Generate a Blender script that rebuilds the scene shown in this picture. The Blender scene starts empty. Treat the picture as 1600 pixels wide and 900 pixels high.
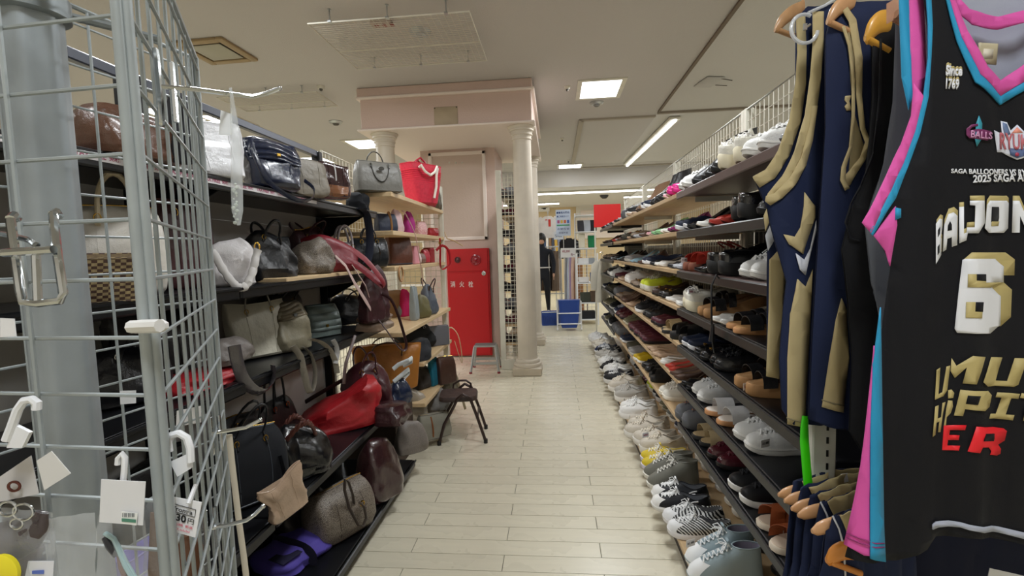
import bpy, bmesh, math, random
from mathutils import Vector, Matrix, noise
from mathutils.geometry import tessellate_polygon
PI = math.pi; R = math.radians
sc = bpy.context.scene
# ------------------------------------------------------------------ camera (principal values solved from the floor planks)
F = 750.0; YAW, PIT, ROL, EYE = R(-5.282), R(4.196), R(-1.711), 1.35
fw = Vector((math.sin(YAW)*math.cos(PIT), math.cos(YAW)*math.cos(PIT), -math.sin(PIT)))
r0 = Vector((math.cos(YAW), -math.sin(YAW), 0)); u0 = r0.cross(fw)
rv = r0*math.cos(ROL) + u0*math.sin(ROL); uv = u0*math.cos(ROL) - r0*math.sin(ROL)
CAM = Vector((0, 0, EYE))
cd = bpy.data.cameras.new('camera'); cam = bpy.data.objects.new('camera', cd); sc.collection.objects.link(cam)
cam.matrix_world = Matrix(((rv.x, uv.x, -fw.x, 0), (rv.y, uv.y, -fw.y, 0), (rv.z, uv.z, -fw.z, EYE), (0, 0, 0, 1)))
cd.sensor_width = 36; cd.lens = 36*F/1600; cd.clip_start = 0.02; cd.clip_end = 60
sc.camera = cam
# ------------------------------------------------------------------ light
w = bpy.data.worlds.new('world'); sc.world = w; w.use_nodes = True
w.node_tree.nodes['Background'].inputs[0].default_value = (.8, .85, .9, 1); w.node_tree.nodes['Background'].inputs[1].default_value = 0.3
sc.view_settings.view_transform = 'Standard'; sc.view_settings.look = 'None'; sc.view_settings.gamma = 1
sc.view_settings.exposure = 0.2
PANEL_W, TUBE_W = 26.0, 30.0
# ------------------------------------------------------------------ helpers
col = sc.collection
def ray(px, py): return fw + rv*((px-800)/F) - uv*((py-450)/F)
def at(px, py, **k):
    d = ray(px, py); (a, v), = k.items(); i = 'XYZ'.index(a)
    return CAM + d*((v-CAM[i])/d[i])
def P(px, py, d): return CAM + ray(px, py)*d
def yat(px, X, Z):
    """the Y on the line (X, ., Z) that the lens sees in column px"""
    lo, hi = .3, 30.
    def q(Y):
        d = Vector((X, Y, Z))-CAM; return 800+F*d.dot(rv)/d.dot(fw)
    s = q(lo) > q(hi)
    for _ in range(40):
        m = (lo+hi)/2
        if (q(m) > px) == s: lo = m
        else: hi = m
    return lo
def lin(c): return c/12.92 if c <= .04045 else ((c+.055)/1.055)**2.4
def rgb(h): return tuple(lin(int(h[i:i+2], 16)/255) for i in (0, 2, 4))
_m = {}
def mat(h, rough=.5, metal=0., style='plain', h2=None, sc_=1., alpha=1., coat=0.):
    key = (h, rough, metal, style, h2, sc_, alpha, coat)
    if key in _m: return _m[key]
    m = bpy.data.materials.new(style+'_'+h); m.use_nodes = True; nt = m.node_tree; b = nt.nodes['Principled BSDF']
    N, L = nt.nodes.new, nt.links.new
    c = rgb(h); b.inputs['Base Color'].default_value = (*c, 1); b.inputs['Roughness'].default_value = rough; b.inputs['Metallic'].default_value = metal
    if coat: b.inputs['Coat Weight'].default_value = coat; b.inputs['Coat Roughness'].default_value = .15
    tc = N('ShaderNodeTexCoord')
    def bump(src, st, dist=.002):
        bp = N('ShaderNodeBump'); bp.inputs['Strength'].default_value = st; bp.inputs['Distance'].default_value = dist
        L(src, bp.inputs['Height']); L(bp.outputs[0], b.inputs['Normal'])
    def nz(scale, detail=3, co='Object'):
        n = N('ShaderNodeTexNoise'); n.inputs['Scale'].default_value = scale; n.inputs['Detail'].default_value = detail
        L(tc.outputs[co], n.inputs['Vector']); return n
    def mixc(fac, ca, cb):
        x = N('ShaderNodeMix'); x.data_type = 'RGBA'; x.inputs[6].default_value = (*ca, 1); x.inputs[7].default_value = (*cb, 1)
        L(fac, x.inputs[0]); L(x.outputs[2], b.inputs['Base Color']); return x
    dk = tuple(v*.72 for v in c); lt = tuple(min(1, v*1.15+.004) for v in c)
    if style == 'leather':
        n = nz(9*sc_, 5); mixc(n.outputs[0], dk, lt); v = N('ShaderNodeTexVoronoi'); v.inputs['Scale'].default_value = 260*sc_; L(tc.outputs['Object'], v.inputs['Vector'])
        a = N('ShaderNodeMath'); a.operation = 'MULTIPLY_ADD'; a.inputs[1].default_value = 12; L(nz(22*sc_, 2).outputs[0], a.inputs[0]); L(v.outputs[0], a.inputs[2]); bump(a.outputs[0], .35, .0012)
    elif style == 'cloth':
        n = nz(6*sc_, 4); mixc(n.outputs[0], dk, lt); n2 = nz(700*sc_, 2); bump(n2.outputs[0], .25, .0008)
        b.inputs['Sheen Weight'].default_value = .04; b.inputs['Specular IOR Level'].default_value = .25
    elif style == 'weave':
        wv = N('ShaderNodeTexChecker'); wv.inputs['Scale'].default_value = 110*sc_; wv.inputs[1].default_value = (*c, 1); wv.inputs[2].default_value = (*(rgb(h2) if h2 else dk), 1)
        n = nz(60, 2); mx = N('ShaderNodeMix'); mx.data_type = 'RGBA'; mx.inputs[7].default_value = (*dk, 1); L(wv.outputs[0], mx.inputs[6]); L(n.outputs[0], mx.inputs[0]); L(mx.outputs[2], b.inputs['Base Color'])
    elif style == 'mono':
        v = N('ShaderNodeTexVoronoi'); v.inputs['Scale'].default_value = 150*sc_; v.feature = 'DISTANCE_TO_EDGE'; L(tc.outputs['Object'], v.inputs['Vector'])
        r = N('ShaderNodeValToRGB'); r.color_ramp.elements[0].position = .05; r.color_ramp.elements[1].position = .2; L(v.outputs[0], r.inputs[0]); mixc(r.outputs[0], rgb(h2), c)
    elif style == 'wood':
        mp = N('ShaderNodeMapping'); mp.inputs['Scale'].default_value = (9*sc_, .7*sc_, 9*sc_); L(tc.outputs['Object'], mp.inputs[0]); n = N('ShaderNodeTexNoise'); n.inputs['Scale'].default_value = 5; n.inputs['Detail'].default_value = 6; L(mp.outputs[0], n.inputs['Vector'])
        mixc(n.outputs[0], dk, lt); bump(n.outputs[0], .1, .001)
    elif style == 'plank':
        mp = N('ShaderNodeMapping'); mp.inputs['Scale'].default_value = (1.2, 14, 1); L(tc.outputs['Generated' if 0 else 'Object'], mp.inputs[0]); n = N('ShaderNodeTexNoise'); n.inputs['Scale'].default_value = 3; n.inputs['Detail'].default_value = 5; L(mp.outputs[0], n.inputs['Vector'])
        oi = N('ShaderNodeObjectInfo'); ad = N('ShaderNodeMath'); ad.operation = 'MULTIPLY_ADD'; ad.inputs[1].default_value = .35; L(oi.outputs['Random'], ad.inputs[0]); L(n.outputs[0], ad.inputs[2])
        mixc(ad.outputs[0], tuple(v*.86 for v in c), tuple(v*1.03 for v in c))
        n2 = nz(2.2, 4); mr = N('ShaderNodeMapRange'); mr.inputs[3].default_value = rough-.08; mr.inputs[4].default_value = rough+.1; L(n2.outputs[0], mr.inputs[0]); L(mr.outputs[0], b.inputs['Roughness']); bump(n.outputs[0], .06, .0006)
    elif style == 'zebra':
        wv = N('ShaderNodeTexWave'); wv.inputs['Scale'].default_value = 38; wv.inputs['Distortion'].default_value = 3; wv.bands_direction = 'DIAGONAL'; L(tc.outputs['Object'], wv.inputs['Vector'])
        r = N('ShaderNodeValToRGB'); r.color_ramp.elements[0].position = .5; r.color_ramp.elements[1].position = .54; L(wv.outputs[0], r.inputs[0]); mixc(r.outputs[0], c, (.8, .8, .78))
    elif style == 'plaster':
        n = nz(130*sc_, 3); n2 = nz(1.2, 3); mixc(n2.outputs[0], tuple(v*.93 for v in c), c); bump(n.outputs[0], .5, .004)
    elif style == 'dirty':
        n2 = nz(7*sc_, 6); mixc(n2.outputs[0], tuple(v*.75 for v in c), lt)
    elif style == 'clear':
        b.inputs['Alpha'].default_value = alpha; n = nz(28*sc_, 2); bump(n.outputs[0], .9, .01)
    elif style == 'glow':
        b.inputs['Emission Color'].default_value = (*c, 1); b.inputs['Emission Strength'].default_value = sc_
    _m[key] = m; return m
class MB:
    def __init__(s): s.v = []; s.f = []; s.mi = []; s.cur = 0
    def add(s, vs, fs):
        n = len(s.v); s.v += [tuple(q) for q in vs]; s.f += [tuple(i+n for i in f) for f in fs]; s.mi += [s.cur]*len(fs); return s
    def box(s, c, d, rz=0, ch=0.):
        hx, hy, hz = d[0]/2, d[1]/2, d[2]/2; k = min(ch, hx*.9, hy*.9, hz*.9)
        co, si = math.cos(rz), math.sin(rz); vs = []; fs = []
        if k <= 0:
            vs = [(x*hx, y*hy, z*hz) for z in (-1, 1) for y in (-1, 1) for x in (-1, 1)]
            fs = [(0, 2, 3, 1), (4, 5, 7, 6), (0, 1, 5, 4), (2, 6, 7, 3), (0, 4, 6, 2), (1, 3, 7, 5)]
        else:
            for z, i in ((-hz, k), (-hz+k, 0), (hz-k, 0), (hz, k)):
                X, Y = hx-i, hy-i; cc = k if i == 0 else k*.6
                vs += [(X-cc, -Y, z), (X, -Y+cc, z), (X, Y-cc, z), (X-cc, Y, z), (-X+cc, Y, z), (-X, Y-cc, z), (-X, -Y+cc, z), (-X+cc, -Y, z)]
            for r_ in range(3):
                for j in range(8): a, b2 = r_*8+j, r_*8+(j+1) % 8; fs.append((a, b2, b2+8, a+8))
            fs += [tuple(range(7, -1, -1)), tuple(range(24, 32))]
        return s.add([(c[0]+x*co-y*si, c[1]+x*si+y*co, c[2]+z) for x, y, z in vs], fs)
    def tube(s, pts, r, n=8, closed=False, flat=1., up=None, cap=True):
        pts = [Vector(p) for p in pts]; m = len(pts); rs = r if isinstance(r, (list, tuple)) else [r]*m
        vs = []; prev = None
        for i, p in enumerate(pts):
            a = pts[(i-1) % m] if (closed or i > 0) else p; b = pts[(i+1) % m] if (closed or i < m-1) else p
            t = (b-a); t = t.normalized() if t.length > 1e-9 else Vector((0, 0, 1))
            if prev is None:
                k = Vector(up) if up else (Vector((0, 0, 1)) if abs(t.z) < .9 else Vector((0, 1, 0)))
            else: k = prev
            e = k - t*k.dot(t)
            if e.length < 1e-6: e = Vector((1, 0, 0)) - t*t.x
            e.normalize(); g = t.cross(e); prev = e
            for j in range(n):
                th = 2*PI*j/n; vs.append(p + e*(math.cos(th)*rs[i]) + g*(math.sin(th)*rs[i]*flat))
        fs = []
        for i in range(m if closed else m-1):
            for j in range(n):
                a = i*n+j; b = i*n+(j+1) % n; c = ((i+1) % m)*n+(j+1) % n; d = ((i+1) % m)*n+j; fs.append((a, b, c, d))
        if not closed and cap: fs += [tuple(range(n-1, -1, -1)), tuple(range((m-1)*n, m*n))]
        return s.add(vs, fs)
    def loft(s, rings, cap0=True, cap1=True):
        n = len(rings[0]); vs = [q for r_ in rings for q in r_]; fs = []
        for i in range(len(rings)-1):
            for j in range(n): fs.append((i*n+j, i*n+(j+1) % n, (i+1)*n+(j+1) % n, (i+1)*n+j))
        if cap0: fs.append(tuple(range(n-1, -1, -1)))
        if cap1: fs.append(tuple(range((len(rings)-1)*n, len(rings)*n)))
        return s.add(vs, fs)
    def lathe(s, prof, n=24, c=(0, 0, 0)):
        return s.loft([[(c[0]+r_*math.cos(2*PI*j/n), c[1]+r_*math.sin(2*PI*j/n), c[2]+z) for j in range(n)] for r_, z in prof])
    def ball(s, c, r, n=12, m=7, sc3=(1, 1, 1)):
        return s.loft([[(c[0]+sc3[0]*r*math.sin(PI*(i+.001)/(m+.002))*math.cos(2*PI*j/n), c[1]+sc3[1]*r*math.sin(PI*(i+.001)/(m+.002))*math.sin(2*PI*j/n), c[2]-sc3[2]*r*math.cos(PI*i/m)) for j in range(n)] for i in range(m+1)])
    def sheet(s, P00, P10, P11, P01, t=.001):
        a, b, c, d = map(Vector, (P00, P10, P11, P01)); nn = (b-a).cross(d-a).normalized()*t
        return s.add([a, b, c, d, a-nn, b-nn, c-nn, d-nn], [(0, 1, 2, 3), (7, 6, 5, 4), (0, 4, 5, 1), (1, 5, 6, 2), (2, 6, 7, 3), (3, 7, 4, 0)])
    def mesh(s, name, mats, smooth=True):
        me = bpy.data.meshes.new(name); me.from_pydata(s.v, [], s.f)
        for m_ in (mats if isinstance(mats, (list, tuple)) else [mats]): me.materials.append(m_)
        if isinstance(mats, (list, tuple)): me.polygons.foreach_set('material_index', s.mi)
        if smooth:
            me.polygons.foreach_set('use_smooth', [True]*len(me.polygons)); me.set_sharp_from_angle(angle=R(42))
        me.update(); return me
    def build(s, name, mats, parent=None, smooth=True, **props):
        o = bpy.data.objects.new(name, s.mesh(name, mats, smooth)); col.objects.link(o)
        if parent: o.parent = parent
        for k, v in props.items(): o[k] = v
        return o
def tag(o, label=None, cat=None, group=None, kind=None):
    for k, v in (('label', label), ('category', cat), ('group', group), ('kind', kind)):
        if v: o[k] = v
    return o
def thing(name, label, cat, loc=(0, 0, 0), rot=(0, 0, 0), group=None, scale=1.):
    o = bpy.data.objects.new(name, None); o.empty_display_size = .05; col.objects.link(o)
    o.location = loc; o.rotation_euler = rot; o.scale = (scale,)*3 if not isinstance(scale, tuple) else scale
    return tag(o, label, cat, group)
_kids = {}
def kids(o):
    return [c for c in _kids.get(o.name, [])] if o.name in _kids else list(o.children)
def dup(o, parent=None, name=None):
    c = o.copy()
    if name: c.name = name
    col.objects.link(c); c.parent = parent
    for ch in kids(o): dup(ch, c)
    return c
def struct(name, mb, m, parent=None, smooth=False):
    o = mb.build(name, m, parent, smooth)
    if not parent: o['kind'] = 'structure'
    return o
_tc = {}
def text_mesh(s, offset=0.0, bold=False):
    """vertices (unit box) and faces of a line of lettering"""
    k = (s, offset)
    if k in _tc: return _tc[k]
    c = bpy.data.curves.new('t', 'FONT'); c.body = s; c.offset = offset; c.resolution_u = 3; o = bpy.data.objects.new('t', c); col.objects.link(o)
    bpy.context.view_layer.update()
    me = bpy.data.meshes.new_from_object(o.evaluated_get(bpy.context.evaluated_depsgraph_get()))
    vs = [Vector(v.co) for v in me.vertices]; fs = [tuple(p.vertices) for p in me.polygons]
    bpy.data.objects.remove(o); bpy.data.curves.remove(c); bpy.data.meshes.remove(me)
    if vs:
        x0 = min(v.x for v in vs); x1 = max(v.x for v in vs); y0 = min(v.y for v in vs); y1 = max(v.y for v in vs)
        vs = [((v.x-x0)/max(x1-x0, 1e-6), (v.y-y0)/max(y1-y0, 1e-6)) for v in vs]
    _tc[k] = (vs, fs, ((x1-x0)/(y1-y0) if vs else 1)); return _tc[k]
def put_text(mb, s, p0, ux, uy, offset=0.01):
    """lettering filling the parallelogram p0, p0+ux, p0+uy, raised a hair"""
    vs, fs, _ = text_mesh(s, offset); p0, ux, uy = Vector(p0), Vector(ux), Vector(uy); n = ux.cross(uy).normalized()*.0006
    mb.add([p0+ux*a+uy*b+n for a, b in vs], fs); return mb
ORD = ['first', 'second', 'third', 'fourth', 'fifth', 'sixth', 'seventh', 'eighth', 'ninth', 'tenth', 'eleventh', 'twelfth', 'thirteenth', 'fourteenth', 'fifteenth', 'sixteenth', 'seventeenth', 'eighteenth', 'nineteenth', 'twentieth'] + ['twenty-'+x for x in ('first', 'second', 'third', 'fourth', 'fifth', 'sixth', 'seventh', 'eighth', 'ninth')] + ['thirtieth', 'thirty-first', 'thirty-second', 'thirty-third', 'thirty-fourth', 'thirty-fifth']
CEIL = 3.16
WOOD = mat('c9ab82', .45, style='wood'); WOOD2 = mat('d8bc92', .45, style='wood'); DARKW = mat('54403c', .4, style='wood'); BLK = mat('17181b', .35, .3); BLKM = mat('232428', .3, .5)
WHT = mat('dcd9cb', .4, style='dirty'); GREYP = mat('8f9698', .38, .55, style='dirty', sc_=3); CHROME = mat('d0d4d6', .14, 1.); GOLD = mat('c9a24a', .25, 1.); SILV = mat('b8bcbe', .3, .9)
# ------------------------------------------------------------------ the shell
PW, PL, PX0, PY0 = .10995, .8603, -.6887, 1.934
fl = MB(); fl.box((-1.5, 7, -.055), (13, 18.4, .1))
floor = struct('floor', fl, mat('6f6b5c', .6))
PLK = mat('dcd5bf', .27, style='plank')
pm = MB().box((0, 0, -.0025), (PL-.003, PW-.0028, .005), ch=.0008).mesh('plank', PLK, False)
for i in range(-7, 52):
    y = PY0+(i+.5)*PW; off = PL*.5 if i % 2 == 0 else 0
    k0 = -3 if i > 26 else -2
    for k in range(-3, 4):
        x = PX0+off+(k+.5)*PL
        a = x-PL/2; b = x+PL/2
        if b < -1.3 or a > (.95 if y < 5.3 else 1.0): continue
        p = bpy.data.objects.new('plank', pm); col.objects.link(p); p.parent = floor; p.location = (x, y, 0)
# beyond the planks that can be told apart: same boards, drawn by the material
def farfloor():
    m = bpy.data.materials.new('far_planks'); m.use_nodes = True; nt = m.node_tree; b = nt.nodes['Principled BSDF']
    tcn = nt.nodes.new('ShaderNodeTexCoord'); br = nt.nodes.new('ShaderNodeTexBrick'); br.offset = .5
    mp = nt.nodes.new('ShaderNodeMapping'); mp.inputs['Location'].default_value = (-PX0, -PY0, 0)
    nt.links.new(tcn.outputs['Object'], mp.inputs[0]); nt.links.new(mp.outputs[0], br.inputs['Vector'])
    c = rgb('d3cbb0'); br.inputs['Color1'].default_value = (*c, 1); br.inputs['Color2'].default_value = (*[v*.95 for v in c], 1); br.inputs['Mortar'].default_value = (*rgb('77725f'), 1)
    br.inputs['Scale'].default_value = 1; br.inputs['Mortar Size'].default_value = .0018; br.inputs['Brick Width'].default_value = PL; br.inputs['Row Height'].default_value = PW
    nt.links.new(br.outputs[0], b.inputs['Base Color']); b.inputs['Roughness'].default_value = .3
    return m
FF = farfloor()
ff = MB(); yend = PY0+52*PW
ff.box((-1.5, (yend+16.2)/2, -.0025), (13, 16.2-yend, .005)); ff.box((-4.9, (yend-2)/2, -.0025), (5.9, yend+2.2, .005)); ff.box((3.35, (yend-2)/2, -.0025), (3.3, yend+2.2, .005)); ff.box((-.2, -.75, -.0025), (3.5, 2.8, .005))
o = ff.build('plank', FF, floor, False); o['kind'] = 'stuff'
CEILM = mat('c4c0bd', .85, style='plaster'); CEIL2 = mat('cfcdca', .8, style='plaster', sc_=.5)
c = MB(); c.box((-3.29, 4.2, CEIL+.05), (9.4, 12.5, .1)); c.cur = 1; c.box((3.2, 2.2, CEIL+.055), (3.6, 8.9, .1)); c.box((3.2, 8.55, CEIL+.055), (3.6, 3.8, .1)); c.cur = 0; c.box((-1.5, 10.7, CEIL+.05), (13, .55, .1))
ceil = struct('ceiling', c, [CEILM, CEIL2])
c = MB(); c.box((1.405, 2.2, CEIL-.004), (.03, 8.9, .03)); struct('trim_1', c, mat('6d5f50', .6))
c = MB(); c.box((3.2, 6.72, CEIL-.006), (3.6, .05, .03)); struct('trim_2', c, mat('8d8376', .6))
c = MB(); c.box((.4, 8.8, CEIL-.01), (.07, 3.9, .03)); c.box((.9, 6.86, CEIL-.01), (1.0, .06, .03)); c.box((2.7, 10.72, CEIL-.01), (4.6, .07, .03)); struct('trim_3', c, mat('a9a193', .6))
c = MB(); c.box((-1.5, 13.6, 2.98), (13, 5.2, .38)); struct('trim_4', c, mat('d9d6d2', .7, style='plaster', sc_=.5))
c = MB(); c.box((-1.5, 16.05, 1.6), (13, .1, 3.3)); struct('wall_back', c, mat('d4bd94', .7, style='plaster', sc_=.4))
c = MB(); c.box((-1.5, -2.2, 1.6), (13, .1, 3.3)); struct('wall_front', c, mat('e6e0d6', .7))
c = MB(); c.box((-8.0, 7, 1.6), (.1, 18.4, 3.3)); struct('wall_left', c, mat('e6e0d6', .7))
c = MB(); c.box((5.0, 7, 1.6), (.1, 18.4, 3.3)); struct('wall_right', c, mat('e6e0d6', .7))
# ------------------------------------------------------------------ ceiling fixtures
def area(loc, sx, sy, w_, col_=(.95, .98, 1)):
    l = bpy.data.lights.new('ceiling_light', 'AREA'); l.shape = 'RECTANGLE'; l.size = sx; l.size_y = sy; l.energy = w_; l.color = col_
    o = bpy.data.objects.new('ceiling_light', l); col.objects.link(o); o.location = loc; return o
GLOWP = mat('f8fbff', .4, style='glow', sc_=5.); GLOWT = mat('fdfcff', .4, style='glow', sc_=5.)
def panel_light(x, y, label):
    t = thing('ceiling_light', label, 'ceiling light', (x, y, CEIL))
    f = MB(); f.box((-.235, 0, -.006), (.05, .66, .014)); f.box((.235, 0, -.006), (.05, .66, .014)); f.box((0, -.305, -.006), (.42, .05, .014)); f.box((0, .305, -.006), (.42, .05, .014)); f.build('frame', WHT, t, False)
    MB().box((0, 0, -.008), (.42, .56, .006), ch=.002).build('diffuser', GLOWP, t, False)
    a = area((0, 0, -.016), .4, .54, PANEL_W); a.parent = t; a.name = 'lamp'
panel_light(.54, 5.62, 'bright square ceiling light above the aisle beyond the right column')
PG = 'square ceiling lights out of sight'
panel_light(-1.93, 2.85, 'square ceiling light just above the wire ceiling guard')
panel_light(.3, 2.35, 'square ceiling light over the near end of the aisle')
panel_light(.3, -.5, 'square ceiling light behind the camera over the aisle')
panel_light(-2.6, .2, 'square ceiling light behind the left bag shelves near the camera')
panel_light(-4.6, 5.6, 'square ceiling light far left beyond the bag shelves')
panel_light(-3.0, 7.6, 'square ceiling light far beyond the bag shelves and left column')
panel_light(2.9, 2.4, 'square ceiling light right of the shoe rack')
panel_light(-5.6, 2.2, 'square ceiling light at far left of the shop')
def tube_light(x0, y0, x1, y1, z, label, pw, hang=0.):
    L_ = math.hypot(x1-x0, y1-y0); t = thing('tube_light', label, 'ceiling light', ((x0+x1)/2, (y0+y1)/2, z), (0, 0, math.atan2(y1-y0, x1-x0)))
    MB().box((0, 0, -.02), (L_, .16, .04), ch=.01).build('housing', WHT, t, False)
    g = MB(); g.tube([(-L_/2+.01, 0, -.05), (L_/2-.01, 0, -.05)], .022, 10); g.build('tube', GLOWT, t)
    a = area((0, 0, -.078), L_*.98, .06, pw, (.93, .97, 1)); a.parent = t; a.name = 'lamp'
    if hang:
        g = MB(); 
        for sx in (-.35, .35): g.tube([(L_*sx, 0, 0), (L_*sx, 0, hang)], .006, 6)
        g.build('rod', WHT, t)
tube_light(1.69, 6.95, 1.55, 10.5, CEIL, 'long bright tube light running down the raised ceiling tray', TUBE_W)
tube_light(-.6, 11.75, 4.4, 11.75, 2.79, 'nearest long tube light across the far lowered ceiling', 40)
tube_light(-5.8, 11.9, -1.2, 11.9, 2.79, 'long tube light behind the columns across the lowered ceiling', 40)
tube_light(-3.2, 14.2, .15, 14.2, 2.79, 'tube light left above the far clothes racks', 40)
tube_light(1.85, 13.2, 3.6, 13.2, 2.79, 'short tube light right beyond the shoe rack', 20)
q = at(352, 188, Z=CEIL); panel_light(q.x, q.y, 'bright square light glimpsed above the silvery white bag')
q = at(495, 250, Z=CEIL); panel_light(q.x, q.y, 'bright square light glimpsed above the patent bag on the left')
panel_light(3.4, 5.0, 'square ceiling light high above the far side of shoe rack')
MB_ = MB()
t = thing('ceiling_light', 'round bright lamp cluster on the far lowered ceiling', 'ceiling light', (.35, 10.4, CEIL)); g = MB(); g.box((0, 0, -.012), (.55, .42, .02), ch=.006); g.build('frame', WHT, t); g = MB(); g.box((0, 0, -.026), (.46, .34, .01), ch=.004); g.build('diffuser', GLOWP, t)
# vent with brown frame
t = thing('ceiling_vent', 'square ceiling vent with a brown frame above the wire stand', 'vent', (-2.86, 4.02, CEIL), (0, 0, R(-2)))
f = MB(); WB = mat('a08a66', .5)
for x, y, a, b in ((-.2, 0, .06, .46), (.2, 0, .06, .46), (0, -.2, .34, .06), (0, .2, .34, .06)): f.box((x, y, -.012), (a, b, .028), ch=.006)
f.build('frame', WB, t); MB().box((0, 0, .001), (.35, .35, .01)).build('backing', mat('3a332b', .6), t); MB().box((0, 0, -.018), (.29, .29, .01), ch=.003).build('plate', mat('a8a493', .5), t)
# wire guards hung under ceiling units
def wire_guard(x, y, sx, sy, drop, label, rz=0., step=.03):
    t = thing('wire_guard', label, 'wire guard', (x, y, CEIL), (0, 0, rz))
    f = MB(); f.tube([(-sx/2, -sy/2, -drop), (sx/2, -sy/2, -drop), (sx/2, sy/2, -drop), (-sx/2, sy/2, -drop)], .006, 8, closed=True); f.tube([(-sx/2, .06, -drop), (sx/2, .06, -drop)], .005, 6); f.build('frame', WHT, t)
    g = MB()
    n = int(sy/step)
    for i in range(1, n): yy = -sy/2+sy*i/n; g.tube([(-sx/2, yy, -drop), (sx/2, yy, -drop)], .0022, 4, cap=False)
    n = int(sx/(step*1.6))
    for i in range(1, n): xx = -sx/2+sx*i/n; g.tube([(xx, -sy/2, -drop+.002), (xx, sy/2, -drop+.002)], .0019, 4, cap=False)
    o = g.build('wire_mesh', mat('cfc8bc', .5), t); o['kind'] = 'stuff'
    for sx_ in (-.36, 0, .36):
        for sy_ in (-1, 1):
            b = MB(); b.tube([(sx*sx_, sy_*sy/2, 0), (sx*sx_, sy_*sy/2, -drop)], .005, 6); b.box((sx*sx_, sy_*sy/2, -drop), (.025, .03, .012)); b.lathe([(.014, -.006), (.014, 0)], 10, (sx*sx_, sy_*sy/2, 0)); b.build('bracket', SILV, t)
    return t
wg = wire_guard(-1.17, 3.95, 1.2, .88, .09, 'white wire guard hung under the ceiling before the pink beam')
d_ = MB(); d_.lathe([(.07, -.03), (.09, 0)], 20, (.12, -.0, 0)); d_.lathe([(.035, -.05), (.045, -.03)], 16, (.12, 0, 0)); d_.build('sprinkler_plate', SILV, wg)
g = MB(); g.box((-.12, -.22, -.02), (.16, .07, .03)); g.build('label_plate', mat('b9a79a', .5), wg)
g = MB()
for k in range(3): g.box((-.16+.06*k, -.22, -.037), (.03, .05, .003))
g.build('red_mark', mat('8c3a30', .5), wg)
wire_guard(-3.0, 5.2, 1.1, .5, .07, 'smaller wire ceiling guard left of the pink beam')
def detector(x, y, label, r_=.06, cone=False):
    t = thing('ceiling_detector', label, 'detector', (x, y, CEIL)); m = MB(); m.lathe([(r_*.75, -.03), (r_, -.008), (r_, 0)], 20); m.build('base', SILV if not cone else WHT, t)
    m = MB(); m.lathe([(r_*.3, -.05), (r_*.5, -.03)], 14); m.build('sensor', mat('55524c', .4), t)
detector(-2.87, 6.3, 'silver round detector on the ceiling left of the pink beam', .09)
detector(-2.42, 5.0, 'tiny dark detector on the ceiling beside the small wire guard', .04, True)
detector(.546, 6.12, 'silver round detector just past the bright square light', .085)
detector(.17, 5.48, 'tiny dark detector just left of the bright square light', .035, True)
detector(.15, 7.9, 'tiny dark detector beside the raised tray edge', .035, True)
detector(.3, 9.8, 'tiny dark detector near the far end of the ceiling tray', .035, True)
t = thing('access_hook', 'small grey square plate with two hooks on the right ceiling panel', 'ceiling plate', (1.72, 5.6, CEIL)); MB().box((0, 0, -.006), (.2, .3, .014), R(12), ch=.004).build('plate', mat('b9b7b4', .5), t)
for s_ in (-.1, .1): g = MB(); g.tube([(.1, s_, -.01), (.22, s_*.8, -.03)], .005, 6); g.build('hook', mat('59544d', .5), t)
# ------------------------------------------------------------------ beam on columns, pink pier, fire cabinet
PINK = mat('d6bdb1', .55, style='plaster', sc_=.5); PINKL = mat('ecdfd6', .5); CREAM = mat('d9cfbf', .4, style='dirty', sc_=.6)
bx0, bx1, by0, by1 = -2.06, -.215, 5.14, 7.3
t = thing('entablature', 'pink plaster beam with cream mouldings resting on the columns', 'beam')
def frame_box(m, x0, x1, y0, y1, z0, z1, o=0.):
    m.box(((x0+x1)/2, (y0+y1)/2, (z0+z1)/2), (x1-x0+2*o, y1-y0+2*o, z1-z0), ch=min(.006, (z1-z0)/3))
m = MB(); frame_box(m, bx0, bx1, by0, by1, 2.72, 3.04); m.build('beam', PINK, t, False)
m = MB(); frame_box(m, bx0-.03, bx1+.01, by0-.01, by1+.03, 3.06, 3.158); m.build('frieze', PINK, t, False)
m = MB(); frame_box(m, bx0, bx1, by0, by1, 3.035, 3.062, .035); m.build('moulding', PINKL, t, False)
m = MB(); frame_box(m, bx0, bx1, by0, by1, 2.70, 2.722, .035); m.build('moulding', PINKL, t, False)
m = MB(); q0 = at(678, 168, Y=by0); q1 = at(716, 197, Y=by0); m.box(((q0.x+q1.x)/2, by0-.004, (q0.z+q1.z)/2), (abs(q1.x-q0.x), .008, abs(q0.z-q1.z)), ch=.002); m.build('cover_plate', mat('b3a288', .6, style='dirty'), t, False)
m = MB()
for sx in (q0.x+.01, q1.x-.01): m.lathe([(.006, 0), (.006, .012)], 8, (0, 0, 0)) if 0 else m.box((sx, by0-.009, q0.z-.012), (.012, .006, .012))
m.build('screw', mat('4b4036', .5), t, False)
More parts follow.
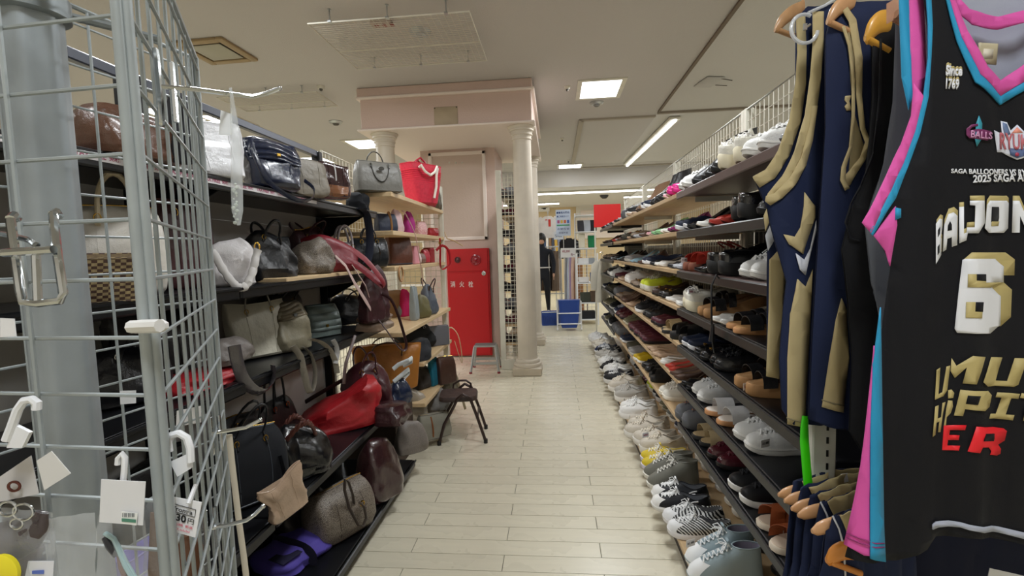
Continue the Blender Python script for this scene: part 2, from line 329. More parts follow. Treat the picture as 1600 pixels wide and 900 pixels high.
def column(x, y, label):
    t = thing('column', label, 'column', (x, y, 0))
    m = MB(); m.box((0, 0, .045), (.318, .31, .09), ch=.008); m.build('plinth', mat('c9bda9', .5, style='dirty'), t)
    m = MB(); pr = [(.152, .09), (.157, .105), (.152, .125), (.135, .13), (.136, .14), (.138, .15), (.128, .168), (.112, .172), (.109, .19)]; m.lathe(pr, 32); m.build('base', CREAM, t)
    m = MB(); m.lathe([(.109-.009*(i/10)**1.5, .19+(2.555-.19)*i/10) for i in range(11)], 32); m.build('shaft', CREAM, t)
    m = MB(); m.lathe([(.1, 2.555), (.109, 2.56), (.109, 2.572), (.104, 2.577), (.107, 2.6), (.119, 2.606), (.119, 2.618), (.112, 2.624), (.118, 2.645), (.134, 2.652), (.134, 2.664), (.127, 2.67), (.15, 2.692), (.15, 2.7)], 32); m.build('capital', CREAM, t)
column(-.337, 5.295, 'cream round column nearest the aisle with a square plinth')
column(-1.86, 5.295, 'cream round column showing above the grey satchel on left rack')
column(-.335, 7.02, 'cream round column seen behind the nearest one by the aisle')
column(-1.86, 7.02, 'cream round column hidden behind the pink pier')
m = MB(); m.box((-1.235, 6.66, 1.36), (.97, .9, 2.70)); pier = struct('wall_1', m, PINK)
q = at(671, 236, Y=6.2); px0, px1, pz0, pz1 = -1.61, -.865, 1.53, 2.665
m = MB(); 
for a in ((px0, px0+.045, pz0, pz1), (px1-.045, px1, pz0, pz1), (px0, px1, pz0, pz0+.045), (px0, px1, pz1-.045, pz1)): m.box(((a[0]+a[1])/2, 6.198, (a[2]+a[3])/2), (a[1]-a[0], .03, a[3]-a[2]), ch=.006)
m.build('panel_frame', PINKL, pier, False)
m = MB(); m.box(((px0+px1)/2, 6.206, (pz0+pz1)/2), (px1-px0-.08, .01, pz1-pz0-.08)); m.build('panel', mat('cdb8ab', .6, style='plaster', sc_=.4), pier, False)
for a in (702, 712, 722):
    q = at(a, 254, Y=6.19); g = MB(); g.ball((q.x, 6.194, q.z), .012, 10, 6); g.build('screw_cap', WHT, pier)
m = MB(); m.box((-1.235, 6.2, .055), (.99, .02, .11)); struct('baseboard_pier', m, mat('cbbcae', .5))
# fire hydrant cabinet
t = thing('fire_hydrant_cabinet', 'red fire hydrant cabinet with white characters on the pink pier', 'fire cabinet', (-1.13, 6.19, 0))
RED = mat('c4141e', .32); RED2 = mat('b50f1b', .35)
m = MB(); m.box((0, -.02, .72), (.56, .06, 1.40), ch=.006); m.build('body', RED, t, False)
m = MB(); m.box((0, -.055, .575), (.52, .014, 1.07), ch=.004); m.build('door', RED, t, False)
m = MB(); m.box((0, -.055, 1.27), (.52, .014, .28), ch=.004); m.build('upper_panel', RED, t, False)
for px, r_, nm, cc in ((715, .04, 'alarm_button', '5e1420'), (743, .07, 'indicator_lamp', 'a01225')):
    q = at(px, 406, Y=6.12); m = MB(); rr = r_
    m.loft([[(q.x+1.13+rr*k*math.cos(2*PI*j/24), -.06-dy, q.z+rr*k*math.sin(2*PI*j/24)) for j in range(24)] for k, dy in ((1, 0), (1.0, .02), (.8, .024), (.74, .012), (.35, .014), (.3, .035), (.1, .04))]); m.build(nm, mat(cc, .2, coat=.5), t)
q = at(756, 427, Y=6.13); m = MB(); m.loft([[(q.x+1.13+.028*k*math.cos(2*PI*j/16), -.06-dy, q.z+.028*k*math.sin(2*PI*j/16)) for j in range(16)] for k, dy in ((1, 0), (1, .012), (.5, .016))]); m.build('lock', CHROME, t)
m = MB()
for ch_, px in (('消', 708), ('火', 722), ('栓', 736)):
    q = at(px-4, 449, Y=6.125); put_text(m, ch_, (q.x+1.13, -.0625, q.z), (.062, 0, 0), (0, 0, .08), .01)
m.build('lettering', mat('e8e2dc', .5), t, False)
# ------------------------------------------------------------------ mesh rack behind the near column
def mesh_panel(name, p0, p1, z0, z1, sx, sz, r_, m_, parent, fr=.008, stuff=True):
    p0, p1 = Vector(p0), Vector(p1); L_ = (p1-p0).length; g = MB(); n = max(1, round(L_/sx))
    for i in range(1, n): q = p0.lerp(p1, i/n); g.tube([(q.x, q.y, z0), (q.x, q.y, z1)], r_, 4, cap=False)
    n = max(1, round((z1-z0)/sz))
    for i in range(1, n): z = z0+(z1-z0)*i/n; g.tube([(p0.x, p0.y, z), (p1.x, p1.y, z)], r_, 4, cap=False)
    if fr: g.tube([(p0.x, p0.y, z0), (p1.x, p1.y, z0), (p1.x, p1.y, z1), (p0.x, p0.y, z1)], fr, 6, closed=True)
    o = g.build(name, m_, parent)
    if stuff: o['kind'] = 'stuff'
    return o
WIRE = mat('d9d6c8', .45)
cr = thing('wire_side_rack', 'white wire-sided shoe rack standing behind the near column', 'rack', (0, 0, 0))
m = MB(); m.box((-.625, 5.46, 1.14), (.06, .03, 2.28), ch=.004); m.build('post', WHT, cr, False)
m = MB(); m.box((-.34, 5.46, 1.14), (.03, .03, 2.28), ch=.004); m.build('post', WHT, cr, False)
m = MB(); m.box((-.34, 6.6, 1.14), (.03, .03, 2.28), ch=.004); m.build('post', WHT, cr, False)
m = MB(); m.box((-.47, 5.46, .06), (.3, .04, .12), ch=.004); m.build('kick_plate', WHT, cr, False)
mesh_panel('wire_mesh', (-.6, 5.46, 0), (-.35, 5.46, 0), .16, 2.24, .045, .048, .003, WIRE, cr)
RSH = [.3, .52, .72, .93, 1.14, 1.35, 1.56, 1.78, 2.0]
for z in RSH: m = MB(); m.box((-.49, 6.05, z-.012), (.28, 1.12, .022), ch=.003); m.build('shelf', WOOD if z in (.3, .52, 1.78) else BLKM, cr, False)
m = MB(); m.box((-.5, 6.9, 1.0), (.3, .02, 2.0)); m.build('back_panel', mat('4b443e', .6), cr, False)
# ------------------------------------------------------------------ right shoe rack
XF, XB = .645, .97
LZ = [1.638, 1.437, 1.233, 1.035, .838, .63, .42, .10]
YB = [1.16, 2.6, 4.05, 5.45, 6.9]
XL = [XF]*7+[.5]
def rack_bay(i, label):
    y0, y1 = YB[i], YB[i+1]; wood = i in (1, 2)
    t = thing('shoe_rack', label, 'rack', (0, 0, 0)); yc = (y0+y1)/2; L_ = y1-y0
    for k, z in enumerate(LZ):
        m = MB(); d_ = .024 if (wood or k in (0, 2) or k == 7) else .02
        x0 = XL[k]; m.box(((x0+XB)/2, yc, z-d_/2), (XB-x0, L_-.004, d_), ch=.003)
        ma = WOOD if (wood or k == 7) else (DARKW if k in (0, 2) else BLKM)
        m.build('shelf', ma, t, False)
        if not wood and k < 7:
            m = MB(); m.box((x0-.006, yc, z-.02), (.012, L_-.006, .036), ch=.004); m.build('shelf_lip', DARKW if k == 0 else BLK, t, False)
        if k == 7: m = MB(); m.box((x0+.03, yc, .035), (.02, L_-.01, .07)); m.build('kick_board', mat('3a3430', .6), t, False)
    for y in (y0+.02, y1-.02):
        m = MB(); m.box((XB+.02, y, 1.02), (.045, .03, 2.04), ch=.004); m.build('post', WHT, t, False)
        for z in LZ[:-1]:
            if y == y0+.02 or i == 3: m = MB(); m.box(((XF+XB)/2+.04, y, z-.036), (XB-XF-.1, .006, .03)); m.build('bracket', BLK if not wood else WHT, t, False)
    m = MB(); m.box((XB+.05, yc, .78), (.008, L_-.06, 1.5 if not wood else 1.2)); m.build('back_panel', mat('26262a' if not wood else '6b6158', .6), t, False)
    mesh_panel('wire_mesh', (XB+.01, y0+.03, 0), (XB+.01, y1-.03, 0), .12, 2.035, .048, .062, .0022, WIRE, t, .009)
rack_bay(0, 'near bay of the shoe rack with dark shelves beside the jerseys')
rack_bay(1, 'wooden-shelved bay of the shoe rack next to the dark near bay')
rack_bay(2, 'wooden-shelved bay of the shoe rack farther down the aisle')
rack_bay(3, 'farthest dark-shelved bay of the shoe rack under the red sign')
# front bay post with a green strap (seen below the navy jerseys)
rp = thing('slotted_post', 'white slotted rack post standing below the navy jerseys', 'post'); q = P(1283, 705, 1.02)
m = MB(); m.box((q.x, q.y, .62), (.045, .03, 1.24), YAW, ch=.003); m.build('post', mat('dad9cf', .4), rp, False)
m = MB()
for k in range(38): m.box((q.x+.004, q.y-.0158, .1+k*.028), (.0045, .001, .014), YAW)
m.build('slot', mat('1c1c1c', .6), rp, False)

for z in (.78, .82, .86): m = MB(); m.tube([(q.x, q.y+.02, z), (q.x+.5, q.y-.04, z)], .003, 6); m.build('wire', WIRE, rp)
gs = MB(); gp = [P(x, y, .985) for x, y in ((1258, 650), (1257, 668), (1257, 690), (1259, 715), (1261, 740), (1264, 770))]
gs.tube(gp, [.006, .008, .009, .009, .009, .009], 8, flat=.35, up=(1, 0, 0)); tag(gs.build('hanging_strap', mat('3fe00c', .35)), 'bright green plastic strap hanging beside the white slotted post', 'strap')
# red sign at the end of the rack
t = thing('red_sign', 'plain red sign board at the far end of the shoe rack', 'sign', (.79, 7.4, 0)); m = MB(); m.box((0, 0, 1.865), (.4, .012, .34), ch=.003); m.build('board', mat('e01b1b', .4), t, False); m = MB(); m.box((-.185, .02, .93), (.02, .02, 1.86)); m.build('post', WHT, t, False)
# ------------------------------------------------------------------ left bag shelving
LS = [(-1.07, 1.617), (-1.07, 1.262), (-1.07, .94), (-1.0, .455), (-.9, .1)]
LXB = -1.40; LY0, LY1 = .25, 2.8
def black_bay(y0, y1, label):
    t = thing('bag_shelving', label, 'shelving'); L_ = y1-y0; yc = (y0+y1)/2
    for k, (x, z) in enumerate(LS):
        m = MB(); m.box(((x+LXB)/2, yc, z-.012), (x-LXB, L_-.004, .024), ch=.003); m.build('shelf', BLKM, t, False)
        m = MB(); m.box((x+.006, yc, z-.021), (.014, L_-.004, .042), ch=.006); m.tube([(x+.014, y0, z-.006), (x+.014, y1, z-.006)], .006, 6); m.build('shelf_lip', BLK, t, False)
        for y in (y0+.015, y1-.03):
            m = MB(); m.add([(x-.05, y, z-.025), (LXB, y, z-.025), (LXB, y, z-.15), (LXB+.05, y, z-.15), (x-.05, y+.006, z-.025), (LXB, y+.006, z-.025), (LXB, y+.006, z-.15), (LXB+.05, y+.006, z-.15)], [(3, 2, 1, 0), (4, 5, 6, 7), (0, 1, 5, 4), (3, 0, 4, 7), (2, 3, 7, 6), (1, 2, 6, 5)]); m.build('bracket', BLK, t, False)
    for y in (y0+.02, y1-.02):
        m = MB(); m.box((LXB+.005, y, .99), (.05, .04, 1.98), ch=.004); m.build('post', BLK, t, False)
    m = MB(); m.box((LXB+.005, yc, 1.965), (.03, L_, .035), ch=.004); m.build('top_rail', mat('5d616b', .35, .4), t, False)
    m = MB(); m.box((LXB-.02, yc, .845), (.012, L_-.08, 1.54)); m.build('back_panel', mat('bdbab4', .5), t, False)
    for y in (y1-.06, y0+.1): m = MB(); m.box((LS[4][0]-.05, y, .04), (.03, .05, .08)); m.build('foot', BLK, t, False)
    return t
black_bay(LY0, 1.52, 'near black bay of bag shelving behind the grey wire stand')
bb = black_bay(1.525, LY1, 'black bay of bag shelving next to the wooden-shelved bay')
# price strip on the top shelf lip
ps = MB(); x = LS[0][0]+.0145
ps.box((x, 1.3, 1.604), (.003, 1.55, .024)); strip = ps.build('price_strip', mat('e3e0e2', .4)); tag(strip, 'white price strip with pink lettering along the top black bag shelf', 'label strip')
pt = MB(); RU = random.Random(3)
y = .6
while y < 2.0:
    put_text(pt, 'TAX FREE', (x+.0018, y, 1.597), (0, .075, 0), (0, 0, .013), .02); put_text(pt, '免税', (x+.0018, y+.082, 1.597), (0, .03, 0), (0, 0, .013), .02); y += .13
pt.build('lettering', mat('a84a6e', .5), strip, False)
# wooden bay with bamboo boards and a white mesh back
t = thing('wooden_bag_shelving', 'bag shelving bay with pale wooden boards and white wire back', 'shelving'); WX, WY0, WY1 = -.965, 2.82, 4.15
WZ = [1.735, 1.505, 1.288, .885, .60, .31, .12]
for z in WZ:
    xf = WX if z > .9 else WX+.03; y0_ = WY0 if z > .7 else 3.24
    m = MB(); m.box(((xf+LXB)/2, (y0_+WY1)/2, z-.014), (xf-LXB, WY1-y0_, .028), ch=.003); m.build('shelf', WOOD2, t, False)
for x in (LXB, WX-.02):
    for y in ((WY0+.02, WY1) if x == LXB else (WY1,)):
        m = MB(); m.box((x, y, .97), (.035, .03, 1.94), ch=.004); m.build('post', WHT, t, False)
mesh_panel('wire_mesh', (LXB, WY0+.03, 0), (LXB, WY1-.02, 0), .1, 2.0, .05, .05, .0022, WIRE, t, .008)
mesh_panel('wire_mesh', (LXB+.02, WY1, 0), (WX-.04, WY1, 0), .1, 1.72, .05, .05, .0022, WIRE, t, .008)
m = MB(); m.box(((-1.0+LXB)/2-.02, 2.3, 1.266), (.3, .95, .022), ch=.003); tag(m.build('loose_board', WOOD2), 'loose pale wooden board lying on the second black bag shelf', 'board')
# ------------------------------------------------------------------ shoes (toe towards -x, length along x)
def outline(L_, W, n=28, point=0., waist=.12):
    """sole outline: list of (x, y); n points, starting at the toe tip"""
    out = []
    for j in range(n):
        a = 2*PI*j/n; t = (1-math.cos(a))/2            # 0 toe .. 1 heel
        s = 1 if a < PI else -1
        e = abs(math.sin(a))**(.72+point*.5)
        wd = (1-.1*t-waist*math.exp(-((t-.62)/.16)**2))*(1-point*.35*(1-t)**2)
        bias = .006*math.sin(PI*t)
        out.append((-L_/2+L_*t, s*W/2*e*wd*(1 if t < .5 else .9) + bias))
    return out
def bez(p, t):
    a, b, c, d = p; u = 1-t; return tuple(a[i]*u**3+3*b[i]*u*u*t+3*c[i]*u*t*t+d[i]*t**3 for i in range(3))
SK = dict(  # L, W, sole, heel lift, opening centre, half length, collar height front/back, toe height, point
    sneaker=dict(L=.275, W=.098, s=.028, hl=0, oc=.058, oa=.064, zf=.088, zb=.078, th=.05, pt=0, ow=.62),
    chunky=dict(L=.285, W=.108, s=.045, hl=.0, oc=.06, oa=.062, zf=.108, zb=.1, th=.07, pt=0, ow=.6),
    hightop=dict(L=.27, W=.096, s=.028, hl=0, oc=.075, oa=.05, zf=.145, zb=.15, th=.05, pt=0, ow=.66),
    slipon=dict(L=.265, W=.094, s=.025, hl=0, oc=.035, oa=.085, zf=.068, zb=.07, th=.045, pt=.1, ow=.68),
    loafer=dict(L=.265, W=.088, s=.018, hl=.012, oc=.035, oa=.08, zf=.062, zb=.068, th=.04, pt=.35, ow=.68),
    lace=dict(L=.275, W=.09, s=.022, hl=.012, oc=.055, oa=.06, zf=.08, zb=.075, th=.045, pt=.3, ow=.62),
    flat=dict(L=.25, W=.082, s=.008, hl=.01, oc=.015, oa=.095, zf=.036, zb=.05, th=.032, pt=.6, ow=.8),
    pump=dict(L=.235, W=.08, s=.007, hl=.055, oc=.005, oa=.09, zf=.032, zb=.05, th=.03, pt=.8, ow=.8),
    platform=dict(L=.25, W=.098, s=.055, hl=.01, oc=.03, oa=.085, zf=.1, zb=.115, th=.085, pt=0, ow=.7),
    boot=dict(L=.255, W=.09, s=.02, hl=.03, oc=.075, oa=.047, zf=.2, zb=.2, th=.045, pt=.3, ow=.7))
def shoe(kind, up, sole='e8e6e0', lace=None, lining=None, style='leather', rough=.45, toe=None, accent=None, strap=None, coat=0.):
    nm = dict(hightop='high_top_shoe', chunky='sneaker', sneaker='sneaker', lace='lace_up_shoe', slipon='slip_on_shoe', flat='flat_shoe', pump='heeled_shoe', platform='platform_shoe', boot='ankle_boot', loafer='loafer', slide='slide_sandal', wedge='wedge_sandal', clog='clog').get(kind, kind)
    root = thing(nm, '', 'shoe')
    umat = mat(up, rough, style=style, coat=coat); smat = mat(sole, .55); lmat = mat(lining or 'b9b2a6', .8)
    if kind in ('slide', 'wedge'): return sandal(root, kind, umat, smat, mat(lining or 'c99a6a', .6), accent)
    k = SK['slipon' if kind == 'clog' else kind]; L_, W, s, hl = k['L'], k['W'], k['s'], k['hl']
    n = 28; ol = outline(L_, W, n, k['pt'])
    def lift(x):
        t = (x+L_/2)/L_
        b = max(0, (.16-t)/.16)**2*.012
        return b + hl*(0 if t < .42 else (3*((t-.42)/.4)**2-2*((t-.42)/.4)**3 if t < .82 else 1))
    # sole
    m = MB(); rg = []
    thin = kind in ('flat', 'pump')
    for dz, sc_ in ((0, .95), (.15, 1.0), (.85, 1.02), (1, .97)):
        rg.append([(x*sc_, y*sc_, lift(x)+s*dz*(1 if not thin else .8)) for x, y in ol])
    m.loft(rg); m.build('sole', smat, root)
    if kind in ('sneaker', 'hightop') and accent:
        m = MB(); m.tube([(x*1.022, y*1.022, lift(x)+s*.7) for x, y in ol], .0016, 5, closed=True); m.build('sole_stripe', mat(accent, .5), root)
    if hl > .02:
        m = MB(); x1 = L_/2-.004; hh = hl+.002; w_ = .018 if kind == 'pump' else .03
        m.loft([[(x1-.028+rx*math.cos(2*PI*j/14), ry*math.sin(2*PI*j/14), z) for j in range(14)] for rx, ry, z in ((w_*.5, w_*.5, 0), (w_*.55, w_*.52, hh*.3), (.026, .028, hh))]); m.build('heel', smat, root)
    elif hl > 0:
        m = MB(); m.loft([[(x*.97, y*.97, z) for x, y in [(L_/2-.035+.033*math.cos(2*PI*j/14), W*.36*math.sin(2*PI*j/14)) for j in range(14)]] for z in (0, hl+.004)]); m.build('heel', smat, root)
    # upper
    oc, oa, ow = k['oc'], k['oa'], k['ow']; zf, zb, th = k['zf'], k['zb'], k['th']
    cols = []
    for j, (x, y) in enumerate(ol):
        a = 2*PI*j/n; t = (1-math.cos(a))/2; z0 = lift(x)+s
        ox = oc - oa*math.cos(a); oy = W/2*ow*.9*math.sin(a)*(1-.1*t); oz = zf+(zb-zf)*t + hl*t + (-.018*math.sin(PI*t)**2 if kind not in ('boot', 'hightop') else 0)
        fr = max(0, math.cos(a))        # 1 at the toe
        c1 = (x*1.0, y*1.04, z0+ (th-s*.2)*(.75*fr+.45*(1-fr))); c2 = (ox-(.075*fr if kind not in ('flat', 'pump') else .03*fr), oy*1.35, oz-(.008+.012*fr)-(.03 if kind in ('boot', 'hightop') else 0)*(1-.3*fr))
        if kind == 'boot': c2 = (ox-.022*fr, oy*1.25, z0+(oz-z0)*.32)
        cols.append(((x*.99, y*.99, z0-.004), c1, c2, (ox, oy, oz)))
    K = 7; rings = [[bez(cc, i/K) for cc in cols] for i in range(K+1)]
    m = MB(); m.loft(rings, False, False); m.build('upper', umat, root)
    inner = [[(p[0], p[1]*.94, p[2]) for p in rings[-1]]]
    for f_, zz in ((.9, .35), (.96, .1)):
        inner.append([(oc+(p[0]-oc)*f_, p[1]*f_, s+lift(p[0])+(p[2]-s-lift(p[0]))*zz) for p in rings[-1]])
    m = MB(); m.loft(inner, False, True); m.build('lining', lmat, root)
    m = MB(); m.tube([(p[0], p[1]*.98, p[2]) for p in rings[-1]], .0028 if kind not in ('flat', 'pump') else .0014, 5, closed=True); m.build('collar', umat if not strap else mat(strap, .5), root)
    if toe:
        m = MB(); jj = [j for j in range(n) if ol[j][0] < -L_/2+L_*.16]
        rr = [[(bez(cols[j], t_)[0]*1.012-.0005, bez(cols[j], t_)[1]*1.02, bez(cols[j], t_)[2]+.0018) for j in sorted(jj, key=lambda q: q if q < n/2 else q-n)] for t_ in (0, .2, .36, .48)]
        n_ = len(rr[0]); vs = [q for r_ in rr for q in r_]; fs = [(i*n_+q, i*n_+q+1, (i+1)*n_+q+1, (i+1)*n_+q) for i in range(3) for q in range(n_-1)]
        m.add(vs, fs); m.build('toe_cap', mat(toe, .5), root)
    if kind in ('sneaker', 'chunky', 'hightop', 'lace', 'platform') and lace:
        # tongue and crossed laces along the front seam
        c0 = cols[0]; xs = [bez(c0, t_) for t_ in ((.55, .65, .74, .82, .9, .97) if kind != 'hightop' else (.5, .58, .66, .74, .82, .9, .97))]
        m = MB(); q = xs[-1]; m.tube([(xs[0][0], 0, xs[0][2]+.002)]+[(p[0], 0, p[2]+.004) for p in xs[1:]]+[(q[0]-.012, 0, q[2]+.026)], [.012]*len(xs)+[.016], 6, flat=.3, up=(0, 1, 0)); m.build('tongue', umat if not accent else mat(accent, .6), root)
        lm = mat(lace, .7); m = MB(); hw = W*.17
        pts = []
        for i, p in enumerate(xs[:-1]):
            q = xs[i+1]
            for sg in (-1, 1): m.tube([(p[0], sg*hw, p[2]-.002), ((p[0]+q[0])/2, 0, (p[2]+q[2])/2+.011), (q[0], -sg*hw, q[2]-.002)], .0019, 5, flat=1.6)
        e = xs[-1]
        for sg in (-1, 1):      # bow loops
            m.tube([(e[0]-.012, 0, e[2]+.01), (e[0]-.022, sg*.02, e[2]+.018), (e[0]-.035, sg*.034, e[2]+.004), (e[0]-.03, sg*.02, e[2]-.004), (e[0]-.014, 0, e[2]+.008)], .002, 5)
            m.tube([(e[0]-.014, 0, e[2]+.01), (e[0]-.03, sg*.012, e[2]+.008), (e[0]-.045, sg*.028, e[2]-.012)], .0018, 5)
        m.build('laces', lm, root)
    if kind == 'loafer' or (kind == 'flat' and accent):
        p = bez(cols[0], .8); m = MB(); am = GOLD if not accent else mat(accent, .3, .6)
        m.tube([(p[0], -.012, p[2]+.003), (p[0], .012, p[2]+.003)], .004, 6); m.tube([(p[0]+.006*math.cos(2*PI*j/10), .016*math.sin(2*PI*j/10), p[2]+.005) for j in range(10)], .002, 5, closed=True); m.build('buckle', am, root)
        if kind == 'loafer': m = MB(); m.tube([(p[0], W*.42*math.cos(PI*j/8), p[2]-.03+.03*math.sin(PI*j/8)) for j in range(9)], .009, 6, flat=.25, up=(1, 0, 0)); m.build('saddle_strap', umat, root)
    if kind in ('chunky',):
        m = MB()
        for q_ in (-.07, -.02, .03, .08): m.box((q_, 0, s*.5), (.006, W*.985, s*.5), ch=.001)
        m.build('sole_grooves', mat(accent or 'cfcac0', .6), root)['kind'] = 'stuff'
    if accent and kind in ('sneaker', 'chunky'):
        for sg in (1, -1):
            jx = [j for j in range(n) if (ol[j][1] > 0) == (sg > 0) and -.03 < ol[j][0] < .075]
            m = MB(); pp = [bez(cols[j], .45) for j in jx]; pp.sort(); m.tube([(p[0], p[1]*1.03, p[2]+.012*math.sin(i*.9)) for i, p in enumerate(pp)], .004, 5, flat=.5); m.build('side_stripe', mat(accent, .5), root)
    if strap and kind in ('flat', 'pump', 'slipon', 'platform'):
        m = MB(); xx = oc-.02; m.tube([(xx, W*.42*math.cos(PI*j/8), zf+hl*.4-.01+.018*math.sin(PI*j/8)) for j in range(9)], .006, 6, flat=.3, up=(1, 0, 0)); m.build('strap', mat(strap, .4), root)
    return root
def sandal(root, kind, umat, smat, fmat, accent):
    L_, W = .265, .1; s = .022; hl = .0 if kind == 'slide' else .05; base = .0 if kind == 'slide' else .018
    ol = outline(L_, W, 26, 0, .08)
    def lift(x): t = (x+L_/2)/L_; return base+hl*max(0, min(1, (t-.25)/.55))
    m = MB(); m.loft([[(x*a, y*a, z*(lift(x)+s) if z < 1 else lift(x)+s) for x, y in ol] for a, z in ((.94, 0), (1, .2), (1.0, .8), (.97, 1))]); m.build('sole', smat, root)
    m = MB(); m.loft([[(x*a, y*a, lift(x)+s+z) for x, y in ol] for a, z in ((.95, -.001), (.94, .003), (.85, .002))]); m.build('footbed', fmat, root)
    def band(x0, x1, h, lean=0.):
        m = MB(); rings = []
        for i in range(13):
            a = PI*i/12; y = W*.5*math.cos(a)*1.02; z = s+lift((x0+x1)/2)-.006+h*math.sin(a)**.7; q = []
            sh = lean*math.cos(a)
            for dx, dz in ((x0, 0), (x1, .004), (x1, .007), (x0, .003)): q.append((dx+sh, y*(1 if dz < .005 else .96), z+dz*1.0))
            rings.append(q)
        m.loft(rings); return m.build('strap', umat, root)
    if accent == 'cross': band(-.085, -.04, .05, .025); band(-.085, -.04, .055, -.025)
    elif accent == 'buckle': band(-.09, -.045, .045); band(-.035, -.005, .055)
    else: band(-.09, -.02, .05)
    if kind == 'wedge':
        m = MB(); z = lift(.1)+s; m.tube([(.1-.05*math.sin(PI*j/10), .042*math.cos(PI*j/10), z+.02+.03*math.sin(PI*j/10)) for j in range(11)], .005, 5, flat=.5); m.build('ankle_strap', umat, root)
    return root
_sp = {}
def get_shoe(spec):
    k = repr(spec)
    if k not in _sp:
        kind, up = spec[0], spec[1]; kw = spec[2] if len(spec) > 2 else {}
        r_ = shoe(kind, up, **kw); _sp[k] = r_; _kids[r_.name] = list(r_.children); r_['_used'] = 0
        for c_ in r_.children: _kids[c_.name] = []
    return _sp[k]
def put_shoe(spec, x, y, z, rz, label, group=None, mirror=False, pitch=0., roll=0., price=False):
    r_ = get_shoe(spec)
    if r_['_used']: c_ = dup(r_)
    else: c_ = r_; r_['_used'] = 1; _sp[repr(spec)] = r_
    c_.location = (x, y, z); c_.rotation_euler = (roll, pitch, rz); c_.scale = (1, -1 if mirror else 1, 1)
    c_['label'] = label
    if group: c_['group'] = group
    return c_
S = lambda kind, up, **k: (kind, up, k)
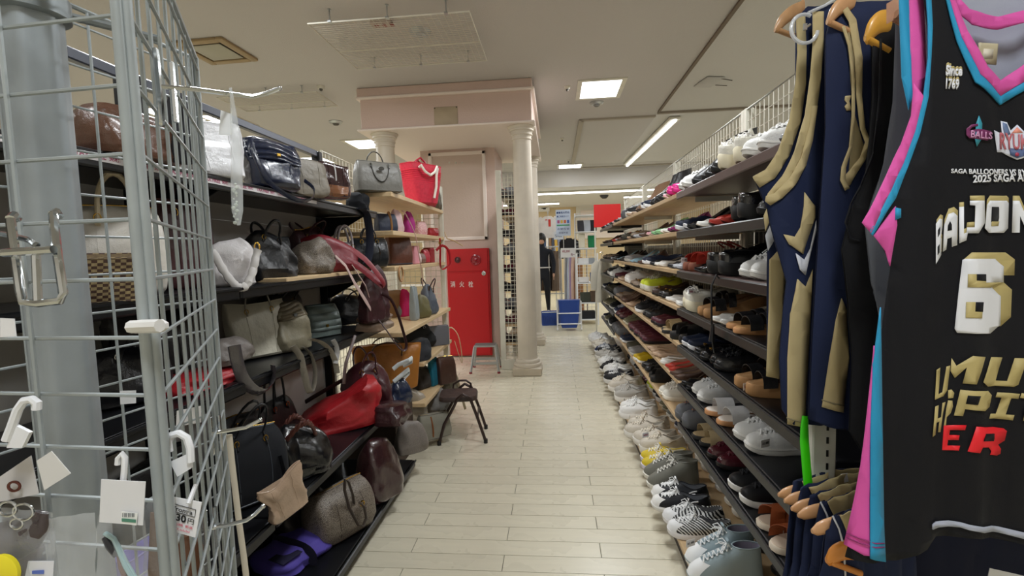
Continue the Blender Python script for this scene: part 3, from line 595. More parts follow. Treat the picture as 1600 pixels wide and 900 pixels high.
# name of colour used in labels : spec
SH = {
 'white leather sneaker': S('sneaker', 'f0efec', lace='f4f4f2', accent='d5d4d0'), 'off-white canvas sneaker': S('sneaker', 'e6e2d6', lace='f0ede4', sole='efe9da', style='cloth'),
 'grey mesh sneaker': S('chunky', 'b5b1a9', lace='c9c5bd', style='cloth', accent='8d8a84'), 'cream chunky sneaker': S('chunky', 'd9d0c0', lace='e6dfd0', sole='ece8e0', accent='b9aa94'),
 'white chunky sneaker': S('chunky', 'efeeea', lace='f6f6f4', sole='f2f1ee', accent='d0cfca'), 'yellow low sneaker': S('sneaker', 'e3c93a', lace='f4f2ee', sole='ded8e6', style='cloth', lining='e9e2ce'),
 'grey suede high-top': S('hightop', '7b7a70', lace='e9e6de', sole='e6e2d6', style='cloth', lining='a5a297'), 'grey canvas low sneaker': S('sneaker', '85827a', lace='8f8c84', sole='ece8dc', style='cloth'),
 'black canvas sneaker': S('sneaker', '26272b', lace='f4f4f2', sole='f2f0ec', toe='f2f0ec', style='cloth', accent='f0f0f0', lining='8d9096'), 'black suede sneaker': S('sneaker', '1c1c1f', lace='222225', sole='eceae6', style='cloth'),
 'zebra-striped sneaker': S('sneaker', '1c1c1e', lace='f4f4f4', sole='f2f0f2', style='zebra', toe='efefef', lining='8f8f92'), 'pale blue high-top': S('hightop', '9fb0b6', lace='f2f3f3', sole='ecebe6', toe='f3f4f4', style='cloth', lining='a9a3b4', accent='8fa0a6'),
 'black running shoe': S('chunky', '232427', lace='dcdcdc', sole='e4e3e0', style='cloth', accent='d8d8d8'), 'navy sneaker': S('sneaker', '26304e', lace='d5d8df', sole='eeeef0', style='cloth'), 'grey running shoe': S('chunky', '6f7074', lace='55565a', sole='5b5c60', style='cloth', accent='a3663f'),
 'black leather loafer': S('loafer', '141416', sole='0f0f10', rough=.25, coat=.3, lining='3a3634'), 'black lace-up shoe': S('lace', '17171a', sole='101011', lace='1c1c1e', rough=.28, coat=.3, lining='33302e'), 'burgundy lace-up shoe': S('lace', '5a1f2a', sole='1c1517', lace='5f2832', rough=.2, coat=.5, lining='d3aea6'),
 'dark brown loafer': S('loafer', '3f2a22', sole='1d1714', rough=.35, lining='6d5546'), 'burgundy slip-on shoe': S('slipon', '55202e', sole='20161a', style='leather', rough=.35, lining='3b1c22'), 'navy slip-on shoe': S('slipon', '222a3f', sole='e8e8ea', style='cloth', lining='5f6675'),
 'black flat shoe': S('flat', '17171a', sole='111112', lining='8a7c6c', rough=.3, coat=.2), 'white pointed flat': S('flat', 'eeece6', sole='cbbfae', lining='cdbfa9', rough=.4), 'pink flat shoe': S('flat', 'e2a3b0', sole='bfae9c', lining='d9b9a9'), 'beige pointed flat': S('flat', 'c2a589', sole='8c745e', lining='cdb59a'), 'silver flat shoe': S('flat', 'b9bbc0', sole='6f6f72', lining='a9a39a', rough=.25),
 'black heeled shoe': S('pump', '151517', sole='0f0f10', lining='6f6258', rough=.22, coat=.4), 'red heeled shoe': S('pump', 'c0392b', sole='8f2a20', lining='c9a58c', rough=.35), 'brown heeled shoe': S('pump', '5b4236', sole='33251e', lining='a58a72'), 'light blue heeled shoe': S('pump', '8fb4c4', sole='7c6a58', lining='b9aa94'), 'green pointed heel': S('pump', '8fc48c', sole='5f7f62', lining='b9c9a4'), 'magenta heeled shoe': S('pump', '8f2a6a', sole='3c1830', lining='b06f97', style='cloth'),
 'black patent platform shoe': S('platform', '101012', sole='141416', rough=.08, coat=1., strap='101012', lining='2c2a2c'), 'white platform sneaker': S('platform', 'e9e5d8', sole='e9e0c4', lace='eeece8', lining='c8c2b4'), 'hot pink glitter shoe': S('platform', 'e0218a', sole='c41275', rough=.25, style='mono', lining='f06bb4') if 0 else S('slipon', 'e0218a', sole='d4187f', rough=.2, coat=.6, lining='f06bb4'),
 'black ankle boot': S('boot', '1b1b1e', sole='111113', lining='3b3836', rough=.35), 'brown ankle boot': S('boot', '8a6a50', sole='3b2a20', lining='b0967c', rough=.6, style='cloth'), 'olive suede shoe': S('lace', '6e6a50', sole='c9c2ae', lace='7d795e', style='cloth', lining='8a8468'), 'lime and grey sneaker': S('chunky', 'c9d436', sole='d9d6c8', lace='b9b6a4', style='cloth', accent='8f8a7a'), 'yellow slip-on shoe': S('slipon', 'c9a920', sole='f2f1ec', style='cloth', lining='9a8430'),
 'tan cork wedge sandal': S('wedge', '1b1a1c', sole='b88a5a', lining='c59a6c', accent='buckle'), 'tan cork slide': S('slide', '1f2023', sole='c08a58', lining='c4945f', accent='buckle'), 'tan leather slide': S('slide', 'a8562e', sole='d9cbb8', lining='d8c4ae', accent='cross'), 'pink and yellow slide': S('slide', 'f07fa5', sole='e6c21c', lining='e58a5a'), 'beige mule': S('slide', 'c4ad84', sole='1d1c1c', lining='b79f78'), 'red strapped sandal': S('wedge', 'c43a2c', sole='7f4632', lining='a8694a', accent='cross'), 'white lace sandal': S('slide', 'e9e7e6', sole='c08a5c', lining='e1d6ca'), 'silver ring sandal': S('slide', 'c9cbcd', sole='2a2a2c', lining='77777a', rough=.12),
 'black strapped sandal': S('wedge', '1a1a1c', sole='1c1b1c', lining='3d3834', accent='cross'), 'grey felt clog': S('clog', '8d8a88', sole='b9b5ad', style='cloth', lining='a39f99'), 'dark olive shoe': S('slipon', '4e4a3c', sole='2b2924', style='cloth', lining='6d6754'), 'taupe loafer': S('loafer', '8f7d6b', sole='3c332b', lining='b5a48e', rough=.5),
}
SHELFN = ['top', 'second', 'third', 'fourth', 'fifth', 'sixth', 'seventh', 'bottom']
# pairs as the photo shows them, near to far: (name, column of the toe) or just name (evenly spaced on)
ROWS = [
 [('silver flat shoe', 1215), ('white leather sneaker', 1185), ('white platform sneaker', 1150), ('black lace-up shoe', 1110), ('black ankle boot', 1100), ('white leather sneaker', 1078), ('hot pink glitter shoe', 1052), ('pink flat shoe', 1040), ('black leather loafer', 1024), ('black ankle boot', 1012), ('navy slip-on shoe', 1002), ('brown ankle boot', 990), ('beige pointed flat', 980), ('black running shoe', 974), ('grey running shoe', 969), ('silver flat shoe', 964), ('black flat shoe', 959), ('pink flat shoe', 955)],
 [('black lace-up shoe', 1190), ('black patent platform shoe', 1140), ('red heeled shoe', 1112), ('white pointed flat', 1100), ('black heeled shoe', 1082), ('navy slip-on shoe', 1064), ('magenta heeled shoe', 1046), ('white pointed flat', 1030), ('green pointed heel', 1019), ('pink flat shoe', 1008), ('brown heeled shoe', 1000), ('silver flat shoe', 990), ('taupe loafer', 984), ('beige pointed flat', 977), ('dark olive shoe', 971), ('brown heeled shoe', 965), ('silver flat shoe', 960), ('red heeled shoe', 955), ('black heeled shoe', 951)],
 [('white leather sneaker', 1155), ('black patent platform shoe', 1110), ('black heeled shoe', 1085), ('red strapped sandal', 1072), ('silver flat shoe', 1052), ('black flat shoe', 1040), ('white pointed flat', 1022), ('black flat shoe', 1012), ('navy slip-on shoe', 1002), ('brown heeled shoe', 994), ('light blue heeled shoe', 984), ('grey felt clog', 976), ('black heeled shoe', 970), ('light blue heeled shoe', 962), ('black flat shoe', 957), ('silver flat shoe', 952)],
 [('tan cork slide', 1135), ('white pointed flat', 1120), ('tan cork wedge sandal', 1096), ('white platform sneaker', 1075), ('white pointed flat', 1050), ('black leather loafer', 1026), ('dark brown loafer', 1014), ('lime and grey sneaker', 1000), ('taupe loafer', 990), ('white chunky sneaker', 974), ('beige pointed flat', 966), ('burgundy slip-on shoe', 958), ('white leather sneaker', 952), ('black running shoe', 947)],
 [('tan cork wedge sandal', 1150), ('black lace-up shoe', 1105), ('black leather loafer', 1088), ('navy slip-on shoe', 1074), ('black strapped sandal', 1048), ('beige mule', 1030), ('burgundy slip-on shoe', 1018), ('black lace-up shoe', 1002), ('black suede sneaker', 990), ('beige pointed flat', 978), ('brown heeled shoe', 970), ('taupe loafer', 962), ('grey running shoe', 956), ('dark olive shoe', 950)],
 [('white leather sneaker', 1146), ('white lace sandal', 1108), ('white leather sneaker', 1078), ('black flat shoe', 1066), ('brown heeled shoe', 1056), ('red heeled shoe', 1042), ('white pointed flat', 1032), ('beige pointed flat', 1020), ('burgundy slip-on shoe', 998), ('burgundy slip-on shoe', 984), ('olive suede shoe', 972), ('burgundy lace-up shoe', 964), ('navy sneaker', 956), ('black suede sneaker', 950), ('olive suede shoe', 945)],
 [('tan leather slide', 1185), ('black suede sneaker', 1140), ('burgundy lace-up shoe', 1102), ('beige mule', 1086), ('grey running shoe', 1064), ('off-white canvas sneaker', 1030), ('black strapped sandal', 1010), ('black lace-up shoe', 1000), ('yellow slip-on shoe', 990), ('grey felt clog', 982), ('black loafer' if 0 else 'dark olive shoe', 976), ('navy slip-on shoe', 968), ('grey running shoe', 960), ('black suede sneaker', 950), ('olive suede shoe', 944)],
 [('pale blue high-top', 1062), ('zebra-striped sneaker', 1036), ('black canvas sneaker', 1023), ('grey suede high-top', 1008), ('yellow low sneaker', 1000), ('cream chunky sneaker', 987), ('white chunky sneaker', 967), ('grey mesh sneaker', 957), ('cream chunky sneaker', 951), ('black running shoe', 949), ('white chunky sneaker', 945), ('black suede sneaker', 942), ('white leather sneaker', 941), ('grey mesh sneaker', 939), ('black running shoe', 937), ('navy sneaker', 935), ('cream chunky sneaker', 933), ('white chunky sneaker', 931)],
]
rs = random.Random(11)
WID = {'flat': .078, 'pump': .078, 'loafer': .086, 'slide': .1, 'wedge': .1, 'chunky': .108, 'platform': .1}
LEN = {k: v['L'] for k, v in SK.items()}
def shelf_row(row, xf, z, lname, last=6.8, toe_out=0.02, fill=(), y_stop=None):
    """lay the pairs of one shelf from the near end; never let two shoes share the same place"""
    y_prev = None; idx = 0; ymin = 1.2
    seq = list(row); far = []
    for item in seq:
        nm, px = item; kind = SH[nm][0]; wd = WID.get(kind, .094)
        y = yat(px, xf-toe_out, z+.03)
        if y_prev is not None: y = max(y, y_prev+2*wd+.025)
        elif y < ymin+wd: y = ymin+wd
        if y > last: break
        y_prev = y; far.append((nm, y, kind, wd))
    # extend to the end of the rack with repeats if there is room
    while y_prev < last-.3 and fill:
        nm = fill[idx % len(fill)]; idx += 1; kind = SH[nm][0]; wd = WID.get(kind, .094); y_prev += 2*wd+.05; far.append((nm, y_prev, kind, wd))
    n = 0
    for i, (nm, y, kind, wd) in enumerate(far):
        nxt = far[i+1][1] if i+1 < len(far) else y+.4
        L_ = LEN.get(kind, .265)
        reps = 1
        sp = nxt-y
        yy = y
        while True:
            for s_ in (0, 1):
                w_ = wd*(.5 if s_ == 0 else .5)
                off = (-1 if s_ == 0 else 1)*(wd/2+.004)
                jx = rs.uniform(0, .028) if lname != 'bottom' else rs.uniform(-.03, .035); rz = R(rs.uniform(-9, 9))
                if kind in ('chunky', 'sneaker', 'hightop') and abs(rz) > R(3): rz *= .6
                if kind == 'boot': zz = z
                lab = f"{'nearer' if s_ == 0 else 'farther'} {nm}, {ORD[n]} pair from the near end on the rack's {lname} shelf"
                put_shoe(SH[nm], xf-toe_out+L_/2+jx, yy+off, z+.0005, rz, lab, 'shoes on the '+lname+' shelf of the shoe rack', mirror=(s_ == 1))
            n += 1; yy += 2*wd+.03
            if yy+wd+.02 > nxt-.02-wd or yy > last or (nxt-y) > .75 and reps > 1: break
            reps += 1
FILL = [['black flat shoe', 'silver flat shoe'], ['brown heeled shoe', 'black heeled shoe'], ['black heeled shoe', 'taupe loafer'], ['black lace-up shoe', 'taupe loafer', 'grey running shoe'], ['dark olive shoe', 'black leather loafer', 'navy slip-on shoe'], ['olive suede shoe', 'burgundy slip-on shoe', 'black suede sneaker'], ['navy slip-on shoe', 'grey running shoe', 'black suede sneaker'], ['white chunky sneaker', 'navy sneaker', 'grey mesh sneaker', 'cream chunky sneaker']]
for k, row in enumerate(ROWS):
    shelf_row(row, XL[k], LZ[k], SHELFN[k], 6.75, .02 if k < 7 else .05, FILL[k])
# second row on the deep bottom shelf, behind the sneakers
kk = 0; y = 1.3
BACKROW = ['black suede sneaker', 'black lace-up shoe', 'silver ring sandal', 'black strapped sandal', 'off-white canvas sneaker', 'white leather sneaker', 'grey mesh sneaker', 'black running shoe', 'navy slip-on shoe', 'grey suede high-top', 'olive suede shoe', 'black running shoe', 'lime and grey sneaker', 'burgundy lace-up shoe', 'grey felt clog', 'black suede sneaker', 'white chunky sneaker', 'black leather loafer']
while y < 5.6:
    nm = BACKROW[kk % len(BACKROW)]; wd = WID.get(SH[nm][0], .094)
    for s_ in (0, 1): put_shoe(SH[nm], .5+.265+.133+.02*0, y+(-1 if s_ == 0 else 1)*(wd/2+.003), LZ[7]+.0005, R(rs.uniform(-2, 2)), f"{'nearer' if s_ == 0 else 'farther'} {nm}, {ORD[kk]} pair along the rear row of the bottom shelf", 'shoes in the rear row of the bottom shelf', mirror=(s_ == 1)).scale = (.78, (-1 if s_ == 1 else 1)*.9, .9)
    kk += 1; y += 2*wd+.05
# shelves of the wire-sided rack behind the column: small dark shoes seen through the mesh
nn = 0
for q_, z in enumerate(RSH):
    for i_ in range(2):
        nm = ['black leather loafer', 'dark brown loafer', 'burgundy lace-up shoe', 'dark olive shoe', 'grey running shoe', 'black lace-up shoe'][(q_*2+i_) % 6]
        put_shoe(SH[nm], -.52+.0*i_, 5.6+.16*i_, z+.0005, PI, f"{nm} on the {ORD[q_]} shelf up behind the white wire mesh, {'nearer' if i_ == 0 else 'farther'} one", 'shoes behind the wire mesh')
def smooth(pts, k=3):
    out = []
    for i in range(len(pts)-1):
        p0 = pts[max(0, i-1)]; p1 = pts[i]; p2 = pts[i+1]; p3 = pts[min(len(pts)-1, i+2)]
        for j in range(k):
            t = j/k; out.append(.5*((2*p1)+(p2-p0)*t+(2*p0-5*p1+4*p2-p3)*t*t+(3*p1-p0-3*p2+p3)*t*t*t))
    return out+[pts[-1]]
SM = lambda l: smooth([Vector(q) for q in l])
# ------------------------------------------------------------------ bags (front = -y, width along x, before turning)
def srect(w_, d_, e, n=28, cx=0, cy=0):
    out = []
    for j in range(n):
        a = 2*PI*(j+.5)/n; c_, s_ = math.cos(a), math.sin(a)
        out.append((cx+w_/2*math.copysign(abs(c_)**e, c_), cy+d_/2*math.copysign(abs(s_)**e, s_)))
    return out
def bag(name, w_, h, d_, m_, shape='tote', trim=None, metal=GOLD, handles=None, hm=None, sag=.0, flap=None, seed=1, hl=.16, hr=.006, strap=None, gusset=None, extras=(), fold=.0, parts_only=False, panel=None, tag_=False, wedge=0.):
    root = thing(name, '', 'bag'); rg = random.Random(seed); n = 44 if sag > .4 else 32; hm = hm or trim or m_; trim = trim or m_
    prof = {  # (height share, width share, depth share, roundness)
     'tote': [(0, .8, .72, .45), (.03, .88, .9, .4), (.12, .92, 1, .35), (.5, .96, .9, .38), (.85, 1, .62, .45), (.98, 1.0, .42, .5), (1, .99, .36, .5)],
     'taper': [(0, .78, .8, .45), (.04, .84, .95, .35), (.5, .93, .85, .35), (.95, 1, .55, .4), (1, 1, .4, .5)],
     'flare': [(0, .62, .7, .45), (.04, .68, .85, .4), (.5, .84, 1, .4), (.97, 1.0, 1.0, .45), (1, 1, .97, .45)],
     'satchel': [(0, .9, .85, .3), (.04, .97, .97, .25), (.3, 1, 1, .22), (.7, .97, .82, .25), (.93, .92, .5, .3), (1, .88, .3, .35)],
     'box': [(0, .95, .9, .22), (.04, 1, 1, .18), (.5, 1, 1, .18), (.95, 1, .98, .18), (1, .96, .9, .22)],
     'boston': [(0, .86, .6, .5), (.06, .94, .84, .42), (.25, 1, 1, .35), (.55, 1.0, .95, .35), (.8, .97, .72, .4), (.93, .9, .42, .5), (1, .8, .12, .6)],
     'round': [(0, .35, .6, .8), (.06, .6, .9, .7), (.2, .84, 1, .6), (.5, 1, 1, .55), (.8, .84, .95, .6), (.94, .58, .8, .7), (1, .3, .5, .8)],
     'slouch': [(0, .85, .7, .6), (.05, .95, .9, .55), (.25, 1, 1, .5), (.5, .95, .88, .55), (.72, .86, .7, .6), (.88, .72, .5, .7), (.97, .55, .3, .8), (1, .45, .16, .8)],
     'pouch': [(0, .9, .5, .5), (.08, .98, .85, .5), (.4, 1, 1, .5), (.8, .96, .7, .5), (1, .9, .15, .5)],
     'lying': [(0, .9, .92, .5), (.1, .98, 1, .45), (.45, 1, 1, .45), (.8, .94, .9, .5), (.95, .8, .78, .55), (1, .5, .5, .6)]}[shape]
    # resample the profile
    rows = []; K = 20 if sag > .4 else 12
    for i in range(K+1):
        t = i/K
        for a, b in zip(prof, prof[1:]):
            if a[0] <= t <= b[0]+1e-9: u = (t-a[0])/(b[0]-a[0]); rows.append(tuple(a[q]+(b[q]-a[q])*u for q in range(4))); break
    rows = [prof[0], prof[1]]+[r_ for r_ in rows if r_[0] > prof[1][0]+.01]
    ph = [rg.uniform(0, 6.28) for _ in range(6)]
    def defo(x, y, z):
        if wedge: z *= (1+wedge*2*x/w_)/(1+wedge)
        t = z/h; k = sag*min(1, z/(.1*h))
        fx = math.sin(x/w_*9+ph[0])*math.cos(t*5+ph[1]); fy = math.sin(x/w_*13+t*4+ph[2])+.6*math.sin(t*9+x/w_*5+ph[3])
        if sag > .4 and z > .01:
            p_ = Vector((x*11, y*11+seed*3.1, z*16)); nz_ = noise.noise(p_)+.5*(1-abs(noise.noise(p_*2.1))*2)**3; rr_ = math.hypot(x, y)+1e-6; am = .011*min(1.2, sag)*nz_; x += am*x/rr_; y += am*y/rr_
        return (x*(1+.05*k*math.sin(t*6+ph[4])), y*(1+.16*k*fy)+ .1*k*d_*fx*t - fold*h*t*t, z*(1-.0*k) + k*.09*h*t*math.sin(x/w_*5+ph[5]) )
    rings = [[defo(x, y, r_[0]*h) for x, y in srect(w_*r_[1], d_*r_[2], r_[3], n)] for r_ in rows]
    m = MB(); m.loft(rings); body = m.build('body', m_, root)
    def fr(t, u=0., s_=-1, off=.0):     # a point on the front (or back) face: t height share, u -1..1
        for a, b in zip(rows, rows[1:]):
            if a[0] <= t <= b[0]+1e-9: q = (t-a[0])/(b[0]-a[0]); W_ = (a[1]+(b[1]-a[1])*q)*w_/2; D_ = (a[2]+(b[2]-a[2])*q)*d_/2; E_ = a[3]+(b[3]-a[3])*q; break
        else: W_ = rows[-1][1]*w_/2; D_ = rows[-1][2]*d_/2; E_ = rows[-1][3]
        cx = min(.999, abs(u)); si = (1-min(.999, cx**(1/E_))**2)**.5
        return Vector(defo(u*W_, s_*(D_*si**E_), t*h)) + Vector((0, s_*off, 0))
    if shape in ('tote', 'satchel', 'box', 'taper', 'flare') or trim is not m_:
        m = MB(); m.tube([Vector(q)*1.0+Vector((0, 0, .0)) for q in rings[-1]], .0028, 5, closed=True)
        if trim is not m_ or shape in ('satchel', 'box'): m.tube([(q[0]*1.003, q[1]*1.01, q[2]) for q in rings[1]], .0026, 5, closed=True)
        m.build('piping', trim, root)
    if shape in ('boston', 'pouch', 'satchel'):
        m = MB(); zt = [Vector(defo(u*w_*.42, 0, h*1.004)) for u in (-1, -.6, -.2, .2, .6, 1)]; m.tube(zt, .003, 6); m.build('zip', metal, root)
    for ci in range(2 if shape in ('boston', 'tote', 'taper') else 0):   # vertical seams on the front
        u = -.45+.9*ci; m = MB(); m.tube([fr(t_, u, -1, .0006) for t_ in (.05, .2, .35, .5, .65, .8, .95)], .0022, 5, flat=.6); m.build('seam', trim, root)
    if panel:
        m = MB(); rr = []
        for t_ in (.02, .12, .24, .36): rr.append([fr(t_, u, -1, .0018) for u in (-.97, -.7, -.35, 0, .35, .7, .97)])
        for i in range(3): m.add(rr[i]+rr[i+1], [(q, q+1, q+8, q+7) for q in range(6)])
        m.build('lower_panel', panel, root)
    if flap:
        fm, ft = flap if isinstance(flap, tuple) else (m_, flap); m = MB(); rr = []
        top = [fr(.97, u, 1, .004) for u in (-.96, -.6, -.2, .2, .6, .96)]
        ov = [Vector((p.x, 0, h*1.02+.004)) for p in top]
        rr = [top, ov]+[[fr(max(.02, 1-ft*q), u*(1-.05*q*q), -1, .006+.003*math.sin(u*5+q*3)) for u in (-.98, -.6, -.2, .2, .6, .98)] for q in (.02, .3, .6, .85, 1)]
        for i in range(len(rr)-1): m.add(rr[i]+rr[i+1], [(q, q+1, q+7, q+6) for q in range(5)])
        f_ = m.build('flap', fm, root); sm = f_.modifiers.new('s', 'SOLIDIFY'); sm.thickness = .003; sm.offset = 1
        c_ = fr(1-ft*.8, 0, -1, .012); m = MB(); m.box(c_, (.022, .006, .018), ch=.002); m.build('clasp', metal, root)
    if handles:
        for s_ in (-1, 1):
            if handles == 'one' and s_ == 1: continue
            m = MB(); u = .42; a = fr(.93, -u, s_, .004); b = fr(.93, u, s_, .004); wd = (b-a).length/2; c_ = (a+b)/2
            pts = [fr(.78, -u, s_, .006)]
            for i in range(11):
                th = PI*i/10; dx = -math.cos(th)*wd; dz = math.sin(th)
                if handles in ('up', 'one'): pts.append(c_+Vector((dx, s_*.0, dz*hl+.0)))
                elif handles == 'down' and s_ == -1: pts.append(c_+Vector((dx, -.008-.03*math.sin(th), (.03*math.sin(th*2)**2 if 0 else 0)-dz*hl)))
                elif handles == 'down': pts.append(c_+Vector((dx, .0, dz*hl*.75)))
                elif handles == 'droop': pts.append(c_+Vector((dx, s_*(.02+.05*math.sin(th)), dz*hl*.35)))
                elif handles == 'lean': pts.append(c_+Vector((dx+.03*math.sin(th), -.09*math.sin(th)*hl/.16, dz*hl*.75)))
            pts.append(fr(.78, u, s_, .006))
            m.tube(pts, hr, 8, flat=.75); m.build('handle', hm, root)
            m = MB()
            for q in (-u, u):
                p = fr(.86, q, s_, .007); m.tube([p+Vector((.011*math.cos(a_), 0, .011*math.sin(a_))) for a_ in [2*PI*k/10 for k in range(10)]], .0022, 5, closed=True)
            m.build('ring', metal, root)['kind'] = 'stuff'
    if strap:       # long strap lying down the front: list of (u, dy, dz) from the top corners
        m = MB(); m.tube(SM(strap['pts']), strap.get('r', .009), 6, flat=strap.get('flat', .22), up=strap.get('up', (.35, -.9, 0))); m.build('strap', strap.get('m', trim), root)
    if tag_:
        p = fr(.55, .55, -1, .012); m = MB(); m.box((p.x, p.y, p.z), (.045, .0015, .03), R(4)); tg = m.build('price_tag', mat('f1efec', .5), root); m = MB(); put_text(m, '¥1,280', (p.x-.018, p.y-.0012, p.z-.004), (.034, 0, 0), (0, 0, .009), .02)
        m.build('lettering', mat('3b3b3b', .5), tg, False)
    root['_h'] = h
    return root, fr
def setb(rt, label, x, y, z, rz=90, pitch=0., roll=0., group=None, cat='bag', sc3=None, bb=None, **kw):
    o = rt[0] if isinstance(rt, tuple) else rt
    o.location = (x, y, z+.001); o.rotation_euler = (R(pitch), R(roll), R(rz)); o['label'] = label; o['category'] = cat
    if group: o['group'] = group
    if sc3: o.scale = sc3
    if '_h' in o: del o['_h']
    if bb: size(o, *bb, **kw)
    return o
Z1, Z2, Z3, Z4, Z5 = [z for _, z in LS]
lea = lambda h_, r_=.42, c_=0., s_=1.: mat(h_, r_, style='leather', coat=c_, sc_=s_)
clo = lambda h_, s_=1.: mat(h_, .8, style='cloth', sc_=s_)
NAVY = lea('1e2740', .25, .5); BLACKL = lea('17181b', .35); TAUPE = lea('8b8478', .45); WHITEL = lea('e4e2e0', .4); MONO = mat('8f8578', .5, style='mono', h2='574d44'); BROWNP = lea('3a2023', .12, .9); REDL = lea('b32028', .42); MAROON = lea('4a2229', .28, .3); MUST = lea('a86a22', .42)
def seen(o):
    mw = Matrix.LocRotScale(o.location, o.rotation_euler, o.scale); xs = []; ys = []
    for v in o.children[0].data.vertices:
        d = mw @ v.co - CAM; q = d.dot(fw); xs.append(800+F*d.dot(rv)/q); ys.append(450-F*d.dot(uv)/q)
    return min(xs), min(ys), max(xs), max(ys)
def size(o, x0, y0, x1, y1, xr=(-1.26, -1.0), lim=(.7, 1.6), fixx=False):
    '''true position along the shelf, width and height of a bag, solved from where its corners stand in the photograph'''
    if o.location.z < .5: xr = (xr[0], -.9)
    for it in range(22):
        a, b, c_, d_ = seen(o); e = .01
        low = abs(o.location.z-EYE) > .25
        o.location.y += e; a2, b2, c2, d2 = seen(o); o.location.y -= e
        gc = ((a2+c2)-(a+c_))/2/e; gb = (d2-d_)/e
        o.location.x += e; a3, b3, c3, d3 = seen(o); o.location.x -= e; gx = ((a3+c3)-(a+c_))/2/e
        if low and not fixx:
            o.location.y += max(-.1, min(.1, (y1-d_)/gb*.6)); nx = o.location.x+max(-.06, min(.06, ((x0+x1)/2-(a+c_)/2)/gx*.6)); o.location.x = max(xr[0], min(xr[1], nx))
            if nx != o.location.x: o.location.y += max(-.12, min(.12, ((x0+x1)/2-(a+c_)/2)/gc*.5))
        elif abs(gc) > 5: o.location.y += max(-.15, min(.15, ((x0+x1)/2-(a+c_)/2)/gc*.7))
        k = max(.8, min(1.25, ((x1-x0)/(c_-a))**.6)); o.scale.x = max(lim[0], min(lim[1], o.scale.x*k)); o.scale.y = max(.75, min(1.25, o.scale.y*k**.5))
        k = max(.8, min(1.25, ((y1-y0)/(d_-b))**.6)); o.scale.z = max(lim[0], min(lim[1], o.scale.z*k))
    if DEBUG: a, b, c_, d_ = seen(o); print('FIT %-90s loc %.2f %.2f sc %.2f %.2f %.2f  err %d %d %d %d' % (o['label'][:88], *o.location[:2], *o.scale, a-x0, b-y0, c_-x1, d_-y1))
DEBUG = False
G1 = 'bags on the top black shelf'
# ---- top black shelf
b = bag('handbag', .34, .17, .2, lea('6b4a3a', .3, .3), 'lying', sag=.5, seed=2, handles=None); setb(b, 'glossy brown leather bag lying on the top black shelf behind the wire stand', -1.2, 1.0, Z1, 84, group=G1, bb=(103, 173, 290, 262))
b = bag('shoulder_bag', .2, .24, .1, lea('7a3b2a', .35), 'tote', handles='up', hl=.12, seed=4); setb(b, 'reddish-brown bag with upright strap on the top black shelf, left of the brown roll', -1.22, .73, Z1, 80, group=G1)
b = bag('shoulder_bag', .3, .25, .11, lea('dfe0e4', .25, .3), 'taper', sag=.5, seed=5, handles=None); setb(b, 'silvery white bag leaning on the top black shelf behind the hanging plastic sleeve', -1.19, 1.48, Z1, 70, pitch=-8, group=G1, bb=(270, 180, 380, 285))
b = bag('folded_bag', .07, .27, .08, clo('2a2b30'), 'pouch', sag=.8, seed=6); setb(b, 'black rolled fabric bag standing upright beside the silvery white bag', -1.2, 1.285, Z1, 90, group=G1, bb=(314, 155, 336, 250))
b = bag('handbag', .3, .26, .14, NAVY, 'tote', sag=.9, seed=7, handles=None, metal=GOLD, flap=(NAVY, .45), strap=dict(pts=[(-.13, -.05, .2), (-.13, -.09, .12), (-.11, -.12, .02), (-.04, -.15, -.06), (.05, -.16, -.09), (.12, -.15, -.06), (.15, -.12, .0), (.13, -.08, .05)], m=NAVY, r=.013, flat=.2)); setb(b, 'glossy navy bag with gold rings and strap drooping over the top black shelf', -1.2, 1.78, Z1, 60, pitch=-6, group=G1, bb=(372, 215, 470, 303))
b = bag('tote_bag', .27, .2, .13, TAUPE, 'tote', sag=.5, seed=8); setb(b, 'grey-brown plain tote on the top black shelf right of the glossy navy bag', -1.2, 2.12, Z1, 60, group=G1, bb=(448, 248, 508, 310))
b = bag('shoulder_bag', .21, .21, .14, BROWNP, 'taper', sag=.5, seed=9, panel=lea('8a5a3c', .15, .8), metal=SILV, strap=dict(pts=[(-.02, -.07, .2), (-.02, -.085, .16), (-.02, -.09, .1)], m=mat('e9e9ea', .3), r=.005)); setb(b, 'black and copper patent bag with white zip pull on the top black shelf', -1.19, 2.45, Z1, 50, group=G1, bb=(500, 252, 542, 313))
b = bag('pouch', .2, .07, .12, clo('1d1f24'), 'lying', sag=1., seed=10); setb(b, 'black cloth bag whose wide strap hangs off the end of the top black shelf', -1.13, 2.66, Z1, 90, group=G1, bb=(540, 300, 578, 332))
# ---- wooden boards, upper three
G2 = 'bags on the wooden boards of the left shelving'
wz = [z for z in WZ]
b = bag('handbag', .33, .21, .15, lea('77756f', .4), 'satchel', handles='down', hl=.13, hm=lea('46443f', .4), seed=11, metal=CHROME, sag=.15); o = setb(b, 'grey leather satchel with looped handles on the top wooden board', -1.09, 2.97, wz[0], 40, group=G2, bb=(551, 250, 629, 304))
m = MB(); m.loft([[(.022*k*math.cos(2*PI*j/16), -.078-dy, .155+.014*k*math.sin(2*PI*j/16)) for j in range(16)] for k, dy in ((1, 0), (.9, .004))]); m.build('badge', lea('4c4a45', .3), o)
KN = mat('d9203f', .5, style='weave', h2='ee4a62', sc_=.8)
b = bag('woven_tote', .3, .27, .16, KN, 'flare', handles=None, seed=12); o = setb(b, 'bright red woven basket tote with white rope handles on the top wooden board', -1.09, 3.42, wz[0], 60, group=G2, bb=(624, 253, 689, 322))
m = MB()
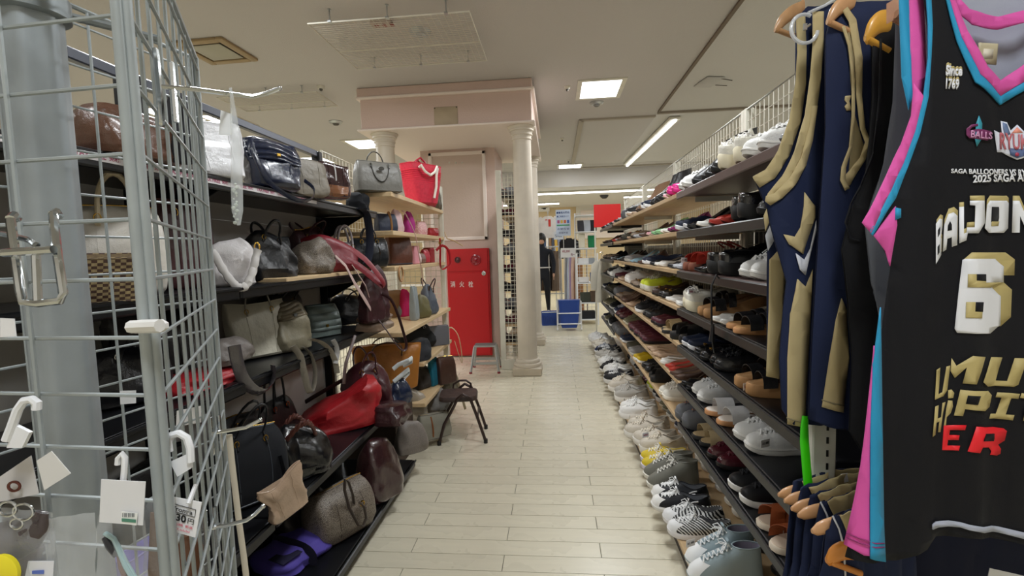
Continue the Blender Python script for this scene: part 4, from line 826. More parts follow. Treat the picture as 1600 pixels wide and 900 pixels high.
for k in range(17):
    t_ = .06+k*.048; m.tube([(x*1.004, y*1.012, t_*.27) for x, y in srect(.3*(.62+.38*min(1, t_*1.1))*.985, .16*(.78+.22*min(1, t_*1.6)), .42, 30)], .0035, 5, closed=True)
m.build('woven_bands', mat('e02a48', .45), o)['kind'] = 'stuff'
for s_ in (-1, 1):
    m = MB(); m.tube([(-.09, s_*.085, .24), (-.1, s_*.11, .25), (-.07, s_*.115, .21), (-.02, s_*.115, .19), (.03, s_*.11, .22), (.06, s_*.1, .26), (.07, s_*.095, .25), (.05, s_*.1, .2), (.04, s_*.105, .12), (.02, s_*.1, .04)], .009, 8); m.build('rope_handle', mat('ece6dc', .7), o)
m = MB(); m.tube([(-.05, .0, .26), (-.04, 0, .3), (0, 0, .325), (.04, 0, .3), (.05, 0, .26)], .007, 8); m.tube([(-.05, .03, .26), (-.04, .03, .29), (0, .03, .31), (.04, .03, .29), (.05, .03, .26)], .007, 8); m.build('top_handle', mat('a8243c', .4), o)
b = bag('shoulder_bag', .2, .22, .1, lea('8e2334', .4), 'slouch', sag=.5, seed=13); setb(b, 'dark crimson leather bag behind the red woven tote', -1.09, 3.75, wz[0], 80, group=G2, bb=(672, 270, 691, 322))
b = bag('shoulder_bag', .16, .24, .09, lea('554936', .5), 'slouch', sag=.5, seed=14); setb(b, 'olive brown bag at the far end of the top wooden board', -1.09, 3.99, wz[0], 80, group=G2, bb=(684, 284, 698, 323))
b = bag('handbag', .2, .12, .1, lea('202a3f', .4), 'satchel', seed=15, strap=dict(pts=[(.02, -.05, .0), (.02, -.056, .05), (.02, -.03, .12), (.02, 0, .13)], m=lea('b98a5a', .5), r=.012)); setb(b, 'small navy bag with tan stripe on the second wooden board', -1.08, 2.98, wz[1], 50, group=G2, bb=(584, 328, 622, 357))
b = bag('drawstring_bag', .13, .15, .08, clo('d8b9bb'), 'slouch', sag=.5, seed=16, strap=dict(pts=[(.05, -.02, .14), (.06, -.05, .12), (.07, -.12, .0), (.08, -.14, -.12), (.12, -.14, -.25), (.14, -.13, -.34)], m=lea('cfa9a4', .5), r=.004)); setb(b, 'pale pink soft bag with a long thin strap on the second wooden board', -1.06, 3.22, wz[1], 70, group=G2, bb=(608, 319, 632, 357))
b = bag('drawstring_bag', .13, .16, .08, clo('a8307e'), 'slouch', sag=.5, seed=17); setb(b, 'magenta soft bag on the second wooden board', -1.06, 3.4, wz[1], 70, group=G2, bb=(629, 322, 649, 359))
b = bag('pouch', .17, .12, .08, mat('e6c6c2', .6, style='mono', h2='d08f94', sc_=.4), 'pouch', seed=18); setb(b, 'white pouch with a pink pattern on the second wooden board', -1.06, 3.6, wz[1], 70, group=G2, bb=(647, 338, 668, 361))
b = bag('pouch', .22, .09, .08, lea('b3232d', .4), 'pouch', seed=19); setb(b, 'small red pouch at the far end of the second wooden board', -1.06, 3.88, wz[1], 70, group=G2, bb=(666, 348, 688, 363))
b = bag('boston_bag', .27, .17, .17, lea('15181d', .3), 'boston', seed=20, metal=GOLD, handles='up', hl=.07, strap=dict(pts=[(.06, -.09, .11), (.065, -.092, .07)], m=GOLD, r=.005)); setb(b, 'rounded black boston bag with gold zip pull on the third wooden board', -1.09, 2.98, wz[2], 30, group=G2, bb=(545, 370, 608, 418))
b = bag('handbag', .25, .16, .12, lea('5d3526', .4), 'satchel', seed=21, trim=lea('2c3442', .4), sag=.3); setb(b, 'brown leather bag with dark sides on the third wooden board', -1.08, 3.27, wz[2], 50, group=G2, bb=(600, 368, 645, 417))
for i_, (yy, w__, h__, c_, lb) in enumerate(((3.48, .08, .13, 'e29aa6', 'pink square case'), (3.57, .06, .09, 'ead4d2', 'tiny pale pink pouch'), (3.68, .09, .08, '7c5a50', 'small brown coin purse'), (3.8, .1, .11, 'c13a4a', 'small red pouch'), (3.93, .09, .12, '9c1f2a', 'dark red flap bag'))):
    b = bag('case', w__, h__, .07, lea(c_, .4), 'box' if i_ in (0, 4) else 'pouch', seed=22+i_); setb(b, lb+' on the third wooden board', -1.05, yy, wz[2], 80, group=G2)
rsx = thing('red_strap', 'long red belt strap looping off the end of the third wooden board', 'strap'); m = MB()
m.tube([Vector(v_) for v_ in SM([(-1.0, 3.98, wz[2]+.1), (-.95, 4.0, wz[2]+.14), (-.9, 4.0, wz[2]+.1), (-.885, 4.0, wz[2]-.0), (-.9, 3.98, wz[2]-.03), (-.945, 3.95, wz[2]-.06), (-.95, 3.9, wz[2]-.02), (-.945, 3.9, wz[2]+.1), (-.945, 3.9, wz[2]+.2)])], .011, 6, flat=.25); m.build('strap', lea('b71f2b', .35), rsx); m = MB(); m.box((-.945, 3.9, wz[2]+.16), (.018, .026, .02), ch=.003); m.build('buckle', GOLD, rsx)
hg = thing('wooden_hanger', 'pale wooden hanger poking out beside the red cabinet', 'hanger'); q = Vector((-.94, 4.15, 1.49)); m = MB(); m.tube([q+Vector((-.02, 0, .06)), q, q+Vector((.06, .0, -.02)), q+Vector((.14, 0, -.07))], [.007, .01, .01, .008], 8, flat=.6); m.build('arm', WOOD, hg)
# ---- second black shelf
G3 = 'bags on the second black shelf'
b = bag('handbag', .3, .26, .17, lea('ded9cf', .35), 'boston', seed=30, handles='one', hl=.11, hm=lea('d8c8a8', .4), hr=.012, sag=.1); setb(b, 'big cream rounded handbag on the second black shelf behind the wire stand', -1.2, .98, Z2, 50, group=G3, bb=(120, 320, 247, 466))
b = bag('tote_bag', .24, .15, .05, mat('4b342c', .5, style='weave', h2='cdb98a', sc_=.14), 'box', seed=31); setb(b, 'brown and gold lattice-patterned bag leaning before the cream handbag', -1.1, .8, Z2+.0, 60, pitch=20, group=G3, bb=(100, 378, 182, 463))
b = bag('shoulder_bag', .26, .26, .12, lea('4d2a2c', .4), 'tote', seed=32, handles='up', hl=.08); setb(b, 'burgundy bag on the second black shelf seen through the wire stand', -1.24, 1.3, Z2, 70, group=G3, bb=(236, 320, 335, 463))
SC = clo('d9d6d4')
b = bag('handbag', .22, .2, .14, lea('d6d2d2', .4), 'slouch', seed=33, sag=.7, metal=GOLD); o = setb(b, 'white pleated bag with a ruffled strap on the second black shelf', -1.14, 1.535, Z2, 50, group=G3, bb=(334, 348, 388, 426))
m = MB(); pts = [(-.1+.2*i/24, -.085-.05*math.sin(PI*i/24)+.004*math.sin(i*2.3), .15-.155*math.sin(PI*i/24)) for i in range(25)]; m.tube(pts, [.014+.006*abs(math.sin(i*1.9)) for i in range(25)], 9); m.build('ruffled_strap', SC, o); m = MB(); m.tube([(.1+.012*math.cos(a_*.7), -.08, .16+.02*math.sin(a_*.7)) for a_ in range(9)], .004, 6, closed=True); m.build('clasp', GOLD, o)
b = bag('shoulder_bag', .32, .23, .2, BLACKL, 'slouch', seed=34, sag=1., handles='droop', hl=.2, hr=.009); setb(b, 'slouchy black leather bag next to the white pleated bag', -1.2, 1.78, Z2, 60, group=G3, bb=(383, 361, 450, 443))
b = bag('tote_bag', .22, .22, .1, lea('1d232c', .3), 'tote', seed=35, sag=.2); setb(b, 'upright dark navy bag behind the slouchy black leather bag', -1.27, 2.0, Z2+.014, 70, group=G3, bb=(400, 358, 457, 420))
b = bag('shoulder_bag', .26, .16, .2, MONO, 'slouch', seed=36, sag=1.1, handles=None); setb(b, 'open taupe patterned bag drooping on the loose wooden board', -1.15, 2.13, Z2+.014, 60, group=G3, bb=(452, 375, 520, 435))
b = bag('shoulder_bag', .3, .17, .16, lea('7c1f2b', .42), 'slouch', seed=37, sag=.8, strap=dict(pts=[(-.15, 0, .15), (-.1, -.06, .17), (-.02, -.12, .13), (.06, -.17, .06), (.13, -.2, -.04), (.16, -.19, -.08), (.14, -.16, -.05), (.08, -.1, .03), (.0, -.05, .09)], m=lea('84202c', .4), r=.018, flat=.3)); setb(b, 'dark red leather bag with a long looping strap on the loose board', -1.18, 2.42, Z2+.014, 70, group=G3, bb=(460, 368, 560, 428))
m = MB(); m.tube([(-1.06, 2.24, Z2+.1), (-1.03, 2.28, Z2+.05), (-1.015, 2.34, Z2-.04), (-1.0, 2.42, Z2-.13), (-.995, 2.47, Z2-.18), (-1.0, 2.5, Z2-.16), (-1.0, 2.44, Z2-.06), (-1.03, 2.36, Z2+.05)], [.01, .014, .018, .022, .024, .018, .012, .01], 8, flat=.25, up=(0, 1, 0)); tag(m.build('belt', lea('c7aba3', .5)), 'pale pink leather strap hanging down below the loose wooden board', 'strap')
b = bag('handbag', .2, .16, .12, lea('c5bfc3', .4), 'taper', seed=38, handles='up', hl=.1, hr=.009); setb(b, 'lilac-grey handbag with two arched handles behind the dark red strap', -1.2, 2.66, Z2, 40, group=G3, bb=(508, 376, 565, 425))
# ---- third black shelf
G4 = 'bags on the third black shelf'
b = bag('clutch_bag', .34, .06, .22, lea('a81d26', .4), 'lying', seed=40, sag=.6); setb(b, 'flat red bag lying on the third black shelf behind the wire stand', -1.2, 1.25, Z3, 80, group=G4, bb=(225, 572, 375, 622))
b = bag('shoulder_bag', .3, .2, .16, lea('1b1b1f', .3), 'slouch', seed=41, sag=.8, metal=CHROME, handles='droop'); setb(b, 'black bag with chrome rings on the third black shelf behind the wire stand', -1.2, .85, Z3, 60, group=G4, bb=(137, 535, 245, 640))
b = bag('shoulder_bag', .26, .13, .14, lea('6f6863', .4), 'slouch', seed=42, sag=.5); setb(b, 'grey bag with a plastic-wrapped strap looping below the third black shelf', -1.14, 1.33, Z3+.055, 94, group=G4, bb=(335, 533, 379, 575))
b = bag('tote_bag', .36, .25, .15, lea('c6c1af', .45), 'taper', seed=43, sag=.35, handles='one', hl=.09, hm=lea('9b968a', .4)); setb(b, 'large cream leather tote on the third black shelf', -1.2, 1.66, Z3, 60, pitch=-8, group=G4, bb=(340, 462, 428, 560))
b = bag('backpack', .24, .26, .16, lea('827b66', .42), 'slouch', seed=44, sag=.7, flap=(lea('6f6450', .45), .3), metal=SILV, strap=None); o = setb(b, 'olive taupe backpack with straps hanging from the third black shelf', -1.16, 2.0, Z3, 60, group=G4, bb=(415, 468, 487, 553))
b = bag('shoulder_bag', .26, .2, .12, lea('76837f', .4), 'satchel', seed=45, flap=(lea('7c8985', .38), .8), metal=GOLD); setb(b, 'sage green flap bag with a gold chain on the third black shelf', -1.15, 2.34, Z3, 60, group=G4, bb=(468, 474, 533, 530))
m = MB(); ybl = 2.3
b = bag('shoulder_bag', .3, .22, .14, BLACKL, 'slouch', seed=46, sag=.8, handles='droop', tag_=True, metal=SILV); setb(b, 'black bag with white price tags behind the sage green bag', -1.2, 2.63, Z3, 40, group=G4, bb=(495, 455, 580, 505))
b = bag('wallet_bag', .24, .05, .16, lea('8a7462', .4), 'lying', seed=47, sag=.4); setb(b, 'taupe flat bag at the bottom of the pile past the sage green bag', -1.03, 2.62, Z3, 85, group=G4)
b = bag('wallet_bag', .22, .035, .14, lea('6e5647', .4), 'lying', seed=48, sag=.4); setb(b, 'brown flat purse lying on top of the taupe flat bag', -1.03, 2.63, Z3+.051, 80, group=G4)
# burgundy soft bag hanging from the wooden board front
hb = bag('shoulder_bag', .24, .3, .13, lea('3f1f23', .4), 'slouch', seed=49, sag=1.1, strap=dict(pts=[(.04, -.05, .16), (.07, -.1, .13), (.1, -.13, .05), (.14, -.14, -.06), (.17, -.14, -.15), (.15, -.13, -.18), (.1, -.12, -.15), (.02, -.1, -.05), (-.03, -.07, .02)], m=lea('43272a', .35), r=.012, flat=.4)); setb(hb, 'burgundy crinkled bag hanging over the front of the wooden shelving', -1.0, at(585, 503, X=-1.0).y, at(585, 503, X=-1.0).z, 62, group=G2, sc3=(.72, .8, .95))
m = MB(); m.tube([(-.95, 2.88+.04*math.sin(a*.5), 1.24+.045*math.cos(a*.5)) for a in range(13)], .006, 8, closed=True); tag(m.build('bamboo_ring', lea('b98a5a', .35)), 'tan round ring handle hanging under the third wooden board', 'handle')
# ---- wooden boards, lower ones
b = bag('box_bag', .2, .19, .12, lea('9a7448', .4), 'box', seed=50); setb(b, 'tan square box bag on the fourth wooden board', -1.04, 3.2, wz[3]-.0, 50, group=G2, bb=(599, 453, 630, 497))
b = bag('pouch', .15, .2, .1, clo('d32a68'), 'slouch', seed=51, sag=.4); setb(b, 'hot pink soft bag on the fourth wooden board', -1.04, 3.43, wz[3], 60, group=G2, bb=(622, 451, 645, 495))
b = bag('pouch', .1, .22, .08, lea('9aa3a6', .3), 'tote', seed=52, sag=.3); setb(b, 'pale grey upright bag on the fourth wooden board', -1.04, 3.58, wz[3], 80, group=G2, bb=(640, 447, 655, 501))
b = bag('shoulder_bag', .18, .19, .12, lea('6a6440', .45), 'slouch', seed=53, sag=.5); setb(b, 'olive green soft bag on the fourth wooden board', -1.04, 3.76, wz[3], 60, group=G2, bb=(652, 461, 676, 499))
b = bag('shoulder_bag', .2, .19, .13, lea('5d6470', .35), 'slouch', seed=54, sag=1., handles='droop', hm=lea('3c2226', .4)); setb(b, 'slate blue bag with burgundy handles on the fourth wooden board', -1.04, 3.98, wz[3], 60, group=G2, bb=(666, 447, 692, 496))
b = bag('shoulder_bag', .34, .2, .2, clo('1b1c1e'), 'slouch', seed=55, sag=1.2, handles='droop', metal=SILV); setb(b, 'black draped bag with chain on the fifth wooden board', -1.02, 3.28, wz[4]-.0, 50, group=G2, bb=(615, 503, 682, 549))
b = bag('shoulder_bag', .26, .16, .16, clo('33353a'), 'lying', seed=56, sag=.9); setb(b, 'charcoal cloth bag beside the grey woven clutch', -1.0, 3.58, wz[4], 50, group=G2, bb=(644, 535, 684, 575))
b = bag('woven_clutch', .3, .18, .07, mat('77787f', .6, style='weave', h2='5c5d64', sc_=.7), 'box', seed=57); setb(b, 'grey woven box clutch at the far end of the fifth wooden board', -.99, 3.86, wz[4], 35, group=G2, bb=(668, 512, 709, 547))
b = bag('drawstring_bag', .16, .12, .1, lea('c2a578', .3), 'slouch', seed=58, sag=1., strap=dict(pts=[(.06, -.03, .1), (.1, -.05, .12), (.15, -.07, .05), (.17, -.08, -.08), (.175, -.08, -.2), (.15, -.08, -.14), (.12, -.06, .0)], m=lea('c9ae84', .35), r=.009, flat=.3)); setb(b, 'gold crumpled bag with ribbon strap on the grey woven clutch', -1.02, 4.03, wz[4]+.0, 40, group=G2)
b = bag('tote_bag', .14, .22, .08, clo('1d6e86'), 'tote', seed=59, sag=.5); setb(b, 'teal cloth bag on the sixth wooden board', -1.0, 3.72, wz[5], 70, group=G2, bb=(670, 558, 684, 604))
b = bag('shoulder_bag', .24, .22, .13, lea('4a2f25', .4), 'satchel', seed=60, sag=.3); setb(b, 'dark brown bag at the far end of the sixth wooden board', -1.03, 3.98, wz[5], 50, group=G2, bb=(681, 556, 712, 602))
b = bag('shoulder_bag', .24, .23, .14, clo('3c3936'), 'slouch', seed=61, sag=.7); setb(b, 'charcoal cloth bag left of the teal cloth bag', -1.03, 3.46, wz[5], 60, group=G2, bb=(644, 573, 673, 610))
# ---- fourth black shelf
G5 = 'bags on the fourth black shelf'
b = bag('handbag', .3, .22, .16, lea('1c1c1f', .35), 'tote', seed=70, sag=.5, handles='droop'); setb(b, 'plain black bag on the fourth black shelf behind the wire stand', -1.2, .95, Z4+.0, 86, group=G5)
b = bag('pouch', .1, .16, .1, lea('c2542e', .45), 'round', seed=71); setb(b, 'small orange round bag behind the grey metal post', -1.08, .72, Z4, 90, group=G5)
b = bag('tote_bag', .36, .27, .2, clo('1c1e23'), 'boston', seed=72, trim=lea('5d646d', .4), handles='lean', hl=.16, hm=BLACKL, metal=GOLD, sag=.3, strap=dict(pts=[(.12, -.1, .16), (.13, -.112, .1), (.13, -.112, .06)], m=BLACKL, r=.014)); setb(b, 'black canvas bag with grey piping and gold clasp on the fourth black shelf', -1.12, 1.33, Z4, 55, group=G5, bb=(335, 660, 437, 805))
BRD = lea('5a3027', .4, 0, 2.)
b = bag('shoulder_bag', .34, .21, .24, lea('141416', .2, .4), 'slouch', seed=73, sag=1.); o = setb(b, 'shiny black leather bag with brown braided handles on the fourth black shelf', -1.13, 1.68, Z4, 50, group=G5, bb=(420, 662, 520, 757))
for s_ in (-1, 1):
    for q_ in (0, 1):
        m = MB(); m.tube([(-.12+.2*i/20, s_*.04-.1*math.sin(PI*i/20)*(1 if s_ < 0 else .3)+.006*math.sin(i*1.6+q_*PI), .15+.1*math.sin(PI*i/20)+.006*math.cos(i*1.6+q_*PI)) for i in range(21)], .009, 7); m.build('braided_handle', BRD, o)
q = at(441, 813, X=-.95); b = bag('wrapped_bag', .2, .2, .05, lea('c2a78e', .22, .8), 'tote', seed=74, sag=1.3); setb(b, 'tan bag in crinkled clear wrapping hanging over the fourth black shelf edge', -.945, q.y, q.z, 60, roll=-14, group=G5, bb=(400, 717, 482, 813), fixx=True)
b = bag('shoulder_bag', .4, .25, .23, REDL, 'lying', seed=75, sag=1.1, wedge=.62, metal=SILV, strap=dict(pts=[(-.17, .02, .02), (-.22, .0, .05), (-.24, .04, .08), (-.2, .08, .1), (-.1, .1, .14), (.05, .09, .2)], m=lea('1b1718', .4), r=.012)); setb(b, 'bright red slouchy leather bag on the fourth black shelf', -1.09, 2.06, Z4, 30, roll=-4, group=G5, bb=(447, 573, 582, 676), xr=(-1.17, -1.0))
b = bag('shoulder_bag', .3, .2, .2, MAROON, 'slouch', seed=76, sag=1.2, handles='droop', hl=.2); setb(b, 'maroon crinkled leather bag right of the bright red bag', -1.08, 2.46, Z4, 40, group=G5, bb=(530, 563, 615, 655))
b = bag('shoulder_bag', .3, .12, .22, lea('3f2226', .25, .3), 'lying', seed=77, sag=.8); setb(b, 'burgundy leather bag lying at the far end of the fourth black shelf', -1.1, 2.68, Z4, 92, group=G5, bb=(585,625,640,668))
b = bag('tote_bag', .42, .3, .16, MUST, 'taper', seed=78, sag=.2, handles='droop', hm=lea('4a2f22', .4), panel=None, metal=GOLD); o = setb(b, 'large mustard brown leather tote with dark sides behind the red bag', -1.12, 3.02, .446, 22, group=G5, bb=(537, 527, 646, 606), xr=(-1.16, -1.0))
m = MB(); m.box((-1.2, 3.03, .222), (.36, .36, .444), ch=.004); tag(m.build('carton', mat('4a3c32', .7)), 'dark carton under the large mustard brown tote', 'box')
b = None
b = bag('shoulder_bag', .2, .17, .16, lea('1e2a44', .15, .7), 'slouch', seed=79, sag=.6); o = setb(b, 'shiny navy bag with white wrapped straps before the mustard tote', -.93, 2.9, Z4, 50, group=G5, bb=(603, 590, 645, 635))
for zz, a_ in ((.17, .0), (.26, .05)):
    m = MB(); m.tube([(-.06, -.02, zz), (-.02, -.04, zz+.03), (.04, -.05-a_, zz+.06), (.08, -.04-a_, zz+.07), (.09, -.02-a_, zz+.04), (.04, -.02, zz+.01)], .016, 8, flat=.5); m.build('wrapped_strap', mat('dfe5e6', .5, style='cloth'), o)
# ---- bags beyond the black bay near the floor
G6 = 'bags heaped at the far end of the black shelving'
b = bag('tote_bag', .3, .2, .22, lea('a59a88', .35, .3), 'slouch', seed=80, sag=1.); setb(b, 'metallic cream leather bag heaped in front of the wooden boards', -.9, 3.04, wz[6]-.0, 50, group=G6, bb=(612, 605, 669, 672))
b = bag('tote_bag', .28, .17, .18, clo('7d7b78'), 'slouch', seed=81, sag=1.2); setb(b, 'slate grey crumpled bag on the lowest wooden board', -.93, 3.42, wz[6], 50, group=G6, bb=(662, 605, 705, 646))
b = bag('shoulder_bag', .26, .2, .15, lea('7b7565', .45), 'slouch', seed=82, sag=.5, metal=GOLD, strap=dict(pts=[(.02, -.07, .18), (.03, -.1, .12), (.06, -.12, .02), (.09, -.13, -.05)], m=lea('b0a184', .4), r=.013)); setb(b, 'grey-green bag with a gold chain strap near the folding stool', -.96, 3.82, wz[6], 60, group=G6, bb=(685, 578, 720, 632))
b = bag('messenger_bag', .34, .2, .17, clo('8d8a7d'), 'satchel', seed=83, sag=.3, trim=lea('5c554a', .5), strap=dict(pts=[(-.05, -.088, .03), (-.05, -.092, .1), (-.05, -.05, .19)], m=lea('a8683c', .45), r=.011)); setb(b, 'khaki canvas bag with a tan leather tab standing on the floor', -.84, 3.2, .05, 40, group=G6, bb=(652, 642, 705, 692))
# ---- bottom black shelf
G7 = 'bags on the bottom black shelf'
b = bag('duffel_bag', .42, .1, .26, mat('5d50b0', .6, style='cloth'), 'lying', seed=90, sag=.6, strap=dict(pts=[(-.02, -.135, .0), (-.02, -.14, .06), (-.03, -.1, .1), (-.04, .0, .108), (-.04, .1, .1)], m=clo('1d1c2e'), r=.03, flat=.12)); o = setb(b, 'purple and navy cloth bag lying folded on the bottom black shelf', -1.05, 1.66, Z5, 70, group=G7, bb=(388, 842, 520, 905))
m = MB(); m.tube([(.12, -.1, .06), (.15, -.14, .08), (.2, -.15, .09), (.22, -.12, .1), (.18, -.06, .09), (.12, -.05, .07)], .014, 8, flat=.5); m.build('handle', mat('6c5fc2', .6, style='cloth'), o)
m = MB(); m.box((-.12, -.07, .098), (.13, .1, .006), ch=.002); m.build('patch', clo('221f3c'), o)
b = bag('boston_bag', .3, .24, .22, lea('2a2422', .4), 'boston', seed=91, handles='droop', metal=SILV, sag=.3); setb(b, 'dark brown boston bag behind the patterned one on the bottom shelf', -1.2, 1.98, Z5, 70, group=G7, bb=(405, 757, 515, 850))
b = bag('boston_bag', .36, .25, .24, MONO, 'boston', seed=92, trim=lea('4a3c34', .4), handles=None, metal=GOLD, sag=.15); o = setb(b, 'taupe patterned boston bag with gold ring on the bottom black shelf', -1.02, 2.02, Z5, 60, group=G7, bb=(470, 740, 588, 855))
hm_ = lea('4f453e', .35)
m = MB(); m.tube([(.02, -.1, .17), (.0, -.12, .23), (-.03, -.13, .31), (-.05, -.13, .33), (-.06, -.135, .28), (-.04, -.14, .18), (.0, -.15, .08), (.03, -.152, .06), (.055, -.15, .09), (.05, -.145, .15), (.03, -.13, .18)], .010, 8, flat=.6); m.build('handle', hm_, o)
m = MB(); m.tube([(.05+.013*math.cos(a_*.8), -.13, .165+.013*math.sin(a_*.8)) for a_ in range(8)], .004, 6, closed=True); m.build('ring', GOLD, o)
b = bag('boston_bag', .34, .26, .24, BROWNP, 'slouch', seed=93, sag=.6, metal=GOLD); setb(b, 'glossy maroon patent bag on the far end of the bottom black shelf', -1.02, 2.5, Z5, 60, group=G7, bb=(555, 683, 630, 792))
b = bag('shoulder_bag', .28, .22, .16, mat('8f8780', .5, style='mono', h2='6a625c', sc_=1.6), 'slouch', seed=94, sag=.5, metal=SILV); setb(b, 'taupe suede bag hanging over the end of the bottom black shelf', -.95, 2.72, Z5+.06, 40, group=G7, bb=(624, 666, 676, 722))
b = bag('shoulder_bag', .28, .16, .22, lea('2c2622', .3, .3), 'lying', seed=95, sag=1.); setb(b, 'crumpled black leather bag above the glossy maroon patent bag', -1.2, 2.62, Z5+.0, 50, group=G7, bb=(570, 666, 633, 715))
b = bag('shoulder_bag', .3, .22, .2, lea('1c1c1f', .4), 'tote', seed=96); setb(b, 'black bag at the near end of the bottom black shelf', -1.15, 1.25, Z5, 90, group=G7)
b = bag('pouch', .16, .2, .06, mat('8b80d8', .5), 'box', seed=97); setb(b, 'lavender pouch standing on the fourth shelf behind the wire stand', -1.03, 1.06, Z4, 88, group=G5)
# light grey cardboard sheets behind the bags
for (x0, y0, w__, z0, h__, lb) in ((-1.375, 2.0, .78, Z2+.02, .24, 'pale grey board standing behind the bags of the second black shelf'), (-1.36, 2.08, 1.1, Z4+.01, .37, 'grey board standing behind the red slouchy bag')):
    m = MB(); m.box((x0, y0, z0+h__/2), (.006, w__, h__), ch=.002); tag(m.build('backing_board', mat('b5b1ac', .6)), lb, 'board')
# ------------------------------------------------------------------ stools on the aisle
t = thing('folding_stool', 'dark brown folding stool with padded seat beside the left bags', 'stool', (-.735, 3.42, 0), (0, 0, R(8))); DB = mat('3b2c29', .35, .3)
q = MB(); q.loft([[(x, y, z) for x, y in srect(.28*k, .25*k, .35, 28)] for k, z in ((.94, .3), (1, .307), (1, .32), (.95, .334), (.6, .338))]); q.build('seat', mat('41312d', .5, style='leather'), t)
for s_ in (-1, 1):
    m = MB(); m.tube([(s_*.0+.19, s_*.118, .012), (.1, s_*.118, .2), (.06, s_*.118, .29)] if 0 else [(-.14, s_*.14, .012), (-.1, s_*.14, .15), (-.03, s_*.14, .27), (.0, s_*.14, .33), (.04, s_*.14, .36), (.09, s_*.14, .33), (.14, s_*.14, .18), (.19, s_*.14, .012)], .011, 10); m.build('leg', DB, t)
m = MB(); m.tube([(-.14, -.14, .014), (-.14, .14, .014)], .01, 8); m.build('cross_bar', DB, t); m = MB(); m.tube([(.14, -.14, .18), (.14, .14, .18)], .007, 8); m.build('cross_bar', DB, t)
m = MB(); m.tube([(-.05, .13, .32), (-.045, .14, .36), (-.0, .145, .385), (.05, .145, .385), (.085, .14, .36), (.09, .13, .32)], .008, 8); m.build('handle', DB, t)
for x_, y_ in ((-.14, -.14), (-.14, .14), (.19, -.14), (.19, .14)): m = MB(); m.lathe([(.014, 0), (.014, .03)], 12, (x_, y_, 0)); m.build('foot', mat('141314', .6), t)
t = thing('step_stool', 'small aluminium step stool in front of the red cabinet', 'step stool', (-.83, 5.43, 0), (0, 0, R(2))); AL = mat('b9bdbf', .35, .8)
m = MB(); m.box((0, 0, .295), (.25, .17, .02), ch=.004); m.build('step', AL, t)
m = MB()
for k in range(7): m.box((0, -.07+k*.023, .307), (.24, .006, .004))
m.build('tread_ribs', mat('8f8c8a', .5, .5), t)['kind'] = 'stuff'
for sx in (-1, 1):
    for sy in (-1, 1):
        m = MB(); m.tube([(sx*.12, sy*.07, .29), (sx*.158, sy*.15, .015)], .013, 8); m.build('leg', AL, t); m = MB(); m.lathe([(.017, 0), (.017, .022)], 10, (sx*.16, sy*.153, 0)); m.build('foot', mat('8c3038', .6), t)
m = MB(); m.box((0, -.12, .11), (.28, .012, .03), ch=.003); m.build('cross_bar', AL, t); m = MB(); m.box((0, .12, .11), (.28, .012, .03), ch=.003); m.build('cross_bar', AL, t)

# ------------------------------------------------------------------ loose straps over the shelf fronts
def ribbon(name, label, pts, X, wd, m_, flat=.16, parent=None, dx=0.):
    q = smooth([at(x, y, X=X+dx*math.sin(PI*i/(len(pts)-1))) for i, (x, y) in enumerate(pts)]); m = MB(); m.tube(q, wd/2, 8, flat=flat, up=(.75, .65, .0)); o = m.build(name, m_, parent)
    if label: tag(o, label, 'strap')
    return o
ribbon('wide_strap', 'wide black strap hanging from the end of the top black shelf', [(560, 326), (570, 331), (575, 345), (578, 370), (577, 395), (573, 412)], -1.045, .046, clo('1e2230'))
ribbon('bag_strap', 'taupe backpack strap looping below the third black shelf', [(457, 541), (469, 556), (474, 578), (481, 606), (486, 613), (491, 600), (492, 575), (484, 552), (474, 542)], -1.05, .026, lea('8f887c', .35))
ribbon('bag_strap', 'pale taupe strap hanging below the third shelf beside the sage bag', [(484, 530), (500, 534), (514, 545), (523, 562), (527, 583)], -1.05, .026, lea('a49c8e', .35))
ribbon('bag_strap', 'silver-grey short strap hanging at the sage bag corner', [(520, 531), (525, 540), (527, 552), (524, 568)], -1.045, .022, lea('a7a5a3', .25))
ribbon('bag_strap', 'dark grey plastic-wrapped strap looping below the third black shelf', [(366, 540), (370, 562), (378, 588), (392, 606), (408, 613), (421, 604), (427, 588), (426, 570)], -1.05, .038, mat('4b4649', .12, style='leather', coat=1.), .22)
ribbon('bag_strap', 'brown thin strap falling from the taupe purses to the mustard tote', [(555, 524), (548, 545), (540, 570), (537, 600)], -1.03, .016, lea('4a3029', .4))
# darker bags pushed to the back of the black shelves
fi = 0
for (z_, items_) in ((Z2, ((.62, '2a2c33', 'black'), (2.5, '4a2a30', 'dark plum'))), (Z3, ((.62, '3a3634', 'charcoal'), (1.45, '2c2a2c', 'black'), (2.2, '34302e', 'dark brown'))), (Z4, ((.62, '453a38', 'dark brown'), (1.4, '1c1c20', 'black'), (1.85, '26262a', 'dark grey'), (2.1, '1b1b1e', 'black'))), (Z5, ((.9, '24262c', 'black'), (1.5, '1e1f26', 'navy black'), (1.75, '2b2422', 'brown-black')))):
    for y_, c_, n_ in items_:
        fi += 1; b = bag('handbag', .3, .25, .1, lea(c_, .4), ['slouch', 'tote', 'boston'][fi % 3], seed=300+fi, sag=.6, handles=['up', None, 'droop'][fi % 3])
        setb(b, f"{n_} bag at the back of the {({Z2: 'second', Z3: 'third', Z4: 'fourth', Z5: 'bottom'})[z_]} black shelf, {['', 'nearest', 'next', 'third', 'farthest'][1+[i_[0] for i_ in items_].index(y_)] if len(items_) > 1 else 'alone'} of those behind", -1.33, y_, z_, 88, group='bags pushed to the back of the black shelves')
